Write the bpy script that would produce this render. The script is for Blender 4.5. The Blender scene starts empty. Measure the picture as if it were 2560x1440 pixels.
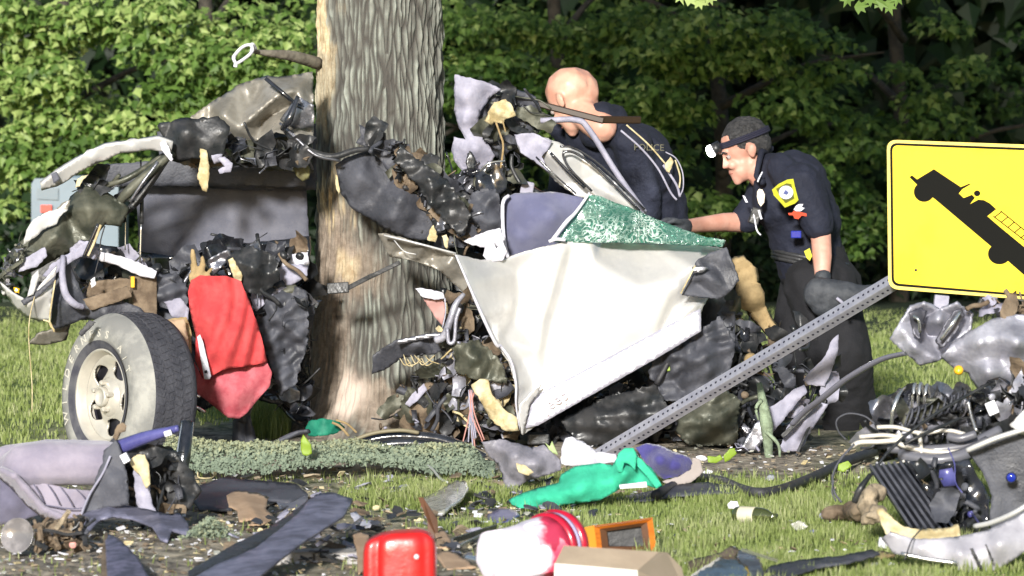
import bpy, bmesh, math, random
import numpy as np
from mathutils import Vector, Matrix, noise as mnoise
from mathutils.geometry import delaunay_2d_cdt

# ------------------------------------------------------------------ camera, sky, light, exposure
F = 12320.0            # focal length in photograph pixels
CH = 1.6               # camera height
PITCH = math.atan((720 - 234) / F)
sc = bpy.context.scene
col = sc.collection
cam_d = bpy.data.cameras.new('camera')
cam = bpy.data.objects.new('camera', cam_d); col.objects.link(cam)
cam.location = (0, 0, CH); cam.rotation_euler = (math.pi / 2 - PITCH, 0, 0)
cam_d.sensor_width = 36; cam_d.lens = F / 2560 * 36
cam_d.clip_start = 0.5; cam_d.clip_end = 2000
cam_d.dof.use_dof = True; cam_d.dof.focus_distance = 21.8; cam_d.dof.aperture_fstop = 6.3
sc.camera = cam
AZ, EL = math.radians(9), math.radians(16)     # light comes from front left
w = bpy.data.worlds.new('World'); sc.world = w; w.use_nodes = True
nt = w.node_tree; nt.nodes.clear()
sky = nt.nodes.new('ShaderNodeTexSky'); sky.sky_type = 'NISHITA'; sky.sun_disc = False
sky.sun_elevation = EL; sky.sun_rotation = math.pi + AZ
bg = nt.nodes.new('ShaderNodeBackground'); bg.inputs[1].default_value = 0.1
wo = nt.nodes.new('ShaderNodeOutputWorld')
nt.links.new(sky.outputs[0], bg.inputs[0]); nt.links.new(bg.outputs[0], wo.inputs[0])
sd = bpy.data.lights.new('sun', 'SUN'); sd.energy = 5.0; sd.angle = math.radians(5); sd.color = (1, .975, .93)
so = bpy.data.objects.new('sun', sd); col.objects.link(so)
so.rotation_euler = (math.pi / 2 - EL, 0, -AZ)
so.location = (-6, 0, 6)
vs = sc.view_settings; vs.view_transform = 'Standard'; vs.look = 'None'; vs.exposure = 0.45; vs.gamma = 1
vs.use_curve_mapping = False
sc.cycles.max_bounces = 6; sc.cycles.transparent_max_bounces = 12

# ------------------------------------------------------------------ helpers
cp, sp_ = math.cos(PITCH), math.sin(PITCH)
YSH = 0.
def P(px, py, Y):
    Y = Y + YSH
    dx = (px - 1280) / F; dz = (720 - py) / F
    ry = cp + dz * sp_; rz = -sp_ + dz * cp
    t = Y / ry
    return Vector((dx * t, Y, CH + rz * t))
def Pn(px, py, Y):
    Y = Y + YSH
    dx = (px - 1280) / F; dz = (720 - py) / F
    ry = cp + dz * sp_; rz = -sp_ + dz * cp
    t = Y / ry
    return np.stack([dx * t, Y + 0 * px, CH + rz * t], -1)
def YG(py):
    dz = (720 - py) / F
    return -CH / (-sp_ + dz * cp) * (cp + dz * sp_)
def G(px, py, z=0):
    dz = (720 - py) / F
    t = (z - CH) / (-sp_ + dz * cp)
    return Vector(((px - 1280) / F * t, t * (cp + dz * sp_), z))
def m_(px, Y): return px * Y / F

def hsh(ix, iy, iz, seed):
    n = (ix * 374761393 + iy * 668265263 + iz * 2147483647 + seed * 1274126177) & 0xffffffff
    n = ((n ^ (n >> 13)) * 1274126177) & 0xffffffff
    n = (n ^ (n >> 16)) & 0xffffffff
    n = (n * 2246822519) & 0xffffffff
    return ((n ^ (n >> 15)) & 0xffffff) / float(0xffffff)
def vnoise(p, seed=0):
    p = np.asarray(p, dtype=float)
    i = np.floor(p).astype(np.int64); f = p - i; f = f * f * (3 - 2 * f)
    r = 0
    for a in (0, 1):
        for b in (0, 1):
            for c in (0, 1):
                wt = (f[..., 0] if a else 1 - f[..., 0]) * (f[..., 1] if b else 1 - f[..., 1]) * (f[..., 2] if c else 1 - f[..., 2])
                r = r + wt * hsh(i[..., 0] + a, i[..., 1] + b, i[..., 2] + c, seed)
    return r * 2 - 1
def fbm(p, seed=0, o=3):
    r = 0; a = 1
    for k in range(o):
        r = r + a * vnoise(np.asarray(p) * (2 ** k), seed + k * 7); a *= .5
    return r

OFF = {}
def link(name, me, parent=None):
    o = bpy.data.objects.new(name, me); col.objects.link(o)
    if parent is not None: o.parent = parent
    return o
def tag(o, label=None, cat=None, group=None, kind=None):
    if label: o['label'] = label
    if cat: o['category'] = cat
    if group: o['group'] = group
    if kind: o['kind'] = kind
    return o
def thing(name, label, cat, loc, group=None, kind=None):
    o = bpy.data.objects.new(name, None); col.objects.link(o); o.location = loc
    o.empty_display_size = .1
    OFF[o.name] = Vector(loc)
    return tag(o, label, cat, group, kind)
def off(parent): return OFF.get(parent.name, Vector((0, 0, 0))) if parent is not None else Vector((0, 0, 0))
def make(name, verts, faces, mats, parent=None, smooth=True, mi=None, solid=0, bevel=0, kind=None, label=None):
    """world-space geometry -> one mesh object under its parent"""
    if parent is None:
        v = np.array([tuple(a) for a in verts]); base = Vector((float(v[:, 0].mean()), float(v[:, 1].mean()), float(v[:, 2].min())))
    else: base = off(parent)
    me = bpy.data.meshes.new(name)
    me.from_pydata([(a[0] - base[0], a[1] - base[1], a[2] - base[2]) for a in verts], [], [tuple(int(q) for q in f) for f in faces])
    if not isinstance(mats, (list, tuple)): mats = [mats]
    for m in mats: me.materials.append(m)
    if mi is not None: me.polygons.foreach_set('material_index', mi)
    me.polygons.foreach_set('use_smooth', [smooth] * len(me.polygons))
    me.update()
    o = link(name, me, parent)
    if parent is None: o.location = base
    OFF[o.name] = base
    if solid:
        md = o.modifiers.new('solid', 'SOLIDIFY'); md.thickness = solid; md.offset = 0
    if bevel:
        md = o.modifiers.new('bevel', 'BEVEL'); md.width = bevel; md.segments = 2
    if kind: o['kind'] = kind
    if label: o['label'] = label
    return o
def make_np(name, V, Fc, mats, parent=None, smooth=False, attr=None, mi=None):
    me = bpy.data.meshes.new(name)
    base = np.array(off(parent)) if parent is not None else np.zeros(3)
    V = np.asarray(V, dtype=np.float32) - base.astype(np.float32)
    n, k = Fc.shape
    me.vertices.add(len(V)); me.vertices.foreach_set('co', V.ravel())
    me.loops.add(n * k); me.loops.foreach_set('vertex_index', Fc.astype(np.int32).ravel())
    me.polygons.add(n); me.polygons.foreach_set('loop_start', np.arange(0, n * k, k, dtype=np.int32))
    try: me.polygons.foreach_set('loop_total', np.full(n, k, dtype=np.int32))
    except Exception: pass
    if not isinstance(mats, (list, tuple)): mats = [mats]
    for m in mats: me.materials.append(m)
    if mi is not None: me.polygons.foreach_set('material_index', mi.astype(np.int32))
    me.polygons.foreach_set('use_smooth', np.full(n, smooth, dtype=bool))
    if attr:
        for an, av in attr.items():
            av = np.asarray(av, dtype=np.float32)
            if av.ndim == 1:
                me.attributes.new(an, 'FLOAT', 'POINT').data.foreach_set('value', av)
            else:
                me.attributes.new(an, 'FLOAT_COLOR', 'POINT').data.foreach_set('color', av.ravel())
    me.update(calc_edges=True); me.validate()
    o = link(name, me, parent); OFF[o.name] = Vector(base.tolist())
    return o

# ------------------------------------------------------------------ materials
MATS = {}
def mat(name, c, rough=.6, metal=0., c2=None, scale=8., bump=0., bscale=60., spec=.5, coat=0, trans=0, lo=.4, hi=.6, stretch=None, sheen=0, rvar=0):
    if name in MATS: return MATS[name]
    m = bpy.data.materials.new(name); m.use_nodes = True; MATS[name] = m
    n = m.node_tree.nodes; L = m.node_tree.links; b = n['Principled BSDF']
    b.inputs['Base Color'].default_value = (*c, 1); b.inputs['Roughness'].default_value = rough
    b.inputs['Metallic'].default_value = metal; b.inputs['Specular IOR Level'].default_value = spec
    if coat: b.inputs['Coat Weight'].default_value = coat; b.inputs['Coat Roughness'].default_value = .12
    if sheen: b.inputs['Sheen Weight'].default_value = sheen
    tc = n.new('ShaderNodeTexCoord'); src = tc.outputs['Object']
    if stretch:
        mp = n.new('ShaderNodeMapping'); mp.inputs['Scale'].default_value = stretch
        L.new(src, mp.inputs[0]); src = mp.outputs[0]
    if c2 is not None:
        t = n.new('ShaderNodeTexNoise'); t.inputs['Scale'].default_value = scale; t.inputs['Detail'].default_value = 7; t.inputs['Roughness'].default_value = .62
        r = n.new('ShaderNodeValToRGB'); r.color_ramp.elements[0].position = lo; r.color_ramp.elements[1].position = hi
        r.color_ramp.elements[0].color = (*c, 1); r.color_ramp.elements[1].color = (*c2, 1)
        L.new(src, t.inputs['Vector']); L.new(t.outputs[0], r.inputs[0]); L.new(r.outputs[0], b.inputs['Base Color'])
        if rvar:
            mr = n.new('ShaderNodeMapRange'); mr.inputs[3].default_value = max(.05, rough - rvar); mr.inputs[4].default_value = min(1, rough + rvar)
            mr.inputs[1].default_value = .35; mr.inputs[2].default_value = .65
            L.new(t.outputs[0], mr.inputs[0]); L.new(mr.outputs[0], b.inputs['Roughness'])
    if bump:
        t2 = n.new('ShaderNodeTexNoise'); t2.inputs['Scale'].default_value = bscale; t2.inputs['Detail'].default_value = 5
        bp = n.new('ShaderNodeBump'); bp.inputs['Strength'].default_value = bump; bp.inputs['Distance'].default_value = .01
        L.new(src, t2.inputs['Vector']); L.new(t2.outputs[0], bp.inputs['Height']); L.new(bp.outputs[0], b.inputs['Normal'])
    if trans:
        tr = n.new('ShaderNodeBsdfTranslucent'); mx = n.new('ShaderNodeMixShader'); mx.inputs[0].default_value = trans
        if c2 is not None: L.new(r.outputs[0], tr.inputs[0])
        else: tr.inputs[0].default_value = (*c, 1)
        L.new(b.outputs[0], mx.inputs[1]); L.new(tr.outputs[0], mx.inputs[2]); L.new(mx.outputs[0], n['Material Output'].inputs[0])
    return m
silver = mat('silver_paint', (.56, .55, .53), .36, .2, (.49, .485, .48), 5, .05, 14, coat=.4, rvar=.08)
silver_dirty = mat('scraped_silver_paint', (.34, .32, .28), .42, .35, (.2, .185, .155), 7, .25, 30, rvar=.15)
bare = mat('bare_metal', (.42, .42, .46), .34, .85, (.2, .2, .22), 14, .3, 40, rvar=.15)
vgrey = mat('violet_grey_plastic', (.20, .20, .28), .5, 0, (.10, .10, .14), 9, .3, 60, rvar=.15)
alum = mat('cast_aluminium', (.46, .46, .52), .5, .4, (.26, .26, .31), 6, .3, 70)
chrome = mat('bright_tube_metal', (.74, .73, .7), .22, .9)
black = mat('black_plastic', (.018, .02, .022), .42, 0, (.04, .04, .042), 12, .3, 50, rvar=.15)
blackg = mat('glossy_black_plastic', (.012, .013, .016), .16, 0, (.03, .032, .04), 8, .3, 18, spec=.7, coat=.5)
rubber = mat('black_rubber', (.025, .025, .03), .6, 0, (.05, .05, .055), 20, .2, 80)
olive = mat('grimy_olive_metal', (.055, .06, .045), .5, .3, (.12, .12, .09), 9, .5, 30, rvar=.2)
greyp = mat('grey_interior_trim', (.085, .088, .115), .75, 0, (.12, .122, .15), 9, .25, 200)
greyd = mat('charcoal_trim', (.04, .042, .052), .6, 0, (.075, .078, .095), 7, .3, 90, rvar=.15)
lilac = mat('pale_grey_fabric_trim', (.36, .35, .43), .8, 0, (.24, .235, .3), 10, .3, 90)
seatm = mat('grey_seat_cloth', (.30, .27, .33), .92, 0, (.22, .20, .26), 6, .3, 260, sheen=.3)
seatd = mat('dark_grey_seat_cloth', (.09, .085, .13), .9, 0, (.13, .125, .18), 8, .3, 260, sheen=.2)
blueseat = mat('blue_grey_seat_cloth', (.10, .105, .19), .9, 0, (.14, .145, .23), 7, .25, 260, sheen=.3)
whitec = mat('white_fabric', (.66, .65, .7), .85, 0, (.5, .49, .56), 18, .3, 60)
cream = mat('cream_foam', (.62, .54, .34), .85, 0, (.38, .3, .15), 14, .6, 40)
tan = mat('tan_canvas', (.36, .26, .13), .9, 0, (.24, .17, .08), 10, .4, 90)
brown = mat('brown_dirt_metal', (.10, .07, .045), .85, 0, (.2, .15, .1), 11, .7, 40)
rust = mat('rusty_steel', (.14, .065, .03), .85, .2, (.07, .045, .03), 16, .6, 50)
kraft = mat('brown_kraft_paper', (.45, .31, .2), .85, 0, (.36, .24, .15), 9, .3, 30)
redc = mat('red_cloth', (.70, .085, .085), .9, 0, (.56, .05, .055), 12, .35, 220, trans=.15)
pinkc = mat('pink_red_cloth_lining', (.66, .18, .21), .85, 0, (.55, .10, .13), 16, .3, 120, trans=.3)
redp = mat('red_plastic', (.70, .02, .018), .38, 0, (.5, .012, .012), 9, .25, 26, coat=.3, rvar=.15)
redd = mat('dark_red_plastic', (.42, .008, .03), .3, 0, coat=.4)
green = mat('green_cotton', (.04, .46, .28), .9, 0, (.025, .36, .215), 12, .35, 200)
greend = mat('dark_green_cloth', (.0, .13, .08), .7, 0, (.01, .2, .12), 12, .3, 50)
navyc = mat('blue_violet_cotton', (.055, .05, .21), .9, 0, (.035, .03, .14), 9, .3, 120, sheen=.3)
uniform = mat('navy_uniform_cloth', (.006, .008, .02), .85, 0, (.011, .014, .03), 9, .5, 60)
trouser = mat('black_trouser_cloth', (.006, .006, .008), .9, 0, (.011, .011, .014), 9, .3, 120)
skin = mat('skin', (.62, .34, .26), .5, 0, (.56, .28, .21), 14, .08, 90)
skin2 = mat('ruddy_skin', (.66, .38, .28), .45, 0, (.58, .29, .21), 9, .06, 90)
hairm = mat('short_grey_hair', (.018, .018, .02), .85, 0, (.055, .054, .056), 60, .6, 150)
glove = mat('charcoal_glove', (.03, .034, .042), .7, 0, (.055, .06, .07), 15, .4, 60)
yellow = mat('yellow_sign_sheeting', (.84, .60, .0), .5, 0, (.74, .50, 0.01), 3.5, .06, 200, lo=.35, hi=.75, rvar=.1)
yellowb = mat('weathered_sign_edge', (.86, .66, .12), .45, 0, (.74, .55, .12), 9)
signblack = mat('black_sign_print', (.008, .008, .007), .9, spec=.15)
galv = mat('galvanised_steel', (.5, .5, .56), .42, .6, (.4, .4, .47), 26, .12, 60)
holem = mat('hole_shade', (.015, .015, .03), .8)  # dark colour standing in for the shade inside holes
orange = mat('orange_varnished_wood', (.55, .16, .015), .4, 0, (.42, .11, .01), 6, .1, 40, stretch=(1, 1, 6))
woodd = mat('dark_stained_wood', (.11, .045, .018), .5, 0, (.07, .03, .012), 8, .1, 40)
card = mat('beige_cardboard', (.42, .33, .235), .85, 0, (.36, .28, .2), 5, .12, 60)
cardlight = mat('pale_box_side', (.62, .6, .56), .7, 0, (.55, .53, .5), 5)
paperw = mat('white_paper', (.72, .71, .74), .7, 0, (.6, .6, .64), 20, .2, 30)
patchy = mat('yellow_patch_thread', (.62, .6, .03), .7, 0, (.5, .48, .03), 60)
whitep = mat('white_patch_thread', (.7, .7, .78), .6)
redt = mat('red_orange_thread', (.6, .07, .03), .7)
blueg = mat('blue_reflector', (.015, .03, .3), .15, 0, coat=1)
amber = mat('amber_lens', (.75, .42, .02), .15, 0, coat=1)
moss = mat('lichen_bark', (.26, .33, .22), .9, 0, (.16, .2, .13), 30, .7, 80)
limef = mat('yellow_green_leaf', (.30, .44, .04), .5, 0, (.24, .36, .03), 10, trans=.3)
palef = mat('pale_green_leaf', (.45, .55, .25), .5, 0, trans=.3)
stone = mat('concrete_kerb', (.45, .43, .42), .85, 0, (.36, .34, .32), 20, .4, 60)
darkwire = mat('wire_insulation', (.02, .02, .024), .35)
redwire = mat('reddish_wire', (.42, .2, .17), .5)
tread = mat('dusty_tyre_tread', (.035, .036, .046), .8, 0, (.055, .056, .068), 14, .5, 70)
sidewall = mat('dusty_tyre_sidewall', (.34, .335, .305), .85, 0, (.2, .2, .19), 7, .25, 60)
sidedark = mat('tyre_bead_rubber', (.045, .045, .06), .7, 0, (.09, .09, .1), 10, .2, 60)
letterm = mat('tyre_lettering', (.56, .54, .47), .8, 0, (.48, .46, .4), 30)
rimm = mat('alloy_rim_paint', (.58, .55, .48), .4, .35, (.48, .455, .4), 8, .1, 40)
rimd = mat('shaded_brake_metal', (.045, .045, .06), .45, .5, (.09, .09, .11), 9)
lampoff = mat('grey_lens_glass', (.3, .28, .28), .15, 0, (.16, .15, .15), 14, .2, 30, coat=.8)
ltblue = mat('pale_blue_painted_panel', (.11, .165, .21), .4, 0, (.09, .14, .18), 5, coat=.3)
redlens = mat('red_lens', (.6, .04, .02), .3)
sandm = mat('crushed_dirt', (.36, .29, .2), .95, 0, (.2, .16, .11), 22, .8, 60)
bottleg = mat('green_brown_bottle_glass', (.05, .06, .02), .12, 0, coat=1)
clearp = mat('crushed_clear_plastic', (.5, .5, .44), .18, 0, (.25, .25, .2), 26, .6, 30, coat=.8)
bluep = mat('violet_blue_plastic', (.10, .10, .28), .3, 0, (.06, .06, .2), 10, coat=.3)

def glass_mat():
    m = bpy.data.materials.new('shattered_green_glass'); m.use_nodes = True
    n = m.node_tree.nodes; L = m.node_tree.links; b = n['Principled BSDF']
    tc = n.new('ShaderNodeTexCoord')
    nz = n.new('ShaderNodeTexNoise'); nz.inputs['Scale'].default_value = 9; nz.inputs['Detail'].default_value = 3
    mxv = n.new('ShaderNodeMix'); mxv.data_type = 'RGBA'; mxv.inputs[0].default_value = .22
    L.new(tc.outputs['Object'], nz.inputs['Vector']); L.new(tc.outputs['Object'], mxv.inputs[6]); L.new(nz.outputs[1], mxv.inputs[7])
    def vor(s, lo, hi):
        v = n.new('ShaderNodeTexVoronoi'); v.feature = 'DISTANCE_TO_EDGE'; v.inputs['Scale'].default_value = s
        L.new(mxv.outputs[2], v.inputs['Vector'])
        r = n.new('ShaderNodeMapRange'); r.inputs[1].default_value = lo; r.inputs[2].default_value = hi; r.inputs[3].default_value = 1; r.inputs[4].default_value = 0
        L.new(v.outputs[0], r.inputs[0]); return r
    a = vor(42, .01, .17); c = vor(17, .0, .04)
    ad = n.new('ShaderNodeMath'); ad.operation = 'MAXIMUM'; L.new(a.outputs[0], ad.inputs[0]); L.new(c.outputs[0], ad.inputs[1])
    nb = n.new('ShaderNodeTexNoise'); nb.inputs['Scale'].default_value = 6; nb.inputs['Detail'].default_value = 4
    L.new(tc.outputs['Object'], nb.inputs['Vector'])
    rb = n.new('ShaderNodeMapRange'); rb.inputs[1].default_value = .38; rb.inputs[2].default_value = .62; rb.inputs[3].default_value = .12; rb.inputs[4].default_value = 1
    L.new(nb.outputs[0], rb.inputs[0])
    mu = n.new('ShaderNodeMath'); mu.operation = 'MULTIPLY'; L.new(ad.outputs[0], mu.inputs[0]); L.new(rb.outputs[0], mu.inputs[1])
    cr = n.new('ShaderNodeMix'); cr.data_type = 'RGBA'; cr.inputs[6].default_value = (.07, .2, .16, 1); cr.inputs[7].default_value = (.66, .82, .74, 1)
    L.new(mu.outputs[0], cr.inputs[0]); L.new(cr.outputs[2], b.inputs['Base Color'])
    b.inputs['Roughness'].default_value = .12; b.inputs['Coat Weight'].default_value = .6
    bp = n.new('ShaderNodeBump'); bp.inputs['Strength'].default_value = .8; bp.inputs['Distance'].default_value = .006
    L.new(mu.outputs[0], bp.inputs['Height']); L.new(bp.outputs[0], b.inputs['Normal'])
    tr = n.new('ShaderNodeBsdfTransparent'); tr.inputs[0].default_value = (.45, .78, .66, 1)
    mx = n.new('ShaderNodeMixShader'); ar = n.new('ShaderNodeMapRange'); ar.inputs[3].default_value = .42; ar.inputs[4].default_value = .95
    L.new(mu.outputs[0], ar.inputs[0]); L.new(ar.outputs[0], mx.inputs[0]); L.new(tr.outputs[0], mx.inputs[1]); L.new(b.outputs[0], mx.inputs[2])
    L.new(mx.outputs[0], n['Material Output'].inputs[0]); return m
glassm = glass_mat()
lampm = bpy.data.materials.new('lit_headlamp'); lampm.use_nodes = True
_b = lampm.node_tree.nodes['Principled BSDF']; _b.inputs['Emission Color'].default_value = (1, .98, .92, 1); _b.inputs['Emission Strength'].default_value = 30

def attr_leaf_mat(name, ca, cb, cc, trans=.3, rough=.5, spec=.3):
    m = bpy.data.materials.new(name); m.use_nodes = True
    n = m.node_tree.nodes; L = m.node_tree.links; b = n['Principled BSDF']
    at = n.new('ShaderNodeAttribute'); at.attribute_name = 'v'
    r = n.new('ShaderNodeValToRGB'); e = r.color_ramp.elements
    e[0].color = (*ca, 1); e[1].color = (*cc, 1); k = e.new(.55); k.color = (*cb, 1)
    L.new(at.outputs['Fac'], r.inputs[0]); L.new(r.outputs[0], b.inputs['Base Color'])
    b.inputs['Roughness'].default_value = rough; b.inputs['Specular IOR Level'].default_value = spec
    tr = n.new('ShaderNodeBsdfTranslucent'); L.new(r.outputs[0], tr.inputs[0])
    mx = n.new('ShaderNodeMixShader'); mx.inputs[0].default_value = trans
    L.new(b.outputs[0], mx.inputs[1]); L.new(tr.outputs[0], mx.inputs[2]); L.new(mx.outputs[0], n['Material Output'].inputs[0])
    return m
leafm = attr_leaf_mat('maple_foliage', (.035, .08, .014), (.13, .225, .045), (.40, .50, .17), .35, .5, .3)
leafdark = attr_leaf_mat('deep_wood_foliage', (.006, .016, .005), (.012, .03, .008), (.02, .045, .014))  # near-black leaf colour stands in for unlit depth under and behind the maples
grassm = attr_leaf_mat('lawn_grass', (.15, .20, .045), (.26, .32, .10), (.44, .46, .24), .3, .6)
sedum = attr_leaf_mat('grey_green_ground_cover', (.15, .19, .14), (.23, .28, .2), (.36, .37, .22), .2, .7)

# ------------------------------------------------------------------ geometry tools
def inpoly(pts, poly):
    x, y = pts[:, 0], pts[:, 1]; n = len(poly); r = np.zeros(len(pts), bool); j = n - 1
    for i in range(n):
        xi, yi = poly[i]; xj, yj = poly[j]
        c = ((yi > y) != (yj > y)) & (x < (xj - xi) * (y - yi) / ((yj - yi) if yj != yi else 1e-9) + xi)
        r ^= c; j = i
    return r
def edgedist(pts, poly):
    d = np.full(len(pts), 1e9); n = len(poly)
    for i in range(n):
        a = np.array(poly[i], float); b = np.array(poly[(i + 1) % n], float); ab = b - a
        t = np.clip(((pts - a) @ ab) / max(1e-9, ab @ ab), 0, 1)
        d = np.minimum(d, np.linalg.norm(pts - (a + t[:, None] * ab), axis=1))
    return d
def tps(ctrl, val, q):
    n = len(ctrl); K = np.linalg.norm(ctrl[:, None] - ctrl[None], axis=2)
    A = np.zeros((n + 3, n + 3)); A[:n, :n] = K + np.eye(n) * 1e-3; A[:n, n] = 1; A[:n, n + 1:] = ctrl; A[n, :n] = 1; A[n + 1:, :n] = ctrl.T
    s = np.linalg.lstsq(A, np.concatenate([val, np.zeros(3)]), rcond=None)[0]
    return np.linalg.norm(q[:, None] - ctrl[None], axis=2) @ s[:n] + s[n] + q @ s[n + 1:]
def facet(ctrl, val, outline_n, q):
    vs2 = [Vector(c) for c in ctrl.tolist()]
    r = delaunay_2d_cdt(vs2, [], [list(range(outline_n))], 1, 1e-4)
    V2 = np.array([tuple(v) for v in r[0]]); val2 = np.zeros(len(V2))
    for i, v in enumerate(V2): val2[i] = val[np.argmin(np.linalg.norm(ctrl - v, axis=1))]
    out = np.full(len(q), np.nan)
    for f in r[2]:
        a, b, c = V2[f[0]], V2[f[1]], V2[f[2]]
        D = (b[0] - a[0]) * (c[1] - a[1]) - (c[0] - a[0]) * (b[1] - a[1])
        if abs(D) < 1e-9: continue
        u = ((q[:, 0] - a[0]) * (c[1] - a[1]) - (c[0] - a[0]) * (q[:, 1] - a[1])) / D
        v = ((b[0] - a[0]) * (q[:, 1] - a[1]) - (q[:, 0] - a[0]) * (b[1] - a[1])) / D
        k = (u >= -.01) & (v >= -.01) & (u + v <= 1.01)
        out[k] = (val2[f[0]] * (1 - u - v) + val2[f[1]] * u + val2[f[2]] * v)[k]
    bad = np.isnan(out)
    if bad.any(): out[bad] = tps(ctrl, val, q[bad])
    return out
def sheet_geo(outline, Y, inner=(), step=9, amp=.01, nsc=9, folds=0, seed=1, jag=1.5, mode='facet', crumple=0, relax=0, lie=0):
    """sheet of material from an outline; third number of a point = distance offset in metres"""
    rng = random.Random(seed); nr = np.random.RandomState(seed)
    o2 = [(p[0], p[1]) for p in outline]; ov = [p[2] if len(p) > 2 else 0. for p in outline]
    ctrl = np.array(o2 + [(p[0], p[1]) for p in inner], float); val = np.array(ov + [p[2] for p in inner], float)
    bd = []
    for i in range(len(o2)):
        a, b = o2[i], o2[(i + 1) % len(o2)]; l = math.dist(a, b); k = max(1, int(l / step))
        for t in range(k):
            j = 0 if t == 0 else jag
            bd.append((a[0] + (b[0] - a[0]) * t / k + rng.uniform(-j, j), a[1] + (b[1] - a[1]) * t / k + rng.uniform(-j, j)))
    bd = np.array(bd)
    x0, y0 = bd.min(0); x1, y1 = bd.max(0)
    gx, gy = np.meshgrid(np.arange(x0, x1, step), np.arange(y0, y1, step * .87))
    gx = gx + (np.arange(gx.shape[0]) % 2)[:, None] * step * .5
    g = np.stack([gx.ravel(), gy.ravel()], 1) + nr.uniform(-.12, .12, (gx.size, 2)) * step
    if len(g):
        g = g[inpoly(g, bd)]
        if len(g): g = g[edgedist(g, bd) > step * .45]
    allp = np.concatenate([bd, g]) if len(g) else bd
    r = delaunay_2d_cdt([Vector(p) for p in allp.tolist()], [], [list(range(len(bd)))], 1, 1e-5)
    V2 = np.array([tuple(v) for v in r[0]])
    d = tps(ctrl, val, V2) if mode == 'tps' else facet(ctrl, val, len(o2), V2)
    if relax:
        ed = np.array([(f[i], f[(i + 1) % 3]) for f in r[2] for i in range(3)]); dg = np.zeros(len(V2)); np.add.at(dg, ed[:, 0], 1); np.add.at(dg, ed[:, 1], 1)
        for _ in range(relax):
            a = np.zeros(len(V2)); np.add.at(a, ed[:, 0], d[ed[:, 1]]); np.add.at(a, ed[:, 1], d[ed[:, 0]]); d = d * .3 + .7 * a / np.maximum(dg, 1)
    if lie:
        ym = max(p[1] for p in outline); yg = lambda v: CH * F / (v - 234.); d = d + lie * (yg(V2[:, 1]) - yg(ym))
    s = Y / F
    q = V2 * s
    q3 = np.stack([q[:, 0], q[:, 1], np.full(len(q), seed * 3.7)], 1)
    d = d + amp * fbm(q3 * nsc, seed)
    if crumple:
        for k in range(5):
            a = nr.uniform(0, math.pi); fr = nsc * nr.uniform(.5, 1.6)
            ph = (q[:, 0] * math.cos(a) + q[:, 1] * math.sin(a)) * fr + .5 * vnoise(q3 * nsc * .4, seed + k) + nr.uniform(0, 9)
            d = d + crumple * (np.abs((ph % 1) - .5) - .25) * (1.4 - k * .2)
    if folds:
        a, fr, am = folds
        ph = (q[:, 0] * math.cos(a) + q[:, 1] * math.sin(a)) * fr + 1.1 * vnoise(q3 * 3, seed + 5)
        d = d + am * np.sin(ph * 6.283) * (.6 + .4 * vnoise(q3 * 4, seed + 9))
    Yv = Y + d
    V = Pn(V2[:, 0], V2[:, 1], Yv)
    V[:, 2] = np.maximum(V[:, 2], .004)
    return V, [list(f) for f in r[2]]
def sheet(name, m, parent, outline, Y, thick=.003, smooth=True, label=None, **k):
    V, Fc = sheet_geo(outline, Y, **k)
    return make(name, V.tolist(), Fc, m, parent, smooth, solid=thick, label=label)

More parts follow.
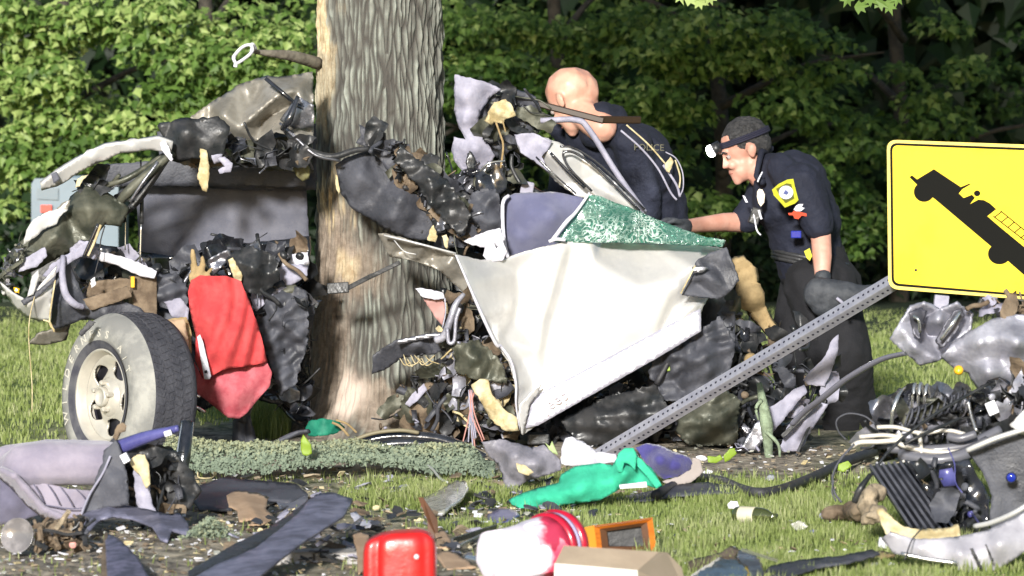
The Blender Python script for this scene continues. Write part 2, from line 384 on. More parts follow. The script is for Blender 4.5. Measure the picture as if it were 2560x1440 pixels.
def smooth_path(pts, n=6):
    pts = [Vector(p) for p in pts]
    if len(pts) < 3: return [pts[0].lerp(pts[1], i / n) for i in range(n + 1)]
    out = []
    e = [pts[0] * 2 - pts[1]] + pts + [pts[-1] * 2 - pts[-2]]
    for i in range(1, len(e) - 2):
        a, b, c, d = e[i - 1:i + 3]
        for k in range(n):
            t = k / n
            out.append(.5 * ((2 * b) + (c - a) * t + (2 * a - 5 * b + 4 * c - d) * t * t + (3 * b - a - 3 * c + d) * t ** 3))
    out.append(pts[-1]); return out
class MB:
    def __init__(s): s.v = []; s.f = []; s.m = []; s.k = []
    def add(s, v, f, m=0):
        o = len(s.v); s.k.append((o, len(s.f))); s.v += [tuple(a) for a in v]; s.f += [[i + o for i in q] for q in f]; s.m += [m] * len(f); return s
    def tube(s, pts, r, m=0, sides=8, n=5, smooth=True, flat=1., cap=True):
        pts = smooth_path(pts, n) if smooth else [Vector(p) for p in pts]
        rr = r if isinstance(r, (list, tuple)) else [r]
        vs_, fs = [], []; up = Vector((.13, .2, .97)); N = len(pts)
        for i, p in enumerate(pts):
            t = (pts[min(i + 1, N - 1)] - pts[max(i - 1, 0)]).normalized()
            a = t.cross(up)
            if a.length < 1e-3: a = t.cross(Vector((1, 0, 0)))
            a.normalize(); b = a.cross(t)
            x = i / max(1, N - 1) * (len(rr) - 1); k = min(int(x), len(rr) - 2) if len(rr) > 1 else 0
            ra = rr[k] + (rr[k + 1] - rr[k]) * (x - k) if len(rr) > 1 else rr[0]
            for j in range(sides):
                an = 2 * math.pi * j / sides
                vs_.append(p + a * math.cos(an) * ra + b * math.sin(an) * ra * flat)
        for i in range(N - 1):
            for j in range(sides):
                fs.append([i * sides + j, i * sides + (j + 1) % sides, (i + 1) * sides + (j + 1) % sides, (i + 1) * sides + j])
        if cap: fs.append(list(range(sides))[::-1]); fs.append([(N - 1) * sides + j for j in range(sides)])
        return s.add(vs_, fs, m)
    def box(s, c, sx, sy, sz, R=None, m=0):
        R = R or Matrix.Identity(3); c = Vector(c)
        v = [c + R @ Vector((x * sx / 2, y * sy / 2, z * sz / 2)) for x in (-1, 1) for y in (-1, 1) for z in (-1, 1)]
        return s.add(v, [[0, 1, 3, 2], [4, 6, 7, 5], [0, 4, 5, 1], [2, 3, 7, 6], [0, 2, 6, 4], [1, 5, 7, 3]], m)
    def bar(s, a, b, wd, th, m=0, roll=0):
        a, b = Vector(a), Vector(b); z = (b - a).normalized(); x = z.cross(Vector((0, 1, 0))).normalized(); y = z.cross(x)
        R = Matrix((x, y, z)).transposed() @ Matrix.Rotation(roll, 3, 'Z')
        return s.box((a + b) / 2, wd, th, (b - a).length, R, m)
    def lathe(s, c, axis, prof, n=24, m=0, closed=False):
        c = Vector(c); ax = Vector(axis).normalized(); u = ax.orthogonal().normalized(); v = ax.cross(u)
        vs_ = []
        for (r, h) in prof:
            for j in range(n):
                a = 2 * math.pi * j / n; vs_.append(c + ax * h + (u * math.cos(a) + v * math.sin(a)) * r)
        fs = []
        for i in range(len(prof) - 1):
            for j in range(n): fs.append([i * n + j, i * n + (j + 1) % n, (i + 1) * n + (j + 1) % n, (i + 1) * n + j])
        if not closed:
            fs.append(list(range(n))[::-1]); fs.append([(len(prof) - 1) * n + j for j in range(n)])
        return s.add(vs_, fs, m)
    def prism(s, poly, ext, m=0):
        """poly: 3D points in order, ext: extrusion vector"""
        n = len(poly); e = Vector(ext); v = [Vector(p) for p in poly] + [Vector(p) + e for p in poly]
        return s.add(v, [list(range(n)), list(range(n, 2 * n))[::-1]] + [[i, (i + 1) % n, n + (i + 1) % n, n + i] for i in range(n)], m)
    def build(s, name, mats, parent=None, smooth=True, **k):
        mats = mats if isinstance(mats, (list, tuple)) else [mats]
        return make(name, s.v, s.f, mats, parent, smooth, mi=s.m, **k)

def build_each(s, name, mats, parent=None, smooth=True, **k):
    mats = mats if isinstance(mats, (list, tuple)) else [mats]; out = []
    ends = s.k[1:] + [(len(s.v), len(s.f))]
    for (v0, f0), (v1, f1) in zip(s.k, ends):
        out.append(make(name, s.v[v0:v1], [[i - v0 for i in q] for q in s.f[f0:f1]], mats, parent, smooth, mi=s.m[f0:f1], **k))
    return out
MB.build_each = build_each
ICO = None
def ico():
    global ICO
    if ICO is None:
        bm = bmesh.new(); bmesh.ops.create_icosphere(bm, subdivisions=2, radius=1)
        ICO = ([v.co.copy() for v in bm.verts], [[v.index for v in f.verts] for f in bm.faces]); bm.free()
    return ICO
class Blob:
    """closed solids merged into one continuous surface"""
    def __init__(s): s.v = []; s.f = []
    def ell(s, c, r, R=None):
        iv, jf = ico(); o = len(s.v); c = Vector(c)
        if not isinstance(r, (tuple, list)): r = (r, r, r)
        for q in iv:
            p = Vector((q.x * r[0], q.y * r[1], q.z * r[2])); p = R @ p if R else p
            s.v.append(tuple(c + p))
        s.f += [[i + o for i in f] for f in jf]; return s
    def cap(s, a, ra, b, rb):
        a, b = Vector(a), Vector(b); n = max(2, int((b - a).length / (min(ra, rb) * .45)) + 1)
        for i in range(n + 1): s.ell(a.lerp(b, i / n), ra + (rb - ra) * i / n)
        return s
    def chain(s, pts, rs):
        for i in range(len(pts) - 1): s.cap(pts[i], rs[i], pts[i + 1], rs[i + 1])
        return s
    def build(s, name, m, parent, vox=.008, smooth=3, disp=0, dscale=12, seed=0, label=None):
        me = bpy.data.meshes.new('t'); me.from_pydata(s.v, [], s.f); me.update()
        o = bpy.data.objects.new('t', me); col.objects.link(o)
        r = o.modifiers.new('r', 'REMESH'); r.mode = 'VOXEL'; r.voxel_size = vox
        if smooth:
            q = o.modifiers.new('s', 'SMOOTH'); q.iterations = smooth; q.factor = .6
        dg = bpy.context.evaluated_depsgraph_get(); dg.update()
        ev = o.evaluated_get(dg); m2 = ev.to_mesh()
        V = np.zeros(len(m2.vertices) * 3); m2.vertices.foreach_get('co', V); V = V.reshape(-1, 3)
        N = np.zeros(len(m2.vertices) * 3); m2.vertices.foreach_get('normal', N); N = N.reshape(-1, 3)
        fs = [list(p.vertices) for p in m2.polygons]
        ev.to_mesh_clear(); bpy.data.objects.remove(o); bpy.data.meshes.remove(me)
        if disp: V = V + N * (disp * fbm(V * dscale, seed))[:, None]
        return make(name, V.tolist(), fs, m, parent, True, label=label)

def junk(name, parent, poly, Y0, Y1, n, seed, mats, size=.05, core=None, tubes=.35):
    """uncountable torn fragments filling a volume: bent plates, rods, bosses; one 'stuff' part"""
    rng = random.Random(seed); mb = MB(); po = np.array(poly, float)
    x0, y0 = po.min(0); x1, y1 = po.max(0); nm = len(mats)
    cnt = 0; n_s = int(n * (.42 if size >= .035 else 1))
    while cnt < n_s:
        c = (rng.uniform(x0, x1), rng.uniform(y0, y1))
        if not inpoly(np.array([c]), po)[0]: continue
        cnt += 1
        Y = rng.uniform(Y0, Y1); p = P(c[0], c[1], Y)
        if p.z < .02: p.z = .02
        R = Matrix.Rotation(rng.uniform(0, 6.28), 3, 'X') @ Matrix.Rotation(rng.uniform(0, 6.28), 3, 'Z') @ Matrix.Rotation(rng.uniform(0, 6.28), 3, 'Y')
        s = size * rng.uniform(.3, 1.15); m = min(nm - 1, int(rng.random() ** 2.1 * nm)); k = rng.random()
        if k < tubes:
            l = s * rng.uniform(1.2, 3.2)
            mb.tube([p + R @ Vector((-l, 0, 0)), p + R @ Vector((-l * .3, rng.uniform(-.6, .6) * s, 0)), p + R @ Vector((l * .4, 0, rng.uniform(-.6, .6) * s)), p + R @ Vector((l, rng.uniform(-1, 1) * s, 0))],
                    rng.choice([.0025, .004, .006, .010]), m, 6, 3)
        elif k < tubes + .45:
            a = s * rng.uniform(.5, 1.3); b = s * rng.uniform(.3, 1.)
            q = [Vector((-a, -b, 0)), Vector((rng.uniform(-.2, .2) * a, -b * rng.uniform(.6, 1.2), rng.uniform(-.4, .4) * s)), Vector((a, -b * .6, 0)),
                 Vector((a * .9, b, rng.uniform(-.5, .5) * s)), Vector((0, b * rng.uniform(.7, 1.2), rng.uniform(-.4, .4) * s)), Vector((-a * 1.1, b * .8, 0))]
            t = R @ Vector((0, 0, .004)); q = [p + R @ v for v in q]
            v = q + [x + t for x in q]
            mb.add(v, [[0, 1, 4, 5], [1, 2, 3, 4], [11, 10, 7, 6], [10, 9, 8, 7]] + [[i, (i + 1) % 6, 6 + (i + 1) % 6, 6 + i] for i in range(6)], m)
        elif k < tubes + .55:
            mb.lathe(p, R @ Vector((0, 0, 1)), [(s * .3, 0), (s * .42, s * .1), (s * .4, s * .4), (s * .2, s * .5)], 10, m)
        else:
            mb.box(p, s * rng.uniform(.3, .8), s * rng.uniform(.2, .45), s * rng.uniform(.15, .4), R, m)
    if size >= .035:
        cnt = 0; big = 0
        while big < max(3, n // 7) and cnt < 9999:
            cnt += 1; c = (rng.uniform(x0, x1), rng.uniform(y0, y1))
            if not inpoly(np.array([c]), po)[0]: continue
            big += 1; a0 = rng.uniform(0, 6.28); sp = rng.uniform(22, 62); el = rng.uniform(.35, .8); ol = []
            for q in range(rng.randint(5, 8)):
                an = 6.28 * q / 7; x = math.cos(an) * sp * rng.uniform(.6, 1.15); y = math.sin(an) * sp * el * rng.uniform(.6, 1.2)
                ol.append((c[0] + x * math.cos(a0) - y * math.sin(a0), min(c[1] + x * math.sin(a0) + y * math.cos(a0), y1), rng.uniform(-.07, .07)))
            try: V, Fc = sheet_geo(ol, (Y0 * .7 + Y1 * .3) + rng.uniform(-.06, .1), step=8, amp=.02, nsc=10, crumple=.012, seed=seed * 50 + big, jag=2.2)
            except Exception: continue
            mb.add(V.tolist(), Fc, min(nm - 1, int(rng.random() ** 1.6 * nm)))
    return mb.build(name, mats, parent, smooth=size >= .035, kind='stuff')

# ------------------------------------------------------------------ ground
def soil_mask(x, y):
    """1 = bare soil and debris bed, 0 = lawn (world metres)"""
    n1 = fbm(np.stack([x * 1.3, y * .9, 0 * x], -1), 3); n2 = fbm(np.stack([x * 5, y * 3.5, 0 * x], -1), 8)
    bed = np.clip(1.6 - np.abs((y - 22.4) / 1.9) ** 2 + .35 * n1 + .25 * n2, 0, 1) * (1 / (1 + np.exp((np.abs(x + .2) - 1.9) * 6)))
    fl = 1 / (1 + np.exp((x + .32 + .25 * n1) * 7)) * 1 / (1 + np.exp((y - 19.1 - .3 * n1) * 5))
    fl2 = 1 / (1 + np.exp((np.abs(x + .05) - .55) * 9)) * 1 / (1 + np.exp((y - 17.9) * 6))
    rest = 1 / (1 + np.exp((x + .62 + .2 * n2) * 9)) * 1 / (1 + np.exp((y - 20.6) * 5))
    mid = 1 / (1 + np.exp((np.abs(x + .1) - .45) * 8)) * 1 / (1 + np.exp(np.abs(y - 18.6) * 6 - 2.4))
    return np.clip(np.maximum.reduce([bed, fl, rest, fl2 * .9, mid * .8]) + .12 * n2, 0, 1)
def ground_z(x, y):
    return .018 * fbm(np.stack([x * 2.1, y * 2.1, 0 * x], -1), 11) * np.clip((30 - np.abs(y - 20)) / 20, 0, 1) - .012
xs = np.concatenate([[-400, -200, -100, -50, -25, -14, -9, -6.5], np.arange(-5, 5.01, .05), [6.5, 9, 14, 25, 50, 100, 200, 400]])
ys = np.concatenate([[-60, -20, 0, 7, 11, 13, 14.5], np.arange(15.4, 25.5, .05), np.arange(25.6, 37, .3), [39, 42, 47, 55, 70, 100, 160, 260, 500]])
GX, GY = np.meshgrid(xs, ys); gx, gy = GX.ravel(), GY.ravel()
gz = ground_z(gx, gy); soil = soil_mask(gx, gy)
gz = gz + soil * .010 * fbm(np.stack([gx * 14, gy * 14, 0 * gx], -1), 21) 
nx_, ny_ = len(xs), len(ys)
ii = (np.arange(ny_ - 1)[:, None] * nx_ + np.arange(nx_ - 1)[None]).ravel()
GF = np.stack([ii, ii + 1, ii + nx_ + 1, ii + nx_], 1)
gm = bpy.data.materials.new('lawn_and_soil'); gm.use_nodes = True
n = gm.node_tree.nodes; L = gm.node_tree.links; b = n['Principled BSDF']; b.inputs['Roughness'].default_value = .95
at = n.new('ShaderNodeAttribute'); at.attribute_name = 'v'; tc = n.new('ShaderNodeTexCoord')
def ramp(scale, c1, c2, lo=.4, hi=.62):
    t = n.new('ShaderNodeTexNoise'); t.inputs['Scale'].default_value = scale; t.inputs['Detail'].default_value = 8; t.inputs['Roughness'].default_value = .7
    L.new(tc.outputs['Object'], t.inputs['Vector']); r = n.new('ShaderNodeValToRGB')
    r.color_ramp.elements[0].position = lo; r.color_ramp.elements[1].position = hi
    r.color_ramp.elements[0].color = (*c1, 1); r.color_ramp.elements[1].color = (*c2, 1)
    L.new(t.outputs[0], r.inputs[0]); return r, t
r1, _t = ramp(9, (.10, .15, .03), (.2, .26, .06)); r2, t2 = ramp(13, (.10, .08, .06), (.46, .39, .30))
mx = n.new('ShaderNodeMix'); mx.data_type = 'RGBA'
L.new(at.outputs['Fac'], mx.inputs[0]); L.new(r1.outputs[0], mx.inputs[6]); L.new(r2.outputs[0], mx.inputs[7]); L.new(mx.outputs[2], b.inputs['Base Color'])
bp = n.new('ShaderNodeBump'); bp.inputs['Strength'].default_value = .8; bp.inputs['Distance'].default_value = .02; L.new(t2.outputs[0], bp.inputs['Height']); L.new(bp.outputs[0], b.inputs['Normal'])
tag(make_np('ground', np.stack([gx, gy, gz], 1), GF, gm, smooth=True, attr={'v': soil}), kind='structure')

def blades(name, n, xr, yr, hgt, wid, seed, dens=None, mat_=grassm, lean=.5, label=None, clump=.6, cat='grass'):
    r = np.random.RandomState(seed)
    x = r.uniform(*xr, n); y = r.uniform(*yr, n)
    keep = r.uniform(0, 1, n) < dens(x, y); x, y = x[keep], y[keep]; n = len(x)
    c = fbm(np.stack([x * 6, y * 6, 0 * x], -1), seed)
    h = hgt * (1 + clump * c) * r.uniform(.5, 1.4, n); h = np.maximum(h, .006)
    a = r.uniform(0, 6.283, n); la = r.uniform(0, 6.283, n); le = r.uniform(0, lean, n) * h
    z = ground_z(x, y)
    dx, dy = np.cos(a) * wid, np.sin(a) * wid; lx, ly = np.cos(la) * le, np.sin(la) * le
    V = np.zeros((n, 5, 3))
    V[:, 0] = np.stack([x - dx, y - dy, z - .004], 1); V[:, 1] = np.stack([x + dx, y + dy, z - .004], 1)
    V[:, 2] = np.stack([x + dx * .8 + lx * .4, y + dy * .8 + ly * .4, z + h * .55], 1); V[:, 3] = np.stack([x - dx * .8 + lx * .4, y - dy * .8 + ly * .4, z + h * .55], 1)
    V[:, 4] = np.stack([x + lx, y + ly, z + h], 1)
    base = (np.arange(n) * 5)[:, None]
    Fq = np.concatenate([base + np.array([0, 1, 2]), base + np.array([0, 2, 3]), base + np.array([3, 2, 4])])
    v = np.clip(.45 + .25 * c + r.normal(0, .2, n), 0, 1)
    o = make_np(name, V.reshape(-1, 3), Fq, mat_, attr={'v': np.repeat(v, 5)})
    return tag(o, label, cat, kind='stuff')
lawn = lambda x, y: 1 - np.clip(soil_mask(x, y) * 1.5, 0, .985)
blades('lawn_grass', 150000, (-2.4, 2.4), (15.8, 21.2), .032, .0024, 1, lawn, label='short lawn grass around the scattered debris')
blades('far_lawn_grass', 150000, (-4.4, 4.4), (22.5, 36.5), .030, .0040, 2, lawn, label='mown lawn stretching back to the trees behind the wreck')
_sx = G(672, 1060).x
blades('tall_grass', 2500, (_sx - .12, _sx + .14), (22.9, 24.3), .12, .0022, 3, lambda x, y: 0 * x + 1, label='taller grass tuft growing left of the big tree trunk', lean=.35)
blades('tall_grass', 5000, (-.70, -.12), (19.0, 20.2), .05, .0024, 4, lambda x, y: np.clip(1.3 - ((x + .41) / .27) ** 2 - ((y - 19.6) / .6) ** 2, 0, 1), label='bright grass tuft in front of the grey ground cover strip', lean=.6)
# sandy road edge and kerb, foreground left
mb = MB()
ka, kb = G(540, 1402), G(905, 1392)
kd = (kb - ka); kp = ka
for i in range(3):
    a = ka + kd * (i / 3 + .006); c = ka + kd * ((i + 1) / 3 - .006); z0 = .018 + .004 * (i % 2)
    m1 = MB(); w_ = Vector((.02, .13, 0)); a.z = c.z = -.03
    m1.prism([a, c, c + w_, a + w_], (0, 0, z0 + .03))
    if i == 0: kt = thing('kerb', 'pale concrete kerb edge showing at the bottom left of the red jar', 'kerb', (ka.x, ka.y, 0), kind='structure')
    m1.build('kerb_stone', stone, kt, smooth=False, bevel=.008)

# ------------------------------------------------------------------ big tree
TY = 23.25
def trunk_R(z): return .300 + .022 * (2.2 - z) / 2.2 + .19 * np.exp(-z / .22) + .02 * np.exp(-((z - .5) / .3) ** 2)
def trunk_C(z): return (948 - 1280) / F * TY + .012 * (2.0 - z) * .8
tree = thing('maple_tree', 'huge furrowed grey maple trunk that the wrecked car is wrapped around', 'tree', (float(trunk_C(0)), TY, 0))
th = np.concatenate([np.linspace(-math.pi * .56, math.pi * .56, 420), np.linspace(math.pi * .56, 2 * math.pi - math.pi * .56, 60)[1:-1]])   # 0 faces camera
zz = np.concatenate([np.arange(-.08, 2.32, .0048), np.arange(2.34, 6.3, .06)])
TH, ZZ = np.meshgrid(th, zz)
u = TH / (2 * math.pi); NC = 52
warp = .30 * vnoise(np.stack([np.cos(TH) * 2, np.sin(TH) * 2, ZZ * 3.2], -1), 4) + .22 * vnoise(np.stack([np.cos(TH) * 6, np.sin(TH) * 6, ZZ * 10], -1), 5)
a = u * NC + warp + .10 * vnoise(np.stack([np.cos(TH) * 9, np.sin(TH) * 9, ZZ * 16], -1), 15); bz = ZZ / .15 + .5 * vnoise(np.stack([np.cos(TH) * 5, np.sin(TH) * 5, ZZ * 2], -1), 6)
ia = np.floor(a).astype(np.int64); ib = np.floor(bz).astype(np.int64)
F1 = np.full(a.shape, 9.); F2 = np.full(a.shape, 9.)
for da in (-1, 0, 1):
    for db in (-1, 0, 1):
        ca = ia + da; cb = ib + db; cw = ca % NC
        px_ = ca + .15 + .7 * hsh(cw, cb, 0 * cb, 1); pz_ = cb + hsh(cw, cb, 0 * cb, 2)
        d = np.sqrt((a - px_) ** 2 + ((bz - pz_) * .36) ** 2)
        F2 = np.where(d < F1, F1, np.minimum(F2, d)); F1 = np.minimum(F1, d)
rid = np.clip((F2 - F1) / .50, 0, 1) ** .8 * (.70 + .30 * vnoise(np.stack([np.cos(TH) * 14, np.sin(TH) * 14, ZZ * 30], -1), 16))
fine = fbm(np.stack([np.cos(TH) * 22, np.sin(TH) * 22, ZZ * 9], -1), 14, 4)
# pixel position of each surface point (front side), for the scars
Xs = trunk_C(ZZ) + np.sin(TH) * trunk_R(ZZ); Ysf = TY - np.cos(TH) * trunk_R(ZZ)
s_ = F / Ysf; PXX = 1280 + Xs * s_; PYY = 234 + (CH - ZZ) * s_
nz1 = 28 * fbm(np.stack([np.cos(TH) * 4, np.sin(TH) * 4, ZZ * 4], -1), 31)
front = np.cos(TH) > -.1
def zone(x0, x1, y0, y1, soft=22):
    s1 = lambda t: 1 / (1 + np.exp(-np.clip(t / soft * 4, -30, 30)))
    return s1(PXX + nz1 - x0) * s1(x1 - PXX - nz1) * s1(PYY + nz1 * 1.5 - y0) * s1(y1 - PYY - nz1 * 1.5) * front
scar = np.clip(.85 * zone(700, 880, 520, 1120, 50) + .8 * zone(700, 940, 620, 760, 40) + .8 * zone(900, 1010, 930, 1090), 0, 1)
wood = np.clip(zone(690, 860, 420, 550, 34) * (.5 + fine) * 1.2 + zone(700, 825, -90, 120, 16) * .9 + .6 * zone(845, 900, 650, 720, 24) + .45 * zone(700, 850, 120, 330, 14), 0, 1)
pale = np.clip(.9 * zone(838, 906, 940, 1050, 24), 0, 1)
hgt = rid * .030 * (1 - .62 * scar) * (1 - .5 * wood) + fine * .0035 + scar * .006 * fbm(np.stack([np.cos(TH) * 30, np.sin(TH) * 30, ZZ * 4], -1), 41) - scar * .008
lob = .03 * np.cos(TH * 3 + .6) * np.exp(-np.clip(ZZ, 0, 9) / .25)
RR = trunk_R(ZZ) + hgt - .012 + lob + .008 * np.sin(TH * 2 + ZZ * 1.1)
V = np.stack([trunk_C(ZZ) + np.sin(TH) * RR, TY - np.cos(TH) * RR, ZZ], -1).reshape(-1, 3)
nt_, nz_ = len(th), len(zz)
ri = np.arange(nz_ - 1)[:, None] * nt_; ci = np.arange(nt_)[None]; cj = (ci + 1) % nt_
TF = np.stack([(ri + ci), (ri + cj), (ri + nt_ + cj), (ri + nt_ + ci)], -1).reshape(-1, 4)
ca4 = np.stack([scar, wood, np.maximum(pale, 0), np.ones_like(pale)], -1).reshape(-1, 4)
bm_ = bpy.data.materials.new('furrowed_bark'); bm_.use_nodes = True
n = bm_.node_tree.nodes; L = bm_.node_tree.links; b = n['Principled BSDF']; b.inputs['Roughness'].default_value = .92; tc = n.new('ShaderNodeTexCoord')
at = n.new('ShaderNodeAttribute'); at.attribute_name = 'scar'; se = n.new('ShaderNodeSeparateColor'); L.new(at.outputs['Color'], se.inputs[0])
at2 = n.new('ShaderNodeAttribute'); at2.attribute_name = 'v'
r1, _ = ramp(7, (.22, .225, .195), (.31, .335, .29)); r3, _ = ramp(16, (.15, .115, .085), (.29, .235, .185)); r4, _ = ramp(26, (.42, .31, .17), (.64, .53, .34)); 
rd = n.new('ShaderNodeMix'); rd.data_type = 'RGBA'; rd.inputs[6].default_value = (.06, .055, .048, 1); L.new(at2.outputs['Fac'], rd.inputs[0]); L.new(r1.outputs[0], rd.inputs[7])  # furrows darkened in the colour: natural dark plus shade for weak relief
def mixn(fac, A, B):
    m = n.new('ShaderNodeMix'); m.data_type = 'RGBA'; L.new(fac, m.inputs[0]); L.new(A, m.inputs[6])
    if isinstance(B, tuple): m.inputs[7].default_value = B
    else: L.new(B, m.inputs[7])
    return m.outputs[2]
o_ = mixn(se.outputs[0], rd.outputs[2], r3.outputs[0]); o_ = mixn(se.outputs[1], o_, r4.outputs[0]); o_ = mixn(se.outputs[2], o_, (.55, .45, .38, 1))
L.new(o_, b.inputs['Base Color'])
tn = n.new('ShaderNodeTexNoise'); tn.inputs['Scale'].default_value = 90; tn.inputs['Detail'].default_value = 6; L.new(tc.outputs['Object'], tn.inputs['Vector'])
bp = n.new('ShaderNodeBump'); bp.inputs['Strength'].default_value = .5; bp.inputs['Distance'].default_value = .006; L.new(tn.outputs[0], bp.inputs['Height']); L.new(bp.outputs[0], b.inputs['Normal'])
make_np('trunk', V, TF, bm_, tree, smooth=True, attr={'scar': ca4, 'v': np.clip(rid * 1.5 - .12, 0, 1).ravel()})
barkp = mat('plain_bark', (.11, .095, .075), .9, 0, (.2, .18, .14), 12, .6, 50)
for k in range(6):
    a = k * 1.05 + .3; z0 = 3.9 + .35 * k
    c0 = Vector((trunk_C(z0), TY, z0))
    MB().tube([c0, c0 + Vector((math.cos(a) * 1.2, math.sin(a) * 1.2, .9)), c0 + Vector((math.cos(a) * 2.7, math.sin(a) * 2.7, 1.5)), c0 + Vector((math.cos(a) * 4.2, math.sin(a) * 4.2, 1.9))], [.16, .11, .07, .03], sides=10).build('limb', barkp, tree)
MB().tube([P(800, 160, TY - .1), P(730, 140, TY - .3), P(670, 133, TY - .4), P(626, 128, TY - .45)], [.03, .026, .016, .008], sides=10).build('broken_branch', barkp, tree)

LT = np.array([(0, -.42, 0), (.22, -.35, 0), (.62, -.12, 0), (.34, .12, 0), (.52, .52, 0), (.16, .42, 0), (0, 1.0, 0), (-.16, .42, 0), (-.52, .52, 0), (-.34, .12, 0), (-.62, -.12, 0), (-.22, -.35, 0)])
LT6 = np.array([(0, -.45, 0), (.6, -.1, 0), (.3, .3, 0), (0, 1.0, 0), (-.3, .3, 0), (-.6, -.1, 0)])
def leaf_mesh(name, C, N, size, v, m, parent, tmpl=LT6, seed=0, kind=None):
    r = np.random.RandomState(seed); n = len(C); k = len(tmpl)
    N = N / np.maximum(1e-6, np.linalg.norm(N, axis=1))[:, None]
    d = np.stack([r.normal(0, .6, n), r.normal(0, .6, n), -np.abs(r.normal(.8, .4, n))], 1)
    d = d - N * (d * N).sum(1)[:, None]; d /= np.maximum(1e-6, np.linalg.norm(d, axis=1))[:, None]
    s = np.cross(d, N)
    sz = size[:, None, None] * .5
    V = C[:, None] + sz * (tmpl[None, :, 0:1] * s[:, None] + tmpl[None, :, 1:2] * d[:, None])
    V = V - sz * .35 * (np.abs(tmpl[None, :, 0:1])) * N[:, None]
    ctr = C[:, None] + 0 * V[:, :1]
    V = np.concatenate([ctr, V], 1); K = k + 1
    base = (np.arange(n) * K)[:, None]
    fs = np.concatenate([base + np.array([0, 1 + i, 1 + (i + 1) % k]) for i in range(k)])
    o = make_np(name, V.reshape(-1, 3), fs, m, parent, attr={'v': np.repeat(v, K)})
    if kind: o['kind'] = kind
    return o
def boughs(rs, centres, radii, per, lsize, bias=(0, -.5, .75)):
    """leaf centres and normals in drooping layered boughs"""
    C, N, S, Vv = [], [], [], []
    for c, rd in zip(centres, radii):
        k = int(per * (rd[0] * rd[2]) / .10)
        d = rs.normal(0, 1, (k, 3)); d /= np.linalg.norm(d, axis=1)[:, None]
        d[:, 1] = -np.abs(d[:, 1]) * rs.choice([1, 1, 1, -1], k)
        rr = rs.uniform(.55, 1.08, k)[:, None]
        p = c + d * rr * np.array(rd)
        p[:, 2] -= .18 * rd[0] * ((p[:, 0] - c[0]) / rd[0]) ** 2
        C.append(p); N.append(d * .6 + np.array(bias) + rs.normal(0, .45, (k, 3)))
        S.append(lsize * rs.uniform(.6, 1.35, k)); Vv.append(np.clip(rs.normal(.42, .24, k) + rs.normal(0, .14), 0, 1))
    return np.concatenate(C), np.concatenate(N), np.concatenate(S), np.concatenate(Vv)
# crown of the big maple, above the picture: shifted and thickened to shade the trees behind on the right
rs = np.random.RandomState(5); cc, rr_ = [], []
for k in range(170):
    d = rs.normal(0, 1, 3); d /= np.linalg.norm(d); q = rs.uniform(.35, 1) ** .5
    cc.append(np.array([trunk_C(0) + 2.3, TY + .2, 6.3]) + d * np.array([4.0, 4.0, 2.3]) * q); rr_.append((rs.uniform(.6, 1.1), rs.uniform(.6, 1.1), rs.uniform(.25, .45)))
C, N, S, Vv = boughs(rs, cc, rr_, 60, .17)
leaf_mesh('crown', C, N, S, Vv, leafm, tree, seed=6)
for k, (px, py, lp) in enumerate([(1735, -30, [(1724, -4), (1748, 4), (1700, -12), (1776, -8)]), (2165, -40, [(2148, 16), (2200, 6), (2222, 12), (2120, -6), (2174, -4), (2244, -8)])]):
    Yt = 21.6; a = P(px, py, Yt); mb = MB()
    mb.tube([a + Vector((.1, .5, 2.6)), a + Vector((.05, .2, 1.2)), a + Vector((0, 0, .2)), a], [.02, .010, .004, .002], sides=6)
    for q in lp: mb.tube([a, P(q[0], q[1] - 14, Yt)], .0012, sides=5, n=2)
    tw = mb.build('hanging_twig', barkp, tree)
    Cc = np.array([tuple(P(q[0], q[1], Yt)) for q in lp]); nn = np.array([(rs.uniform(-.5, .3), -1, rs.uniform(.2, .9)) for q in lp])
    for i in range(len(lp)):
        leaf_mesh('leaf', Cc[i:i + 1], nn[i:i + 1], np.array([.11]), np.array([1. if k == 0 else .6]), leafm, tw, LT, seed=10 + i)

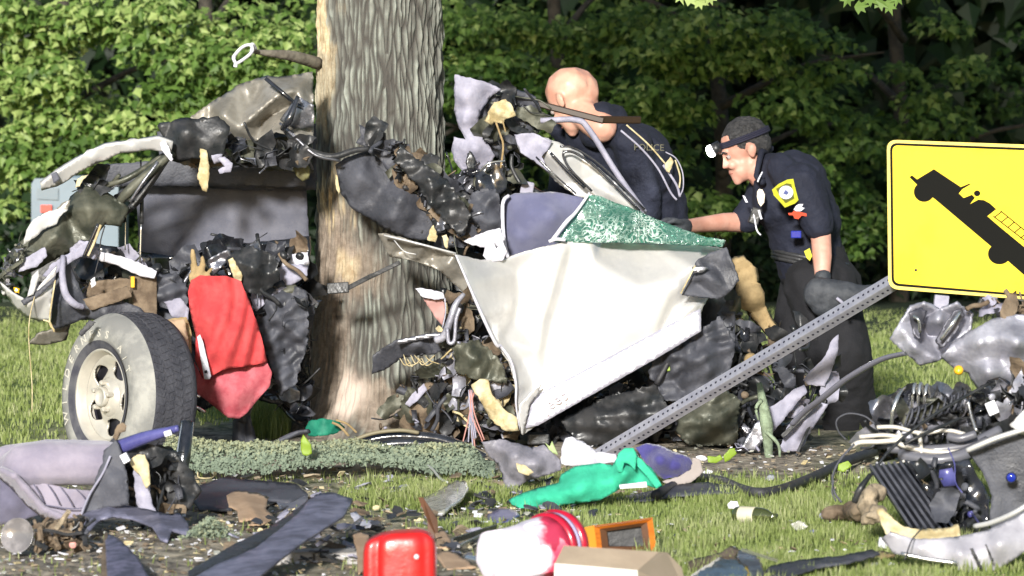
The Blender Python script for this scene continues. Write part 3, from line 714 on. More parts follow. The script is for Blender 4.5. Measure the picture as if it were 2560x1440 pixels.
# ------------------------------------------------------------------ trees behind
barkd = mat('dark_bark', (.03, .026, .02), .95, 0, (.06, .052, .04), 12, .6, 50)
def bg_tree(x, y, label, seed, clumps, dark=0, wr=1.5):
    rs = np.random.RandomState(seed)
    t = thing('young_maple_tree', label, 'tree', (x, y, 0), 'leafy trees behind the lawn')
    MB().tube([(x, y + .5, -.05), (x + .05, y + .5, 1), (x - .04, y + .55, 2.4), (x, y + .5, 4.2)], [.08, .065, .05, .02], sides=10).build('trunk', barkd, t)
    for k in range(5):
        a = rs.uniform(0, 6.28); z = 1. + .5 * k
        MB().tube([(x, y, z), (x + math.cos(a) * .6, y + math.sin(a) * .5, z + .3), (x + math.cos(a) * 1.2, y + math.sin(a) * 1., z + .4)], [.035, .02, .008], sides=6).build('limb', barkd, t)
    cs, rr = [], []
    for (px, py, wpx, hpx) in clumps:                       # boughs that reach forward
        q = P(px, py, y - .9 + rs.uniform(-.25, .25)); cs.append(np.array(q)); s = (y - .9) / F
        rr.append((wpx * s, .45, hpx * s))
    for k in range(12):                                     # the rest of the crown
        an = rs.uniform(0, 6.28); q = rs.uniform(.2, 1) ** .5; z = rs.uniform(.5, 4.6)
        rz = wr * math.sin(math.pi * min(.98, (z + .4) / 5.4)) ** .6
        cs.append(np.array([x + math.cos(an) * rz * q, y + .35 + abs(math.sin(an)) * rz * q * .8, z])); rr.append((rs.uniform(.35, .6), rs.uniform(.3, .5), rs.uniform(.18, .32)))
    nf = len(clumps)
    A1 = boughs(rs, cs[:nf], rr[:nf], 430, .098); A2 = boughs(rs, cs[nf:], rr[nf:], 88, .10)
    C, N, S, Vv = [np.concatenate([a, b]) for a, b in zip(A1, A2)]
    k = C[:, 2] > .12
    leaf_mesh('crown', C[k], N[k], S[k], np.clip(Vv[k] - dark, 0, 1), leafm, t, seed=seed + 1)  # per-tree colour shift paints light falling off from left to right
def C_(x0, x1, y0, y1, n, seed, w=(70, 150), h=(28, 60)):
    r = random.Random(seed); return [(r.uniform(x0, x1), r.uniform(y0, y1), r.uniform(*w), r.uniform(*h)) for _ in range(n)]
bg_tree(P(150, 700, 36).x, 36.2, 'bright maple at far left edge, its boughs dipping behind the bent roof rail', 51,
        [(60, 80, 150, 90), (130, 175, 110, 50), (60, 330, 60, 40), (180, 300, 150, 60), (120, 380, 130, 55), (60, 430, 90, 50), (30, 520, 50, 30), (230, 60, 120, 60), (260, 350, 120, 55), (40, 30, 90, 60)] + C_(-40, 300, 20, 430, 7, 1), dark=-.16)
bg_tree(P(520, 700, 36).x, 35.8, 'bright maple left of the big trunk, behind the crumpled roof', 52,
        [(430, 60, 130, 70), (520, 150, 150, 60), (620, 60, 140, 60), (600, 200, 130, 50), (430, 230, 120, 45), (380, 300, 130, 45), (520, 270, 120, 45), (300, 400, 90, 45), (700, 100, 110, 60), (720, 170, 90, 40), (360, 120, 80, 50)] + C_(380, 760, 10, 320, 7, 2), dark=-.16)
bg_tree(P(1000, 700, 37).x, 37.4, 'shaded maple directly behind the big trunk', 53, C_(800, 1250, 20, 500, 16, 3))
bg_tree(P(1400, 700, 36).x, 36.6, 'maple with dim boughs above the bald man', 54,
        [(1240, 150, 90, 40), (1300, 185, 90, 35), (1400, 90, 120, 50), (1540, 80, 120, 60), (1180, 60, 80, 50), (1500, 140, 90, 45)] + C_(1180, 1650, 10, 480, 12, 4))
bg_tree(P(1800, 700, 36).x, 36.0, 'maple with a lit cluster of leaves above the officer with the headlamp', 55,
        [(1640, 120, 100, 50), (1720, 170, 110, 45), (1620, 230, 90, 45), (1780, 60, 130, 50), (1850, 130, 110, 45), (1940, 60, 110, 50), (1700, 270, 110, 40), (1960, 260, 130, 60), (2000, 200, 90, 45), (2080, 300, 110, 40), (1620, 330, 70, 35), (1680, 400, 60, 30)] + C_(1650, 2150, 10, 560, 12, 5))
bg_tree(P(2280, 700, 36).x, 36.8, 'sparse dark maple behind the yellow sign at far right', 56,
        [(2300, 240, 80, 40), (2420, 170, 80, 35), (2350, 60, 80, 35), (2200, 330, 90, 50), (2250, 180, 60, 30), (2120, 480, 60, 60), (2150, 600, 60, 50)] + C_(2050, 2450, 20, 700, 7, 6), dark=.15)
# deep wood behind them
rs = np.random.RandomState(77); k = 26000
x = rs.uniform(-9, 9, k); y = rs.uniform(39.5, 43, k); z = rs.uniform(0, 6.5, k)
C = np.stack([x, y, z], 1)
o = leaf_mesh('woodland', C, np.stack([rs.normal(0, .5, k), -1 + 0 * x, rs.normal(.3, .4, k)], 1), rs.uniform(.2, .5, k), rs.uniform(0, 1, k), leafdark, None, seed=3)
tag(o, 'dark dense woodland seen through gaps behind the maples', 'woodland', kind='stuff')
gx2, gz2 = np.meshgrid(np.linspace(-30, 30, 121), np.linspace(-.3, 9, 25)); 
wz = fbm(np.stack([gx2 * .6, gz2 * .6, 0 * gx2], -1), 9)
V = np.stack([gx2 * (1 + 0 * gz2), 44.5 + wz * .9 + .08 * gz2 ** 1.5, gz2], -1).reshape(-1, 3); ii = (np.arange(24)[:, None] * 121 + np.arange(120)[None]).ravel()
tag(make_np('wood_backdrop', V, np.stack([ii, ii + 1, ii + 122, ii + 121], 1), mat('dark_backdrop', (.006, .012, .005), .95, 0, (.012, .02, .008), 3, .8, 5), smooth=True), kind='structure')  # near-black backdrop sheet added to close off sky between the trees
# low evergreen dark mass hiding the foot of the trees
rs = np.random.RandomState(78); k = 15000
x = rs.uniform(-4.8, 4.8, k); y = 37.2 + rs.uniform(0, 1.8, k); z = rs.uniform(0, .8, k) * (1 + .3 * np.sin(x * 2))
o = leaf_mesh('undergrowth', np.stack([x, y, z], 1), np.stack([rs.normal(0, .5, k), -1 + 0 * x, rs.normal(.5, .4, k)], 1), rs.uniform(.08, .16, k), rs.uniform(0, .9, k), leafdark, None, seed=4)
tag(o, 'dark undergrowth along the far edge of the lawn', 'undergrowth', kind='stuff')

# grey ground cover strip in front of the tree
rs = np.random.RandomState(12); k = 15000
t = rs.uniform(0, 1, k); Xa = G(375, 1190).x; Xb = G(1235, 1190).x
x = Xa + (Xb - Xa) * t; y = 20.75 + rs.uniform(-.33, .36, k) + .05 * np.sin(x * 7)
prof = .125 * np.clip(1 - ((y - 20.78) / .42) ** 2, 0, 1) ** .5 * (1 + .22 * fbm(np.stack([x * 6, y * 5, 0 * x], -1), 5)) * np.clip(t * 25, 0, 1) * np.clip((1 - t) * 14, .25, 1)
z = prof * rs.uniform(.35, 1.0, k) ** .5
N = np.stack([rs.normal(0, .6, k), (y - 20.8) * 2 + rs.normal(-.3, .5, k), .5 + rs.normal(.2, .5, k)], 1)
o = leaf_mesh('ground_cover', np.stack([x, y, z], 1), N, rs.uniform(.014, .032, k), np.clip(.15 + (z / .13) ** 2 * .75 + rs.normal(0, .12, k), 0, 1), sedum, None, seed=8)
tag(o, 'strip of low dusty grey green ground cover between the debris and the tree', 'ground cover', kind='stuff')
rs = np.random.RandomState(13); k = 1100; c0 = G(520, 1348)
x = c0.x + rs.normal(0, .045, k); y = c0.y + .05 + rs.normal(0, .07, k); z = .07 * np.exp(-((x - c0.x) / .07) ** 2) * rs.uniform(0, 1, k)
tag(leaf_mesh('ground_cover', np.stack([x, y, z], 1), rs.normal(0, .6, (k, 3)) + np.array([0, -.5, .7]), rs.uniform(.012, .026, k), rs.uniform(.1, .9, k), sedum, None, seed=9), 'small torn tuft of grey green ground cover on the dirt', 'ground cover', kind='stuff')
# ------------------------------------------------------------------ the wrecked car
WY = 22.3
car = thing('wrecked_car', 'mangled silver car torn in two and wrapped around the big tree trunk', 'car', (-.35, WY, 0))
# --- left half: rear of the body
sheet('side_panel', greyp, car, [(340, 452), (765, 452), (775, 648), (350, 655)], 22.95, .02, amp=.02, nsc=2, step=14)
sheet('header_rail', greyd, car, [(250, 412), (420, 400), (770, 400), (768, 468), (330, 462), (240, 470)], 22.8, .03, amp=.02, nsc=4, seed=3, crumple=.008)
sheet('rear_header', greyd, car, [(392, 330), (470, 318), (600, 330), (700, 318), (790, 310), (790, 475), (600, 470), (430, 465), (300, 470), (340, 420), (400, 400)], 22.86, .02, inner=[(520, 390, -.08), (660, 380, -.1), (600, 430, .03)], amp=.03, nsc=5, crumple=.015, step=10, seed=301)
sheet('roof_panel', silver_dirty, car, [(462, 302, .0), (528, 256, .0), (602, 210, .05), (665, 190, .1), (700, 192, .12), (782, 180, .1), (784, 345, -.14), (735, 340, -.2), (690, 330, -.12), (640, 352, -.05), (570, 385, .05), (520, 340, .0)], 22.6, .004,
      inner=[(560, 290, -.13), (610, 215, .02), (622, 262, -.02), (655, 300, .05), (668, 196, .05), (700, 235, -.12), (730, 262, .02), (745, 225, -.05), (600, 320, -.14), (640, 285, -.16)], step=7, amp=.012, crumple=.016, nsc=6, seed=5)
sheet('roof_flap', bare, car, [(700, 300, .05), (742, 240, 0), (785, 262, -.05), (785, 315, -.02), (735, 322, .03)], 22.42, .003, crumple=.01, seed=6)
mb = MB(); mb.bar(P(664, 196, 22.45), P(742, 262, 22.4), .018, .012); mb.bar(P(742, 262, 22.4), P(784, 282, 22.4), .02, .012)
mb.tube([P(706, 322, 22.35), P(722, 300, 22.3), P(745, 240, 22.32)], [.012, .02, .008]); mb.build('roof_crossbar', blackg, car)
sheet('roof_rail', silver, car, [(103, 472, .03), (101, 458, 0), (140, 428, -.02), (220, 377, -.03), (262, 360, -.03), (330, 350, -.02), (398, 341, 0), (432, 352, .02), (428, 379, .04), (378, 372, .02), (300, 380, .01), (268, 396, 0), (236, 406, 0), (190, 432, .02), (165, 450, .03), (142, 462, .04)], 22.0, .022, amp=.002, step=7, jag=.5, inner=[(230, 392, -.05), (330, 362, -.05)], mode='tps')
sheet('rail_end_cap', greyp, car, [(128, 436), (141, 429), (150, 448), (134, 459)], 21.975, .02, step=6, jag=.3)
sheet('torn_trim', whitec, car, [(400, 356), (414, 352), (424, 372), (433, 398), (428, 404), (414, 388), (403, 374)], 21.97, .004, crumple=.008, step=5)
sheet('torn_header', black, car, [(394, 316), (400, 308), (432, 306), (470, 300), (545, 294), (572, 320), (560, 384), (530, 398), (480, 392), (446, 402), (424, 392), (412, 350)], 22.15, .03, inner=[(470, 330, -.08), (520, 350, -.03), (440, 370, -.06)], amp=.02, crumple=.012, nsc=6, seed=9)
junk('torn_header_fragments', car, [(450, 350), (600, 345), (700, 350), (780, 345), (780, 400), (560, 420), (440, 400)], 22.25, 22.6, 100, 2, [black, greyd, olive, bare, brown], .05)
sheet('underside_lining', olive, car, [(545, 330), (640, 350), (780, 330), (782, 430), (660, 425), (560, 405)], 22.66, .02, amp=.05, crumple=.02, nsc=8, seed=19)
sheet('hanging_flap', cream, car, [(500, 372), (516, 376), (523, 412), (523, 440), (517, 480), (506, 476), (493, 442), (500, 405)], 22.1, .006, crumple=.01, step=6, seed=4)
sheet('hanging_flap', lilac, car, [(543, 396), (562, 392), (582, 408), (577, 430), (549, 434), (545, 425), (563, 416)], 22.1, .006, crumple=.01, step=6, seed=7)
sheet('hanging_flap', lilac, car, [(528, 388), (556, 385), (552, 405), (535, 410)], 22.12, .006, crumple=.01, step=6, seed=8)
mb = MB()
for k, (a, b_, c, r) in enumerate([((432, 380), (330, 470), (285, 520), .020), ((420, 392), (345, 500), (292, 548), .016), ((410, 388), (320, 445), (240, 470), .013), ((402, 400), (300, 490), (262, 500), .012)]):
    mb.tube([P(*a, 22.1), P(*b_, 22.05 + .05 * k), P(*c, 22.1)], [r, r * 1.2, r * .8], m=k % 2)
mb.tube([P(395, 405, 22.0), P(360, 452, 21.98), P(325, 505, 22.0)], .007, m=2)
mb.build('bent_pillar', [olive, black, bare], car)
junk('pillar_fragments', car, [(200, 455), (300, 440), (350, 480), (310, 560), (250, 530), (195, 480)], 22.0, 22.3, 55, 31, [black, olive, greyd], .04)
sheet('trim_curl', cream, car, [(188, 470), (192, 452), (204, 440), (222, 436), (206, 452), (200, 466)], 22.0, .006, step=5)
sheet('quarter_panel', olive, car, [(160, 530), (178, 492), (212, 466), (262, 478), (322, 520), (302, 566), (262, 560), (232, 600), (190, 622), (150, 640), (100, 668), (52, 690), (8, 655), (4, 700), (18, 640), (42, 612), (70, 590), (112, 560), (130, 528)], 22.05, .012,
      inner=[(220, 520, -.12), (140, 590, -.1), (90, 640, -.08), (270, 520, -.06), (60, 650, -.12)], amp=.03, nsc=6, crumple=.006, step=8, seed=11)
sheet('torn_paint_edge', silver, car, [(58, 612), (66, 575), (84, 548), (118, 530), (150, 520), (170, 524), (150, 542), (142, 560), (108, 574), (92, 590), (74, 602)], 21.93, .004, crumple=.008, step=6, seed=12)
sheet('torn_paint_edge', silver_dirty, car, [(142, 520), (160, 505), (176, 500), (170, 524), (150, 534)], 21.93, .004, crumple=.008, step=6, seed=13)
junk('shredded_edge', car, [(2, 690), (20, 640), (60, 596), (70, 620), (40, 680), (30, 740), (8, 730)], 21.85, 22.05, 60, 32, [olive, black, bare, silver], .022, tubes=.5)
sheet('reflection_patch', lilac, car, [(46, 680), (52, 652), (86, 632), (112, 618), (118, 640), (92, 668)], 21.9, .003, crumple=.006, step=6, seed=14)  # pale sheet painted in for light reflecting off the quarter panel
sheet('lower_trim_strip', lilac, car, [(106, 690), (128, 660), (190, 622), (212, 604), (240, 602), (238, 622), (182, 652), (150, 676), (128, 694)], 21.92, .006, crumple=.012, step=6, seed=15)
sheet('bumper_corner', silver, car, [(0, 704, .03), (30, 730, 0), (62, 748, -.03), (100, 712, -.03), (142, 664, -.02), (134, 720, 0), (127, 800, .05), (95, 800, .06), (66, 792, .07), (38, 768, .06), (18, 738, .05)], 21.85, .008, inner=[(70, 760, -.05), (120, 735, -.02)], amp=.003, step=7, jag=.5)
sheet('bumper_step', greyd, car, [(52, 752), (100, 722), (138, 690), (137, 702), (100, 738), (60, 764)], 21.80, .004, step=6, jag=.4)
sheet('bumper_bracket', silver, car, [(80, 690), (96, 674), (98, 690), (84, 736), (68, 742), (74, 716)], 21.78, .004, step=6, jag=.4)
sheet('lamp_housing', amber, car, [(34, 718), (50, 722), (48, 734), (38, 732)], 21.8, .01, step=5)
sheet('wheel_arch_liner', greyd, car, [(142, 670), (168, 640), (186, 690), (212, 745), (300, 750), (352, 770), (372, 800), (300, 812), (218, 792), (170, 812), (130, 822), (128, 745)], 22.0, .012, inner=[(170, 760, -.1), (260, 780, -.06)], mode='tps', amp=.01)
MB().tube([P(158, 640, 21.9), P(156, 690, 21.86), P(164, 735, 21.85), (P(186, 760, 21.86)), P(208, 768, 21.9)], [.012, .017, .018, .014]).build('arch_flange', lilac, car)
sheet('floor_plank', brown, car, [(208, 748), (240, 738), (276, 728), (320, 715), (330, 742), (268, 764), (226, 775)], 21.95, .02, crumple=.012, step=7, seed=16)
sheet('floor_board', brown, car, [(225, 705), (300, 695), (360, 700), (350, 735), (270, 745), (215, 742)], 22.1, .02, crumple=.02, step=7, seed=17)
sheet('load_cover', whitec, car, [(240, 628), (262, 632), (302, 640), (345, 655), (392, 678), (386, 696), (350, 690), (296, 664), (248, 650)], 22.0, .006, folds=(.4, 14, .008), crumple=.01, step=7, seed=18, mode='tps')
sheet('load_cover_end', lilac, car, [(175, 620), (200, 600), (226, 606), (250, 630), (240, 650), (205, 640), (180, 648)], 22.0, .02, crumple=.02, step=7, seed=20)
mb = MB(); mb.tube([P(352, 400, 22.2), P(352, 470, 22.2)], .004, 1); mb.tube([P(355, 455, 22.2), P(354, 560, 22.2)], .009, 1); mb.tube([P(353, 555, 22.2), P(350, 655, 22.2)], .0045, 0)
mb.tube([P(316, 520, 22.2), P(314, 560, 22.2), P(313, 625, 22.2)], .003, 0); mb.build('gas_strut', [chrome, black], car)
mb = MB(); mb.tube([P(246, 560, 21.9), P(228, 600, 21.9), P(208, 645, 21.9)], .008, 1); mb.tube([P(252, 562, 21.88), P(236, 605, 21.88), P(220, 640, 21.88)], .006, 0); mb.tube([P(262, 565, 21.9), P(252, 600, 21.9), P(248, 640, 21.9), P(236, 690, 21.9)], .003, 2)
mb.build('headrest_post', [cream, blackg, darkwire], car)
sheet('plastic_tag', paperw, car, [(226, 700), (237, 692), (240, 712), (228, 720)], 21.88, .004, step=5)
sheet('interior_shell', blackg, car, [(150, 640), (240, 610), (420, 640), (600, 610), (775, 590), (778, 1075), (740, 1060), (690, 1010), (600, 985), (500, 1030), (420, 930), (300, 800), (190, 800)], 22.9, .02, amp=.07, nsc=5, crumple=.03, step=13, seed=21, mode='tps')
junk('interior_wreckage', car, [(190, 625), (300, 640), (470, 660), (600, 610), (770, 620), (772, 800), (600, 790), (470, 860), (390, 800), (320, 770), (220, 770)], 22.1, 22.8, 420, 22, [black, greyd, blackg, olive, brown, bare, lilac], .055)
junk('underbody_wreckage', car, [(640, 700), (772, 700), (770, 1040), (700, 1000), (660, 960), (470, 1000), (470, 850), (640, 800)], 22.3, 22.8, 230, 23, [blackg, black, greyd, greyd, bare], .06)
mb = MB(); mb.box(P(357, 745, 22.1), .11, .1, .2, Matrix.Rotation(.3, 3, 'Z')); mb.box(P(352, 700, 22.1), .05, .05, .09); mb.build('body_mount', brown, car, smooth=False, bevel=.006)
mb = MB(); mb.box(P(332, 705, 22.0), .018, .02, .05); mb.build('striker', amber, car, smooth=False, bevel=.003)
sheet('torn_airbag', whitec, car, [(676, 640), (690, 628), (722, 636), (770, 630), (772, 664), (738, 690), (708, 700), (682, 702), (672, 676)], 22.3, .006, folds=(.8, 10, .012), crumple=.016, step=6, seed=24)
sheet('torn_airbag', lilac, car, [(690, 672), (730, 660), (770, 665), (768, 690), (725, 712), (695, 708)], 22.26, .02, crumple=.02, step=6, seed=25)
sheet('dash_fragment', bare, car, [(520, 650), (548, 632), (574, 622), (580, 640), (556, 664), (536, 690), (524, 676)], 22.1, .006, crumple=.02, step=5, seed=26)
sheet('dash_fragment', cream, car, [(570, 650), (582, 644), (606, 690), (600, 720), (586, 700)], 22.05, .006, crumple=.02, step=5, seed=27)
sheet('dash_fragment', lilac, car, [(630, 720), (655, 728), (662, 760), (640, 780), (628, 750)], 22.2, .02, crumple=.02, step=6, seed=28)
sheet('dash_fragment', lilac, car, [(410, 755), (450, 745), (472, 770), (470, 800), (432, 792)], 22.1, .02, crumple=.02, step=6, seed=29)
sheet('rear_arch', greyd, car, [(330, 782), (420, 775), (470, 820), (490, 900), (486, 985), (470, 960), (452, 880), (410, 820), (350, 800)], 22.25, .02, mode='tps', amp=.02, seed=30)
MB().tube([P(480, 960, 22.5), P(560, 940, 22.6), P(700, 900, 22.6)], .035, sides=12).build('axle', rust, car)
MB().tube([P(655, 800, 22.5), P(680, 880, 22.5), P(700, 960, 22.5), P(735, 1010, 22.5)], [.05, .06, .05, .03], sides=10).build('exhaust_box', black, car)
mb = MB(); mb.tube([P(470, 1000, 21.9), P(485, 988, 21.88), P(500, 992, 21.88)], .007); mb.tube([P(470, 1010, 21.9), P(492, 1018, 21.88), P(512, 1030, 21.9)], .007); mb.build('brake_line', chrome, car)
sheet('mud_flap', greyd, car, [(586, 1050), (600, 1036), (624, 1040), (634, 1078), (640, 1120), (618, 1124), (582, 1112)], 22.4, .02, folds=(0, 14, .012), step=7, seed=33)
MB().tube([P(620, 1000, 22.4), P(612, 1030, 22.4), P(606, 1055, 22.4)], .03).build('flap_bracket', black, car)
mb = MB(); mb.tube([P(88, 735, 21.8), P(75, 790, 21.78), P(72, 850, 21.78), P(80, 960, 21.8), P(80, 1030, 21.8)], .0022); mb.tube([P(138, 700, 21.8), P(124, 800, 21.8), P(136, 826, 21.8)], .004); mb.tube([P(108, 800, 21.8), P(124, 806, 21.8), P(136, 830, 21.8)], .004)
mb.build('loose_wire', cream, car)
sheet('torn_bumper_skin', silver_dirty, car, [(70, 858, 0), (98, 832, -.02), (150, 818, 0), (175, 812, .05), (165, 850, .06), (110, 862, .03)], 22.05, .008, amp=.004, step=7)

# --- the wheel
wl = P(257, 992, 21.55); wax = Vector((-math.sin(math.radians(54)), -math.cos(math.radians(54)), .05)).normalized()
wheel = MB()
Rt, Wt = .372, .27
prof = [(.222, -.005), (.232, .014), (.262, .026), (.30, .022), (.335, .008), (.357, -.02), (.368, -.045)]
tyre = MB().lathe(wl, wax, prof, 72, closed=True).build('tyre', sidewall, car)
tm = MB(); tm.lathe(wl, wax, [(.368, -.044), (.3705, -.06), (.371, -Wt + .04), (.36, -Wt + .01), (.33, -Wt), (.22, -Wt)], 72, closed=True)
u_ = wax.orthogonal().normalized(); v_ = wax.cross(u_)
tm.build('tread_band', tread, tyre)
mb = MB()
for k in range(64):
    a = 2 * math.pi * k / 64
    for j, hh in enumerate((-.07, -.115, -.16, -.205)):
        a2 = a + (.05 if j % 2 else 0); rd = u_ * math.cos(a2) + v_ * math.sin(a2); tg = wax.cross(rd)
        R = Matrix((tg, wax, rd)).transposed() @ Matrix.Rotation(.35 if j % 2 else -.35, 3, 'Z')
        mb.box(wl + wax * hh + rd * .3715, .026, .036, .006, R)
mb.build('tread_blocks', tread, tyre, smooth=False, kind='stuff')
MB().lathe(wl, wax, [(.205, .004), (.216, .018), (.226, .0185), (.248, .0275)], 64, closed=True).build('bead', sidedark, tyre)
rim = MB()
rim.lathe(wl, wax, [(.2, -.03), (.205, -.004), (.212, .012), (.207, .016), (.2, .008), (.196, -.012), (.186, -.03), (.181, -.06)], 64, closed=True)
rm = rim.build('rim', rimm, car)
# disc with five openings
ho = 5; NA = 330; NR = 56; vv, ff = [], []
def disc_h(r): return -.036 + .05 * max(0, 1 - (r / .085) ** 4) * .55 + .006 * math.cos(r * 40) * 0 - .02 * math.exp(-((r - .13) / .03) ** 2)
def inside_hole(r, a):
    k = round((a - .55) / (2 * math.pi / ho)); d = a - .55 - k * 2 * math.pi / ho
    return ((r - .135) / .040) ** 2 + (d * r / .054) ** 2 < 1
for i in range(NR + 1):
    r = .002 + (.188 - .002) * i / NR
    for j in range(NA):
        a = 2 * math.pi * j / NA; vv.append(wl + wax * disc_h(r) + (u_ * math.cos(a) + v_ * math.sin(a)) * r)
for i in range(NR):
    for j in range(NA):
        r = .002 + .186 * (i + .5) / NR; a = 2 * math.pi * (j + .5) / NA
        if a > math.pi * 1.999: a -= 0
        if inside_hole(r, a) : continue
        ff.append([i * NA + j, i * NA + (j + 1) % NA, (i + 1) * NA + (j + 1) % NA, (i + 1) * NA + j])
make('disc', vv, ff, rimm, rm, solid=.012)
MB().lathe(wl - wax * .09, wax, [(.02, 0), (.17, 0), (.178, .01), (.178, .02)], 40).build('brake_drum', rimd, rm)
MB().lathe(wl - wax * .2, wax, [(.19, 0), (.185, .17)], 48, closed=True).build('inner_barrel', rimd, rm)
MB().lathe(wl, wax, [(.045, -.01), (.043, .016), (.036, .020), (.034, .008), (.0, .009)], 28).build('hub', rimm, rm)
for k in range(5):
    a = 2 * math.pi * k / 5 + .9; c = wl + (u_ * math.cos(a) + v_ * math.sin(a)) * .062 - wax * .01
    MB().lathe(c, wax, [(.012, 0), (.0115, .026), (.008, .032), (.0, .033)], 6).build('lug_nut', rimm, rm, smooth=False)
# raised letters round the sidewall
def text_mesh(body, size, ext=.0):
    cu = bpy.data.curves.new('t', 'FONT'); cu.body = body; cu.size = size; cu.extrude = ext; cu.align_x = 'CENTER'; cu.resolution_u = 2
    o = bpy.data.objects.new('t', cu); col.objects.link(o); dg = bpy.context.evaluated_depsgraph_get()
    me = bpy.data.meshes.new_from_object(o.evaluated_get(dg)); v = [x.co.copy() for x in me.vertices]; f = [list(p.vertices) for p in me.polygons]
    bpy.data.objects.remove(o); bpy.data.meshes.remove(me); return v, f
mb = MB(); upw = (Vector((0, 0, 1)) - wax * wax.z).normalized(); rtw = upw.cross(wax).normalized()     # right as seen facing the wheel
def side_text(s, a0, a1, size):
    for i, ch in enumerate(s):
        v, f = text_mesh(ch, size, .0015)
        a = math.radians(a0 + (a1 - a0) * i / (len(s) - 1)); rd = upw * math.cos(a) + rtw * math.sin(a); tg = -upw * math.sin(a) + rtw * math.cos(a)
        mb.add([wl + rd * (.262 + q.y) + tg * q.x * 1.15 + wax * (.027 + q.z) for q in v], f)
side_text('WILDERNESS', -112, 12, .052); side_text('A/T', 38, 62, .045)
mb.build('raised_lettering', letterm, tyre, smooth=False)
sheet('tyre_slash', rubber, car, [(222, 800), (240, 806), (205, 842), (196, 834)], 21.45, .004, step=5)

# --- wreckage folded round the trunk
sheet('folded_bonnet', greyd, car, [(838, 412), (862, 396), (918, 378), (960, 402), (1010, 430), (1052, 442), (1100, 500), (1130, 570), (1112, 600), (1052, 600), (1005, 590), (962, 572), (920, 542), (880, 520), (852, 480), (846, 445)], 22.5, .008,
      inner=[(900, 440, -.1), (950, 480, -.05), (1000, 500, -.12), (1050, 540, -.05), (930, 420, -.02), (980, 545, -.1)], amp=.015, nsc=8, crumple=.008, step=8, seed=41)
sheet('folded_bonnet_edge', greyd, car, [(898, 312), (918, 322), (945, 350), (985, 395), (1012, 425), (980, 436), (950, 400), (925, 372), (890, 358), (902, 338)], 22.45, .01, crumple=.015, amp=.02, step=7, seed=42)
junk('bonnet_fragments', car, [(905, 318), (950, 330), (1010, 370), (1080, 440), (1130, 480), (1200, 560), (1180, 620), (1110, 600), (1040, 480), (960, 400)], 22.35, 22.55, 260, 43, [black, greyd, greyd, olive, brown, bare], .04)
mb = MB(); mb.tube([P(712, 322, 22.45), P(735, 348, 22.4), P(772, 378, 22.38), P(830, 392, 22.38), P(885, 376, 22.4), P(925, 372, 22.42)], [.014, .02, .018, .014, .012], sides=10)
mb.tube([P(700, 308, 22.4), P(745, 350, 22.35), P(790, 388, 22.33), P(850, 402, 22.36)], [.006, .009, .006], m=1); mb.build('bent_crossmember', [black, bare], car)
sheet('olive_bracket', mat('olive_primer', (.2, .19, .08), .6, 0, (.13, .12, .06), 12, .3), car, [(713, 384, 0), (722, 374, 0), (742, 368, -.03), (764, 400, -.03), (776, 422, 0), (772, 446, .02), (756, 452, .02), (742, 440, 0), (728, 412, 0)], 22.45, .01, crumple=.01, step=6, seed=44)
sheet('torn_bark_strip', cream, car, [(838, 436), (846, 442), (852, 474), (846, 486), (840, 466)], 22.55, .004, step=5)
sheet('spiked_panel_end', silver_dirty, car, [(945, 584, .0), (958, 583, 0), (1000, 592, -.05), (1060, 612, -.08), (1138, 634, -.05), (1152, 650, 0), (1166, 690, .02), (1190, 760, .05), (1155, 728, .05), (1128, 704, .04), (1098, 676, 0), (1040, 654, 0), (972, 640, .04)], 22.3, .004, inner=[(1010, 625, .05), (1080, 645, .05), (1120, 660, -.05)], amp=.006, crumple=.005, step=7, seed=45)
mb = MB(); mb.tube([P(960, 588, 22.22), P(1050, 610, 22.18), P(1140, 634, 22.2)], .005); mb.tube([P(985, 600, 22.24), P(1010, 628, 22.2), P(1040, 636, 22.2)], .003); mb.build('panel_hem', silver, car)
mb = MB(); mb.bar(P(1000, 656, 22.28), P(930, 690, 22.3), .02, .014); mb.bar(P(932, 688, 22.3), P(866, 722, 22.33), .022, .014); mb.bar(P(872, 718, 22.31), P(818, 722, 22.33), .05, .012, roll=.15)
mb.build('pointed_bracket', black, car, smooth=False, bevel=.004)
sheet('inner_arch', greyd, car, [(932, 888, 0), (985, 852, -.04), (1060, 836, -.06), (1122, 828, -.05), (1152, 800, -.02), (1165, 830, 0), (1130, 862, -.02), (1090, 884, 0), (1010, 892, .02), (960, 925, .04), (930, 935, .05)], 22.35, .006, inner=[(1050, 860, -.1)], crumple=.01, step=7, seed=46)
sheet('inner_arch_lip', bare, car, [(990, 852, 0), (1060, 836, 0), (1122, 828, 0), (1124, 838, 0), (1060, 848, 0), (992, 862, 0)], 22.24, .004, step=6, crumple=.004, seed=47)
sheet('hose_cover', whitec, car, [(1038, 722), (1056, 720), (1108, 732), (1112, 746), (1086, 750), (1056, 742)], 22.25, .015, step=5, crumple=.006, seed=48)
sheet('torn_gasket', mat('faded_pink_plastic', (.4, .22, .2), .6), car, [(1058, 746), (1108, 748), (1118, 780), (1106, 815), (1085, 790)], 22.3, .004, step=6, crumple=.008, seed=49)
mb = MB(); mb.tube([P(1160, 735, 22.2), P(1140, 760, 22.18), P(1126, 800, 22.18), P(1110, 840, 22.2), P(1090, 850, 22.22)], [.01, .016, .018, .02]); mb.tube([P(1150, 770, 22.15), P(1140, 800, 22.15), P(1136, 850, 22.15), P(1122, 856, 22.15), P(1118, 820, 22.15)], .009)
mb.tube([P(1112, 745, 22.2), P(1114, 780, 22.2), P(1106, 820, 22.2)], .004); mb.build('wishbone_arm', alum, car)
mb = MB()
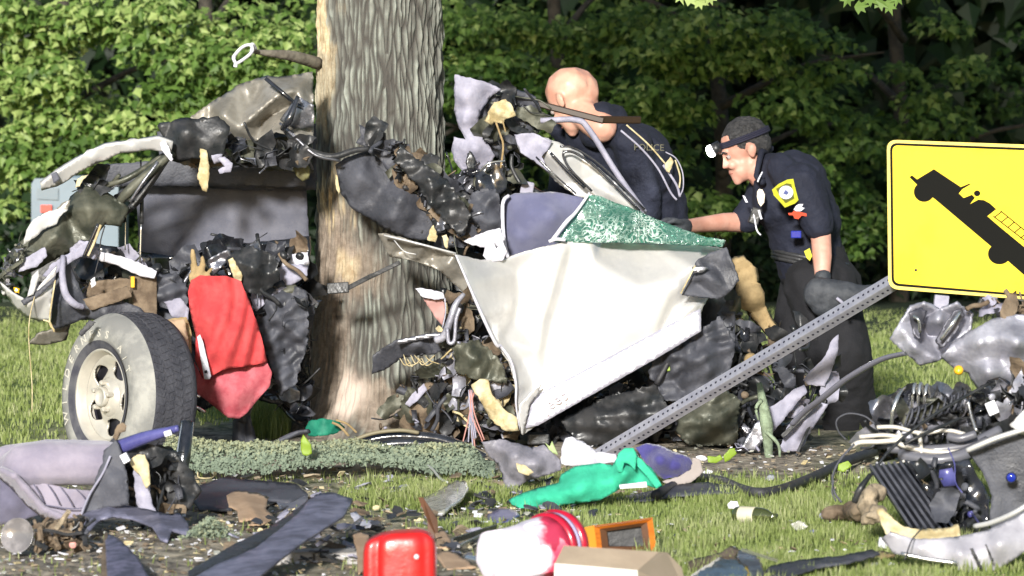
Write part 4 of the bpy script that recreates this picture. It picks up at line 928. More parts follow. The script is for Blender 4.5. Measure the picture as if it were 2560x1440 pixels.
for k in range(8):
    r = random.Random(k); x = 1000 + k * 9
    mb.tube([P(x, 890 + r.uniform(-5, 8), 22.3), P(x + 12, 905 + r.uniform(-6, 12), 22.26), P(x + r.uniform(10, 50), 912 - r.uniform(0, 25), 22.28)], .0025)
mb.build('frayed_wires', cream, car)
sheet('engine_core', black, car, [(1105, 720), (1160, 735), (1215, 800), (1255, 880), (1295, 940), (1300, 1095), (1240, 1100), (1150, 1100), (1100, 1000), (1110, 900), (1090, 840)], 22.75, .02, amp=.07, nsc=7, crumple=.03, step=10, seed=50)
junk('engine_wreckage', car, [(1105, 740), (1165, 740), (1215, 800), (1260, 890), (1290, 950), (1292, 1080), (1235, 1100), (1180, 1090), (1130, 1000), (1110, 900)], 22.25, 22.6, 420, 51, [black, olive, greyd, brown, alum, cream], .042)
sheet('cream_duct', cream, car, [(1180, 962), (1198, 948), (1222, 952), (1230, 985), (1258, 1022), (1292, 1046), (1296, 1076), (1262, 1074), (1236, 1058), (1214, 1020), (1190, 985)], 22.15, .02, crumple=.02, amp=.02, step=7, seed=52)
mb = MB()
for k in range(9):
    r = random.Random(k + 9); x0 = 1178 + r.uniform(-8, 10)
    mb.tube([P(x0, 975, 22.2), P(x0 - 4 + r.uniform(-8, 14), 1030, 22.15), P(x0 + r.uniform(-34, 34), 1110 + r.uniform(-20, 14), 22.1)], .0032, m=k % 2)
mb.build('wiring_loom', [redwire, lilac], car)
sheet('gearbox_cover', brown, car, [(1015, 1092), (1000, 1060), (1012, 1000), (1040, 972), (1075, 955), (1105, 980), (1128, 1040), (1130, 1092)], 22.5, .02, inner=[(1060, 1020, -.12), (1100, 1050, -.08)], mode='tps', amp=.03, nsc=9, crumple=.01, step=8, seed=53)
sheet('scraped_plate', lilac, car, [(1012, 1010), (1030, 985), (1060, 958), (1068, 975), (1040, 1005), (1024, 1018)], 22.35, .004, step=6, crumple=.006, seed=54)
junk('sill_fragments', car, [(940, 1060), (1000, 960), (1110, 900), (1180, 1000), (1180, 1110), (960, 1110)], 22.3, 22.7, 130, 55, [greyd, black, brown, olive, lilac], .04)

# --- right half: cabin and front door
sheet('cabin_shell', black, car, [(1120, 440), (1200, 430), (1300, 450), (1400, 500), (1500, 510), (1640, 560), (1700, 600), (1810, 640), (1850, 800), (1850, 1130), (1500, 1150), (1290, 1120), (1130, 1000), (1115, 720)], 23.3, .02, amp=.1, nsc=4, crumple=.04, step=14, seed=60)
junk('cabin_wreckage', car, [(1115, 440), (1250, 400), (1300, 480), (1255, 600), (1200, 640), (1140, 600)], 22.6, 23.1, 260, 61, [blackg, black, greyd, olive, bare], .05)
sheet('side_airbag', lilac, car, [(1138, 186, 0), (1212, 204, -.02), (1252, 222, 0), (1222, 246, .03), (1200, 278, 0), (1192, 312, 0), (1212, 352, -.03), (1238, 388, -.02), (1222, 414, 0), (1190, 428, .02), (1160, 432, 0), (1138, 404, 0), (1130, 372, 0), (1136, 342, 0), (1165, 350, -.02), (1148, 318, 0), (1138, 280, .02), (1137, 230, 0)], 22.7, .012,
      inner=[(1170, 240, -.08), (1165, 300, -.06), (1190, 370, -.09), (1170, 400, -.03)], mode='tps', amp=.012, crumple=.004, step=7, seed=62)
sheet('airbag_slot_dark', black, car, [(1168, 384), (1180, 380), (1188, 400), (1186, 424), (1170, 424), (1164, 404)], 22.6, .006, step=5)  # dark sheet put over the airbag as the shade in its opening
sheet('pillar_lining', greyd, car, [(1250, 222), (1296, 226), (1338, 240), (1350, 268), (1348, 320), (1330, 352), (1290, 372), (1240, 392), (1214, 352), (1196, 312), (1204, 276), (1224, 248)], 22.8, .03, inner=[(1270, 270, .08), (1290, 310, -.04)], amp=.04, crumple=.015, nsc=8, step=8, seed=63)
junk('pillar_lining_fragments', car, [(1240, 225), (1340, 240), (1350, 330), (1300, 460), (1230, 400), (1205, 300)], 22.6, 22.8, 70, 64, [black, black, olive, greyd], .035)
sheet('foam_padding', cream, car, [(1213, 302), (1222, 280), (1236, 256), (1262, 248), (1278, 262), (1290, 288), (1262, 296), (1256, 310), (1236, 304), (1226, 312)], 22.55, .02, inner=[(1250, 280, -.04)], amp=.02, nsc=14, step=6, seed=65, mode='tps')
mb = MB(); mb.tube([P(1240, 306, 22.5), P(1250, 335, 22.5), P(1258, 365, 22.5), P(1252, 420, 22.5)], .005); mb.tube([P(1256, 300, 22.5), P(1264, 330, 22.5)], .004); mb.build('foam_strip', tan, car)
sheet('grip_handle', blackg, car, [(1190, 440), (1215, 410), (1262, 405), (1266, 470), (1230, 500), (1195, 495)], 22.6, .03, mode='tps', amp=.02, crumple=.01, step=7, seed=66)
mb = MB(); mb.tube([P(1200, 428, 22.5), P(1222, 408, 22.48), P(1262, 402, 22.5)], .005); mb.build('grip_trim', chrome, car)
mb = MB(); mb.bar(P(1338, 258, 22.9), P(1510, 302, 22.9), .032, .03); mb.bar(P(1500, 299, 22.9), P(1600, 300, 23.0), .035, .03)
mb.build('roof_edge_bar', mat('dark_brown_seal', (.03, .016, .008), .4), car, smooth=False, bevel=.006)
mb = MB(); mb.tube([P(1352, 302, 22.7), P(1440, 300, 22.68), P(1474, 326, 22.68), P(1540, 430, 22.66), P(1612, 532, 22.6)], .020, sides=10, n=7, flat=.7); mb.build('window_frame', lilac, car)
sheet('door_shell', silver, car, [(1288, 338, .05), (1330, 334, 0), (1400, 358, 0), (1450, 382, 0), (1520, 440, 0), (1616, 532, .0), (1580, 535, 0), (1500, 500, 0), (1440, 492, 0), (1400, 462, .02), (1346, 408, .04), (1300, 380, .06)], 22.6, .008, inner=[(1400, 410, -.05), (1460, 450, .02), (1520, 480, -.05), (1360, 370, -.03)], amp=.01, crumple=.004, step=7, seed=67)
sheet('frosted_lining', lilac, car, [(1286, 336), (1330, 332), (1380, 352), (1372, 372), (1354, 392), (1372, 430), (1338, 404), (1302, 382)], 22.54, .006, crumple=.015, step=6, seed=68)
mb = MB()
mb.tube([P(1600, 527, 22.5), P(1500, 428, 22.5), P(1440, 384, 22.5), P(1412, 380, 22.5), P(1410, 396, 22.5), P(1430, 428, 22.5), P(1480, 478, 22.5)], .006, n=7)
mb.tube([P(1612, 524, 22.5), P(1510, 420, 22.5), P(1440, 372, 22.5), P(1400, 366, 22.5)], .005, n=7)
mb.tube([P(1340, 392, 22.52), P(1390, 440, 22.5), P(1440, 484, 22.5)], .004); mb.tube([P(1376, 382, 22.5), P(1420, 428, 22.5), P(1462, 470, 22.5)], .007)
mb.build('window_seal', blackg, car)
mb = MB()
mb.tube([P(1552, 326, 22.8), P(1600, 368, 22.8), P(1644, 420, 22.8), P(1676, 480, 22.8), P(1692, 500, 22.8)], .005, n=6); mb.tube([P(1566, 312, 22.8), P(1620, 360, 22.8), P(1664, 410, 22.8)], .004, n=6, m=1)
mb.tube([P(1658, 412, 22.8), P(1690, 460, 22.8), P(1700, 492, 22.8)], .006, n=6); mb.tube([P(1664, 380, 22.8), P(1690, 396, 22.8), P(1706, 430, 22.8), P(1708, 468, 22.8), P(1700, 490, 22.8)], .003, n=6)
mb.tube([P(1688, 400, 22.8), P(1700, 440, 22.8), P(1698, 470, 22.8)], .004, n=6, m=1)
mb.build('glass_channel', [lilac, cream], car)
sheet('channel_clip', cream, car, [(1662, 410), (1676, 392), (1684, 404), (1674, 432), (1666, 428)], 22.76, .006, step=5)
sheet('seat_back', blueseat, car, [(1256, 520, .03), (1262, 494, .02), (1290, 487, 0), (1380, 485, 0), (1440, 490, 0), (1475, 506, .02), (1430, 560, 0), (1392, 608, 0), (1350, 628, 0), (1270, 642, .02), (1258, 590, .03)], 22.55, .03,
      inner=[(1330, 530, -.1), (1380, 540, -.1), (1300, 590, -.07)], mode='tps', folds=(1.2, 3, .006), step=9, seed=69)
MB().tube([P(1272, 489, 22.5), P(1258, 505, 22.48), P(1257, 560, 22.48), P(1262, 610, 22.48), P(1270, 645, 22.48)], .009).build('seat_piping', whitec, car)
mb = MB(); mb.box(P(1318, 470, 22.7), .06, .05, .06, Matrix.Rotation(.2, 3, 'Y')); mb.build('headrest_stem', lilac, car, smooth=False, bevel=.008)
mb = MB(); mb.tube([P(1474, 482, 22.25), P(1440, 530, 22.22), P(1415, 556, 22.2), P(1378, 604, 22.2)], [.006, .008, .010, .009]); mb.tube([P(1372, 604, 22.18), P(1390, 598, 22.18), P(1414, 600, 22.18)], .008); mb.build('pillar_edge', whitec, car)
sheet('window_glass', glassm, car, [(1470, 488, .05), (1500, 490, .05), (1540, 508, .05), (1600, 528, .05), (1640, 548, .04), (1700, 570, .02), (1760, 592, .02), (1814, 602, 0), (1808, 616, 0), (1700, 612, 0), (1600, 607, 0), (1480, 606, 0), (1386, 606, .02), (1420, 560, .03)], 22.22, .005, inner=[(1560, 560, -.04), (1500, 550, .03)], amp=.004, step=10, seed=70, mode='tps', jag=1)
sheet('glass_edge_crumbs', glassm, car, [(1740, 588), (1812, 600), (1806, 618), (1740, 612)], 22.17, .004, crumple=.01, step=5, seed=71)
sheet('door_inner', whitec, car, [(1160, 604), (1190, 588), (1250, 570), (1262, 600), (1240, 620), (1200, 618)], 22.3, .01, crumple=.02, step=6, seed=72)
sheet('mirror_boot', whitec, car, [(1208, 640), (1214, 612), (1224, 588), (1232, 600), (1240, 622), (1258, 600), (1268, 630), (1256, 652), (1222, 654)], 22.15, .01, crumple=.02, step=6, seed=73)
sheet('mirror_boot', cream, car, [(1068, 600), (1074, 575), (1084, 562), (1094, 590), (1088, 606)], 22.3, .008, crumple=.01, step=5, seed=74)
sheet('mirror_boot', cream, car, [(1104, 590), (1116, 586), (1122, 600), (1118, 622), (1110, 612)], 22.3, .008, crumple=.01, step=5, seed=75)
door = sheet('front_door', silver, car,
    [(1136, 636, -.30), (1160, 640, -.24), (1200, 650, -.12), (1262, 646, .0), (1300, 632, .02), (1352, 618, .02), (1420, 604, .03), (1480, 604, .05), (1500, 604, .14), (1620, 607, .20), (1760, 614, .22), (1816, 622, .20), (1822, 650, .14), (1780, 690, .10), (1735, 735, .1), (1772, 744, .09), (1756, 770, .06), (1750, 800, .05), (1752, 826, .04), (1640, 895, .02), (1480, 985, .0), (1345, 1062, -.02), (1306, 1088, -.03), (1294, 1060, -.06), (1288, 1010, -.10), (1288, 960, -.12), (1272, 905, -.14), (1240, 862, -.22), (1205, 790, -.28), (1170, 710, -.30)], 22.2, .005,
    inner=[(1290, 680, .05), (1295, 740, .06), (1285, 800, .05), (1262, 850, -.04), (1248, 862, -.15), (1300, 900, .0), (1330, 960, -.01), (1340, 1000, -.03),
           (1410, 625, .0), (1384, 720, .0), (1358, 800, .0), (1346, 880, -.004), (1350, 950, -.01), (1424, 628, .034), (1399, 722, .034), (1374, 802, .034), (1360, 880, .024), (1358, 940, .005),
           (1470, 625, .034), (1430, 720, .034), (1410, 800, .032), (1398, 880, .022), (1390, 935, .005), (1478, 628, .0), (1438, 722, .0), (1418, 802, .0), (1406, 882, .0), (1396, 938, -.005),
           (1488, 655, .01), (1560, 692, .0), (1640, 706, .0), (1700, 690, .01), (1790, 655, .08), (1520, 712, -.02), (1600, 716, -.015), (1680, 722, -.01),
           (1735, 668, .0), (1700, 715, -.01), (1662, 765, -.01), (1646, 805, -.01), (1626, 852, .0), (1753, 676, .04), (1719, 722, .032), (1682, 770, .030), (1664, 808, .026), (1642, 848, .01), (1740, 760, .0), (1700, 800, -.005),
           (1560, 830, -.01), (1500, 900, -.01), (1480, 940, -.005), (1300, 1050, -.05)],
    amp=.0025, nsc=5, step=5.5, seed=76, jag=.8, relax=3)
mb = MB(); mb.tube([P(1140, 638, 21.89), P(1172, 712, 21.89), P(1206, 790, 21.91), P(1240, 860, 21.97), P(1252, 866, 22.0), P(1278, 905, 22.03), P(1290, 960, 22.06), P(1290, 1010, 22.08), P(1300, 1075, 22.14)], [.004, .008, .008, .006, .003], n=5); mb.build('door_edge_fold', whitec, door)
sheet('torn_skin', silver, door, [(1306, 1088, 0), (1296, 1040, -.02), (1300, 1010, -.02), (1340, 968, -.02), (1354, 958, -.02), (1346, 985, 0), (1325, 1010, 0), (1318, 1040, .0)], 22.12, .003, step=6, amp=.003, seed=77)
sheet('hinge_corner', greyd, door, [(1816, 618, 0), (1834, 660, -.02), (1848, 702, -.03), (1826, 728, -.02), (1800, 748, 0), (1704, 738, -.03), (1722, 700, -.02), (1742, 652, -.02), (1770, 634, 0)], 22.14, .006, inner=[(1770, 690, -.06), (1790, 665, .02), (1745, 710, .02)], amp=.01, crumple=.01, step=7, seed=78)
sheet('hinge_plate', bare, door, [(1730, 668), (1752, 664), (1772, 668), (1760, 680), (1736, 684)], 22.07, .004, crumple=.004, step=6, seed=79)
mb = MB(); mb.bar(P(1738, 664, 22.06), P(1702, 734, 22.06), .006, .006); mb.build('hinge_pin', cream, door)
sheet('lower_door_band', mat('lilac_shaded_silver', (.56, .55, .64), .3, .45, coat=.3), door, [(1310, 1072, 0), (1326, 1012, 0), (1348, 985, 0), (1480, 915, .02), (1620, 840, .04), (1752, 770, .06), (1753, 828, .05), (1640, 897, .03), (1480, 987, .01), (1345, 1064, -.01)], 22.15, .002, step=9, amp=.002, seed=80, jag=.6)  # same door metal below the crease; lilac shading put into the colour
v, f = text_mesh('Jeep', .095, .002)
ax_ = (P(1424, 985, 22.12) - P(1364, 1024, 22.12)).normalized(); ay_ = Vector((-.12, 0, 1)); ay_ = (ay_ - ax_ * ay_.dot(ax_)).normalized(); az_ = ax_.cross(ay_)
if az_.y > 0: az_ = -az_
make('badge_letters', [P(1394, 1012, 22.125) + ax_ * q.x * .8 + ay_ * q.y * .8 + az_ * q.z for q in v], f, whitec, door, smooth=False)
mb = MB(); mb.box(P(1346, 1096, 22.4), .1, .1, .05); mb.build('sill_bracket', black, car, smooth=False, bevel=.006)
junk('underbody_wreckage', car, [(1310, 1095), (1480, 1000), (1640, 915), (1760, 840), (1770, 780), (1840, 740), (1905, 900), (1900, 1130), (1600, 1150), (1330, 1140)], 22.4, 23.0, 620, 82, [black, blackg, greyd, greyd, olive, brown, bare], .055, tubes=.25)
sheet('wheel_well', greyd, car, [(1640, 920), (1700, 860), (1760, 850), (1800, 780), (1838, 780), (1840, 900), (1800, 960), (1740, 1000), (1660, 1000)], 22.55, .02, inner=[(1740, 920, .12), (1780, 860, -.08)], amp=.05, crumple=.02, nsc=6, step=9, seed=83, mode='tps')
MB().tube([P(1640, 960, 22.3), P(1690, 880, 22.3), P(1740, 870, 22.3), P(1760, 930, 22.3), P(1758, 1000, 22.3)], .012, n=6).build('curved_hose', rubber, car)
sheet('seat_foam', tan, car, [(1832, 652), (1858, 640), (1888, 668), (1896, 716), (1908, 760), (1930, 800), (1950, 828), (1932, 852), (1904, 820), (1880, 790), (1866, 770), (1850, 770), (1846, 720)], 22.95, .05, inner=[(1880, 740, -.08)], mode='tps', amp=.03, folds=(1.2, 5, .012), step=8, seed=84)
sheet('seat_foam', tan, car, [(1828, 792), (1846, 784), (1858, 800), (1858, 850), (1846, 868), (1834, 852)], 22.7, .03, crumple=.01, step=7, seed=85)
MB().lathe(P(1878, 900, 22.3), (-.3, -1, .2), [(.01, 0), (.03, .0), (.032, .012), (.018, .03)], 16).build('strut_cap', tan, car)
junk('underbody_wreckage', car, [(1830, 860), (1900, 850), (2010, 800), (2030, 900), (1990, 1130), (1840, 1140)], 22.5, 23.1, 200, 302, [black, blackg, greyd, olive, greyd, brown], .05, tubes=.25)
for k, (m, Yq, ol, inn) in enumerate([
    (greyd, 22.24, [(650, 720), (700, 700), (768, 730), (770, 860), (740, 960), (700, 990), (672, 900), (640, 800)], [(700, 800, -.1), (730, 880, .04)]),
    (black, 22.1, [(560, 640), (620, 610), (690, 640), (700, 700), (650, 740), (600, 720)], [(630, 670, -.08)]),
    (greyd, 22.12, [(370, 690), (440, 680), (470, 720), (466, 790), (410, 770), (360, 740)], [(420, 730, -.06)]),
    (greyd, 22.3, [(1640, 880), (1720, 850), (1800, 790), (1838, 860), (1820, 960), (1740, 1010), (1660, 1000), (1620, 930)], [(1740, 900, -.12), (1690, 960, .05)]),
    (black, 22.3, [(1400, 1050), (1520, 990), (1640, 960), (1680, 1040), (1600, 1100), (1450, 1120)], [(1540, 1040, -.1)]),
    (olive, 22.36, [(1700, 1010), (1800, 960), (1850, 1000), (1840, 1110), (1740, 1130), (1690, 1080)], [(1770, 1050, -.1)]),
    (black, 22.3, [(1000, 360), (1060, 410), (1120, 450), (1180, 540), (1150, 590), (1080, 520), (1030, 450), (985, 400)], [(1080, 470, -.08)]),
    (greyd, 22.5, [(1180, 480), (1240, 470), (1262, 560), (1230, 600), (1170, 610), (1150, 560)], [(1205, 540, -.08)]),
    (olive, 22.2, [(1130, 860), (1200, 850), (1250, 900), (1270, 960), (1200, 950), (1140, 930)], [(1195, 900, -.06)])]):
    sheet('crushed_panel', m, car, ol, Yq, .005, inner=inn, amp=.022, nsc=11, crumple=.028, step=6, seed=320 + k, jag=4)
# torn frame rail lying to the right
fr = thing('frame_rail', 'torn pale grey frame rail and strut leaning under the perforated sign post', 'car part', tuple(G(1900, 1185)))
sheet('rail_plate', bare, fr, [(1826, 1186), (1850, 1125), (1886, 1060), (1924, 1030), (1930, 1070), (1900, 1112), (1862, 1180)], 22.0, .006, crumple=.008, step=7, seed=90)
sheet('rail_plate', lilac, fr, [(1948, 1122, 0), (1966, 1070, 0), (2000, 1024, 0), (2040, 1004, 0), (2070, 1010, 0), (2042, 1056, .02), (2010, 1100, .02), (1986, 1140, .03), (1966, 1142, 0)], 21.95, .006, inner=[(2010, 1050, -.04)], crumple=.006, step=7, seed=91)
sheet('rail_plate', lilac, fr, [(1920, 1020), (1950, 1002), (1986, 972), (2010, 962), (2018, 980), (1990, 1010), (1950, 1060), (1932, 1080), (1918, 1060)], 21.98, .006, crumple=.01, step=7, seed=92)
sheet('rail_plate', lilac, fr, [(2008, 950), (2042, 912), (2064, 888), (2080, 850), (2096, 836), (2094, 880), (2078, 930), (2062, 966), (2020, 962)], 22.02, .006, crumple=.006, step=7, seed=93)
mb = MB(); mb.bar(P(2050, 1000, 21.88), P(1955, 1092, 21.88), .02, .015); mb.bar(P(1990, 1140, 21.9), P(2050, 1005, 22.0), .012, .01); mb.build('rail_rib', black, fr, smooth=False, bevel=.003)
junk('rail_fragments', fr, [(1830, 1180), (1900, 1040), (2060, 930), (2100, 900), (2060, 1050), (1990, 1150), (1900, 1180)], 22.0, 22.2, 110, 94, [black, greyd, lilac, olive], .04)
tw = thing('lichen_branch', 'broken grey green lichen covered branch standing by the torn frame rail', 'branch', tuple(G(1915, 1195)))
MB().tube([P(1898, 958, 21.85), P(1906, 1000, 21.82), P(1916, 1060, 21.82), P(1920, 1110, 21.84), P(1924, 1190, 21.88)], [.012, .02, .03, .022, .012], sides=10).build('stem', moss, tw)
mb = MB(); mb.tube([P(1916, 1080, 21.8), P(1945, 1110, 21.78), P(1950, 1150, 21.8)], [.01, .005]); mb.tube([P(1904, 1000, 21.8), P(1890, 1020, 21.78), P(1896, 1050, 21.78)], [.01, .004]); mb.build('twig', moss, tw)

# blue-grey vehicle corner behind, far left
bx = thing('parked_vehicle', 'pale blue grey vehicle with a red tail lamp, mostly hidden behind the wreck at left', 'vehicle', (P(120, 600, 34).x + .4, 34.3, 0))
a = P(84, 455, 34.0); 
mb = MB(); mb.prism([P(84, 462, 34), P(90, 452, 34), P(200, 450, 34), P(290, 452, 34), P(290, 640, 34), P(84, 640, 34)], (0, .9, 0)); mb.build('body', ltblue, bx, smooth=False, bevel=.02)
mb = MB(); mb.prism([P(82, 640, 33.98), P(292, 640, 33.98), P(292, 700, 33.98), P(82, 700, 33.98)], (0, .9, 0)); mb.build('bumper', black, bx, smooth=False, bevel=.01)
mb = MB(); mb.prism([P(102, 512, 33.985), P(130, 512, 33.985), P(130, 531, 33.985), P(102, 531, 33.985)], (0, -.02, 0)); mb.build('tail_lamp', redlens, bx, smooth=False)
mb = MB(); mb.prism([P(92, 470, 33.99), P(146, 470, 33.99), P(146, 500, 33.99), P(92, 498, 33.99)], (0, -.006, 0)); mb.build('window', mat('pale_glass', (.15, .21, .26), .1, 0, coat=.8), bx, smooth=False)
for sx in (110, 262):
    c = P(sx, 700, 34.2); mb = MB(); mb.lathe((c.x - .07, 34.4, .24), (1, 0, 0), [(.17, 0), (.24, .01), (.24, .15), (.17, .16)], 24); mb.build('tyre', rubber, bx)

# ------------------------------------------------------------------ things hanging on the wreck
rcl = thing('red_cloth', 'red cloth with a white strip hanging from the wreck beside the tyre', 'cloth', tuple(P(575, 1045, 21.9)))
sheet('outer_layer', redc, rcl, [(478, 700, .02), (500, 688, 0), (530, 690, -.02), (566, 690, -.03), (602, 702, 0), (622, 750, .0), (642, 805, 0), (658, 860, .02), (668, 905, .03), (640, 912, .0), (596, 918, -.02), (556, 925, -.02), (530, 940, -.03), (508, 945, 0), (488, 900, .02), (490, 840, .04), (474, 770, .05), (470, 730, .04)], 21.9, .004, mode='tps', folds=(.12, 11, .020), crumple=.004, inner=[(560, 800, -.09), (600, 860, -.07), (520, 800, -.06), (540, 880, -.08)], amp=.012, nsc=8, step=7, seed=101, jag=.6)
sheet('inner_layer', pinkc, rcl, [(486, 905, .02), (506, 946, .0), (536, 938, 0), (560, 924, 0), (620, 912, 0), (668, 906, .0), (680, 932, 0), (674, 966, .02), (640, 1005, .02), (616, 1034, .02), (596, 1047, .02), (570, 1044, .02), (548, 1026, .02), (515, 1000, .03), (482, 976, .04)], 21.96, .003, mode='tps', folds=(.5, 8, .018), crumple=.004, inner=[(600, 980, -.05), (560, 970, -.04)], amp=.012, step=7, seed=102, jag=.6)
sheet('white_strip', whitec, rcl, [(493, 842), (500, 836), (508, 856), (528, 940), (524, 948), (511, 948), (502, 900)], 21.82, .003, mode='tps', step=6, jag=.3, seed=103)
MB().lathe(P(515, 929, 21.81), (0, -1, 0), [(.0, 0), (.005, .002), (.007, .004)], 12).build('eyelet', black, rcl)
gl = thing('tan_glove', 'tan work glove poking up above the red cloth', 'glove', tuple(P(495, 705, 21.95)))
bl = Blob(); S = lambda x, y, d=0: P(x, y, 21.95 + d)
bl.cap(S(486, 700), .018, S(484, 652), .014).cap(S(484, 655), .014, S(482, 626), .010).cap(S(500, 690), .02, S(508, 655), .012).cap(S(508, 660), .012, S(506, 644), .009).cap(S(494, 700), .024, S(520, 690), .014).cap(S(488, 705), .022, S(480, 690), .018)
bl.cap(S(512, 690), .012, S(530, 672), .009).build('glove_shell', tan, gl, vox=.006, disp=.003, dscale=60)
bg_ = thing('tan_bag', 'crumpled tan bag with a red mark caught between tyre and red cloth', 'bag', tuple(P(450, 915, 21.85)))
sheet('bag_front', kraft, bg_, [(404, 812, 0), (430, 800, 0), (462, 798, 0), (470, 850, 0), (474, 892, 0), (462, 918, 0), (450, 908, 0), (436, 880, 0), (418, 850, 0), (406, 836, 0)], 21.8, .005, inner=[(440, 840, -.05), (455, 880, -.03)], mode='tps', crumple=.006, amp=.01, step=6, seed=104)
sheet('bag_back', tan, bg_, [(392, 820), (398, 806), (430, 796), (466, 792), (478, 830), (478, 900), (462, 922), (430, 890), (400, 850)], 21.86, .005, crumple=.008, step=7, seed=105)
sheet('red_mark', redt, bg_, [(420, 834), (428, 829), (434, 836), (429, 845), (421, 842)], 21.735, .002, step=4, jag=.3)
br = thing('metal_bracket', 'bent silver bracket dangling from the broken branch left of the trunk', 'bracket', tuple(P(600, 165, 22.7)))
mb = MB(); q = [P(590, 160, 22.7), P(584, 146, 22.7), P(590, 134, 22.7), P(606, 118, 22.7), P(622, 112, 22.7), P(630, 118, 22.7), P(628, 132, 22.7), P(612, 146, 22.7), P(594, 158, 22.7)]
mb.tube(q, .011, n=4, flat=.7); mb.tube([P(590, 158, 22.7), P(588, 168, 22.7)], .01); mb.tube([P(624, 114, 22.7), P(632, 110, 22.7), P(640, 122, 22.75)], .007); mb.build('loop', whitec, br)

# ------------------------------------------------------------------ people
def frame(origin, fwd, up):
    """columns: x = forward, y = left, z = up"""
    f = Vector(fwd).normalized(); u = Vector(up); l = u.cross(f).normalized(); u = f.cross(l)
    R = Matrix((f, l, u)).transposed(); return lambda x, y, z: Vector(origin) + R @ Vector((x, y, z)), R
def head_blob(bl, T, R, s):
    p = lambda x, y, z: T(x * s, y * s, z * s)
    E = lambda c, r, rot=None: bl.ell(p(*c), tuple(q * s for q in r), R @ rot if rot else R)
    E((-.006, 0, .042), (.096, .075, .086)); E((.03, 0, .02), (.062, .064, .07)); E((.035, 0, -.035), (.056, .055, .06)); E((.05, 0, -.075), (.042, .042, .035)); E((.076, 0, -.098), (.018, .022, .016))
    E((.085, 0, .03), (.014, .045, .013)); E((.078, .032, -.028), (.022, .02, .02)); E((.078, -.032, -.028), (.022, .02, .02))
    bl.cap(p(.088, 0, .012), .009 * s, p(.100, 0, -.020), .011 * s); E((.103, 0, -.026), (.012, .012, .009)); E((.095, .011, -.029), (.008, .008, .007)); E((.095, -.011, -.029), (.008, .008, .007))
    E((.086, 0, -.052), (.013, .024, .008)); E((.084, 0, -.066), (.013, .022, .007)); E((.078, 0, -.082), (.018, .026, .016)); E((.05, 0, -.06), (.042, .05, .045))
    for sd_ in (-1, 1):
        rt = Matrix.Rotation(-.18, 3, 'Y')
        E((-.006, .078 * sd_, .0), (.019, .009, .032), rt); E((-.012, .084 * sd_, .006), (.017, .007, .024), rt)
    bl.cap(p(.0, 0, -.05), .056 * s, p(-.045, 0, -.16), .062 * s)
def face_parts(T, R, s, body, hair, brow=True):
    p = lambda x, y, z: T(x * s, y * s, z * s)
    for sd_ in (-1, 1):
        b2 = Blob(); b2.ell(p(.080, .032 * sd_, .006), .0100 * s); b2.build('eye', mat('shaded_eye_white', (.34, .29, .27), .3), body, vox=.0022 * s, smooth=1)  # eyeball colour darkened to include the shade of the socket
        MB().lathe(p(.0895, .033 * sd_, .006), R @ Vector((1, .15 * sd_, 0)), [(.0, .0012), (.005 * s, .001), (.0055 * s, 0)], 12).build('iris', signblack, body)
        if brow: MB().tube([p(.099, .016 * sd_, .026), p(.096, .034 * sd_, .031), p(.086, .052 * sd_, .024)], [.003 * s, .004 * s, .002 * s]).build('eyebrow', hair, body)
    MB().tube([p(.090, -.022, -.0600), p(.0975, 0, -.0585), p(.090, .022, -.0600)], .0018 * s).build('mouth_line', mat('lip_shadow_skin', (.38, .12, .1), .6), body)

# the officer: profile to the left, bent forward
oc = thing('person', 'officer in navy uniform with lit headlamp and gloves bending down beside the wreck', 'person', (P(2060, 1100, 24).x, 24.0, 0))
hT, hR = frame(P(1866, 378, 23.85), (-1, -.16, -.40), (-.36, -.02, 1)); hs = 1.22
sk = Blob(); head_blob(sk, hT, hR, hs)
N0 = hT(-.055, 0, -.21)
# arms (bare below the sleeve)
shN, elN, haN = P(1990, 455, 23.62), P(2052, 590, 23.60), P(2056, 700, 23.5)
shF, elF, haF = P(1912, 470, 24.02), P(1862, 556, 24.0), P(1712, 566, 23.72)
sk.cap(shN, .065, elN, .052).cap(elN, .052, P(2055, 640, 23.55), .050).cap(P(2055, 640, 23.55), .050, haN, .036)
sk.cap(shF, .06, elF, .05).cap(elF, .052, P(1810, 556, 23.93), .048).cap(P(1810, 556, 23.93), .048, haF, .034)
sk.cap(N0, .07, P(1930, 450, 23.85), .08)
body = sk.build('body', skin, oc, vox=.007, smooth=2)
face_parts(hT, hR, hs, body, hairm)
hb = Blob(); p = lambda x, y, z: hT(x * hs, y * hs, z * hs)
hb.ell(p(-.016, 0, .052), tuple(q * hs for q in (.0985, .0825, .088)), hR); hb.ell(p(-.05, 0, .012), tuple(q * hs for q in (.060, .074, .062)), hR)
hb.build('hair', hairm, body, vox=.008, smooth=1, disp=.002, dscale=70)
# headlamp: strap and lamp
mb = MB(); pts = []
for k in range(25):
    a = 2 * math.pi * k / 24; pts.append(p(-.012 + .104 * math.cos(a), .0835 * math.sin(a), .054 + .002 * math.cos(a) - .008 * math.sin(a) * 0))
for w_ in (-1, 0, 1): mb.tube([q + hR @ Vector((0, 0, .009 * w_)) for q in pts], .0065, sides=6, n=2)
hl = mb.build('headlamp_strap', mat('navy_elastic', (.015, .015, .035), .8), oc)
mb = MB(); lc = p(.098, 0, .056); fd = hR @ Vector((1, -.25, -.1)).normalized(); mb.lathe(lc, fd, [(.0, -.01), (.03, -.01), (.031, .02), (.027, .032)], 24); mb.build('lamp_body', black, hl)
MB().lathe(lc + fd * .0325, fd, [(.028, 0), (.030, .012), (.022, .026), (.0, .032)], 24).build('lamp_lens', lampm, hl)
ld = bpy.data.lights.new('headlamp', 'SPOT'); ld.energy = 5; ld.spot_size = math.radians(70); ld.spot_blend = .6; ld.shadow_soft_size = .025
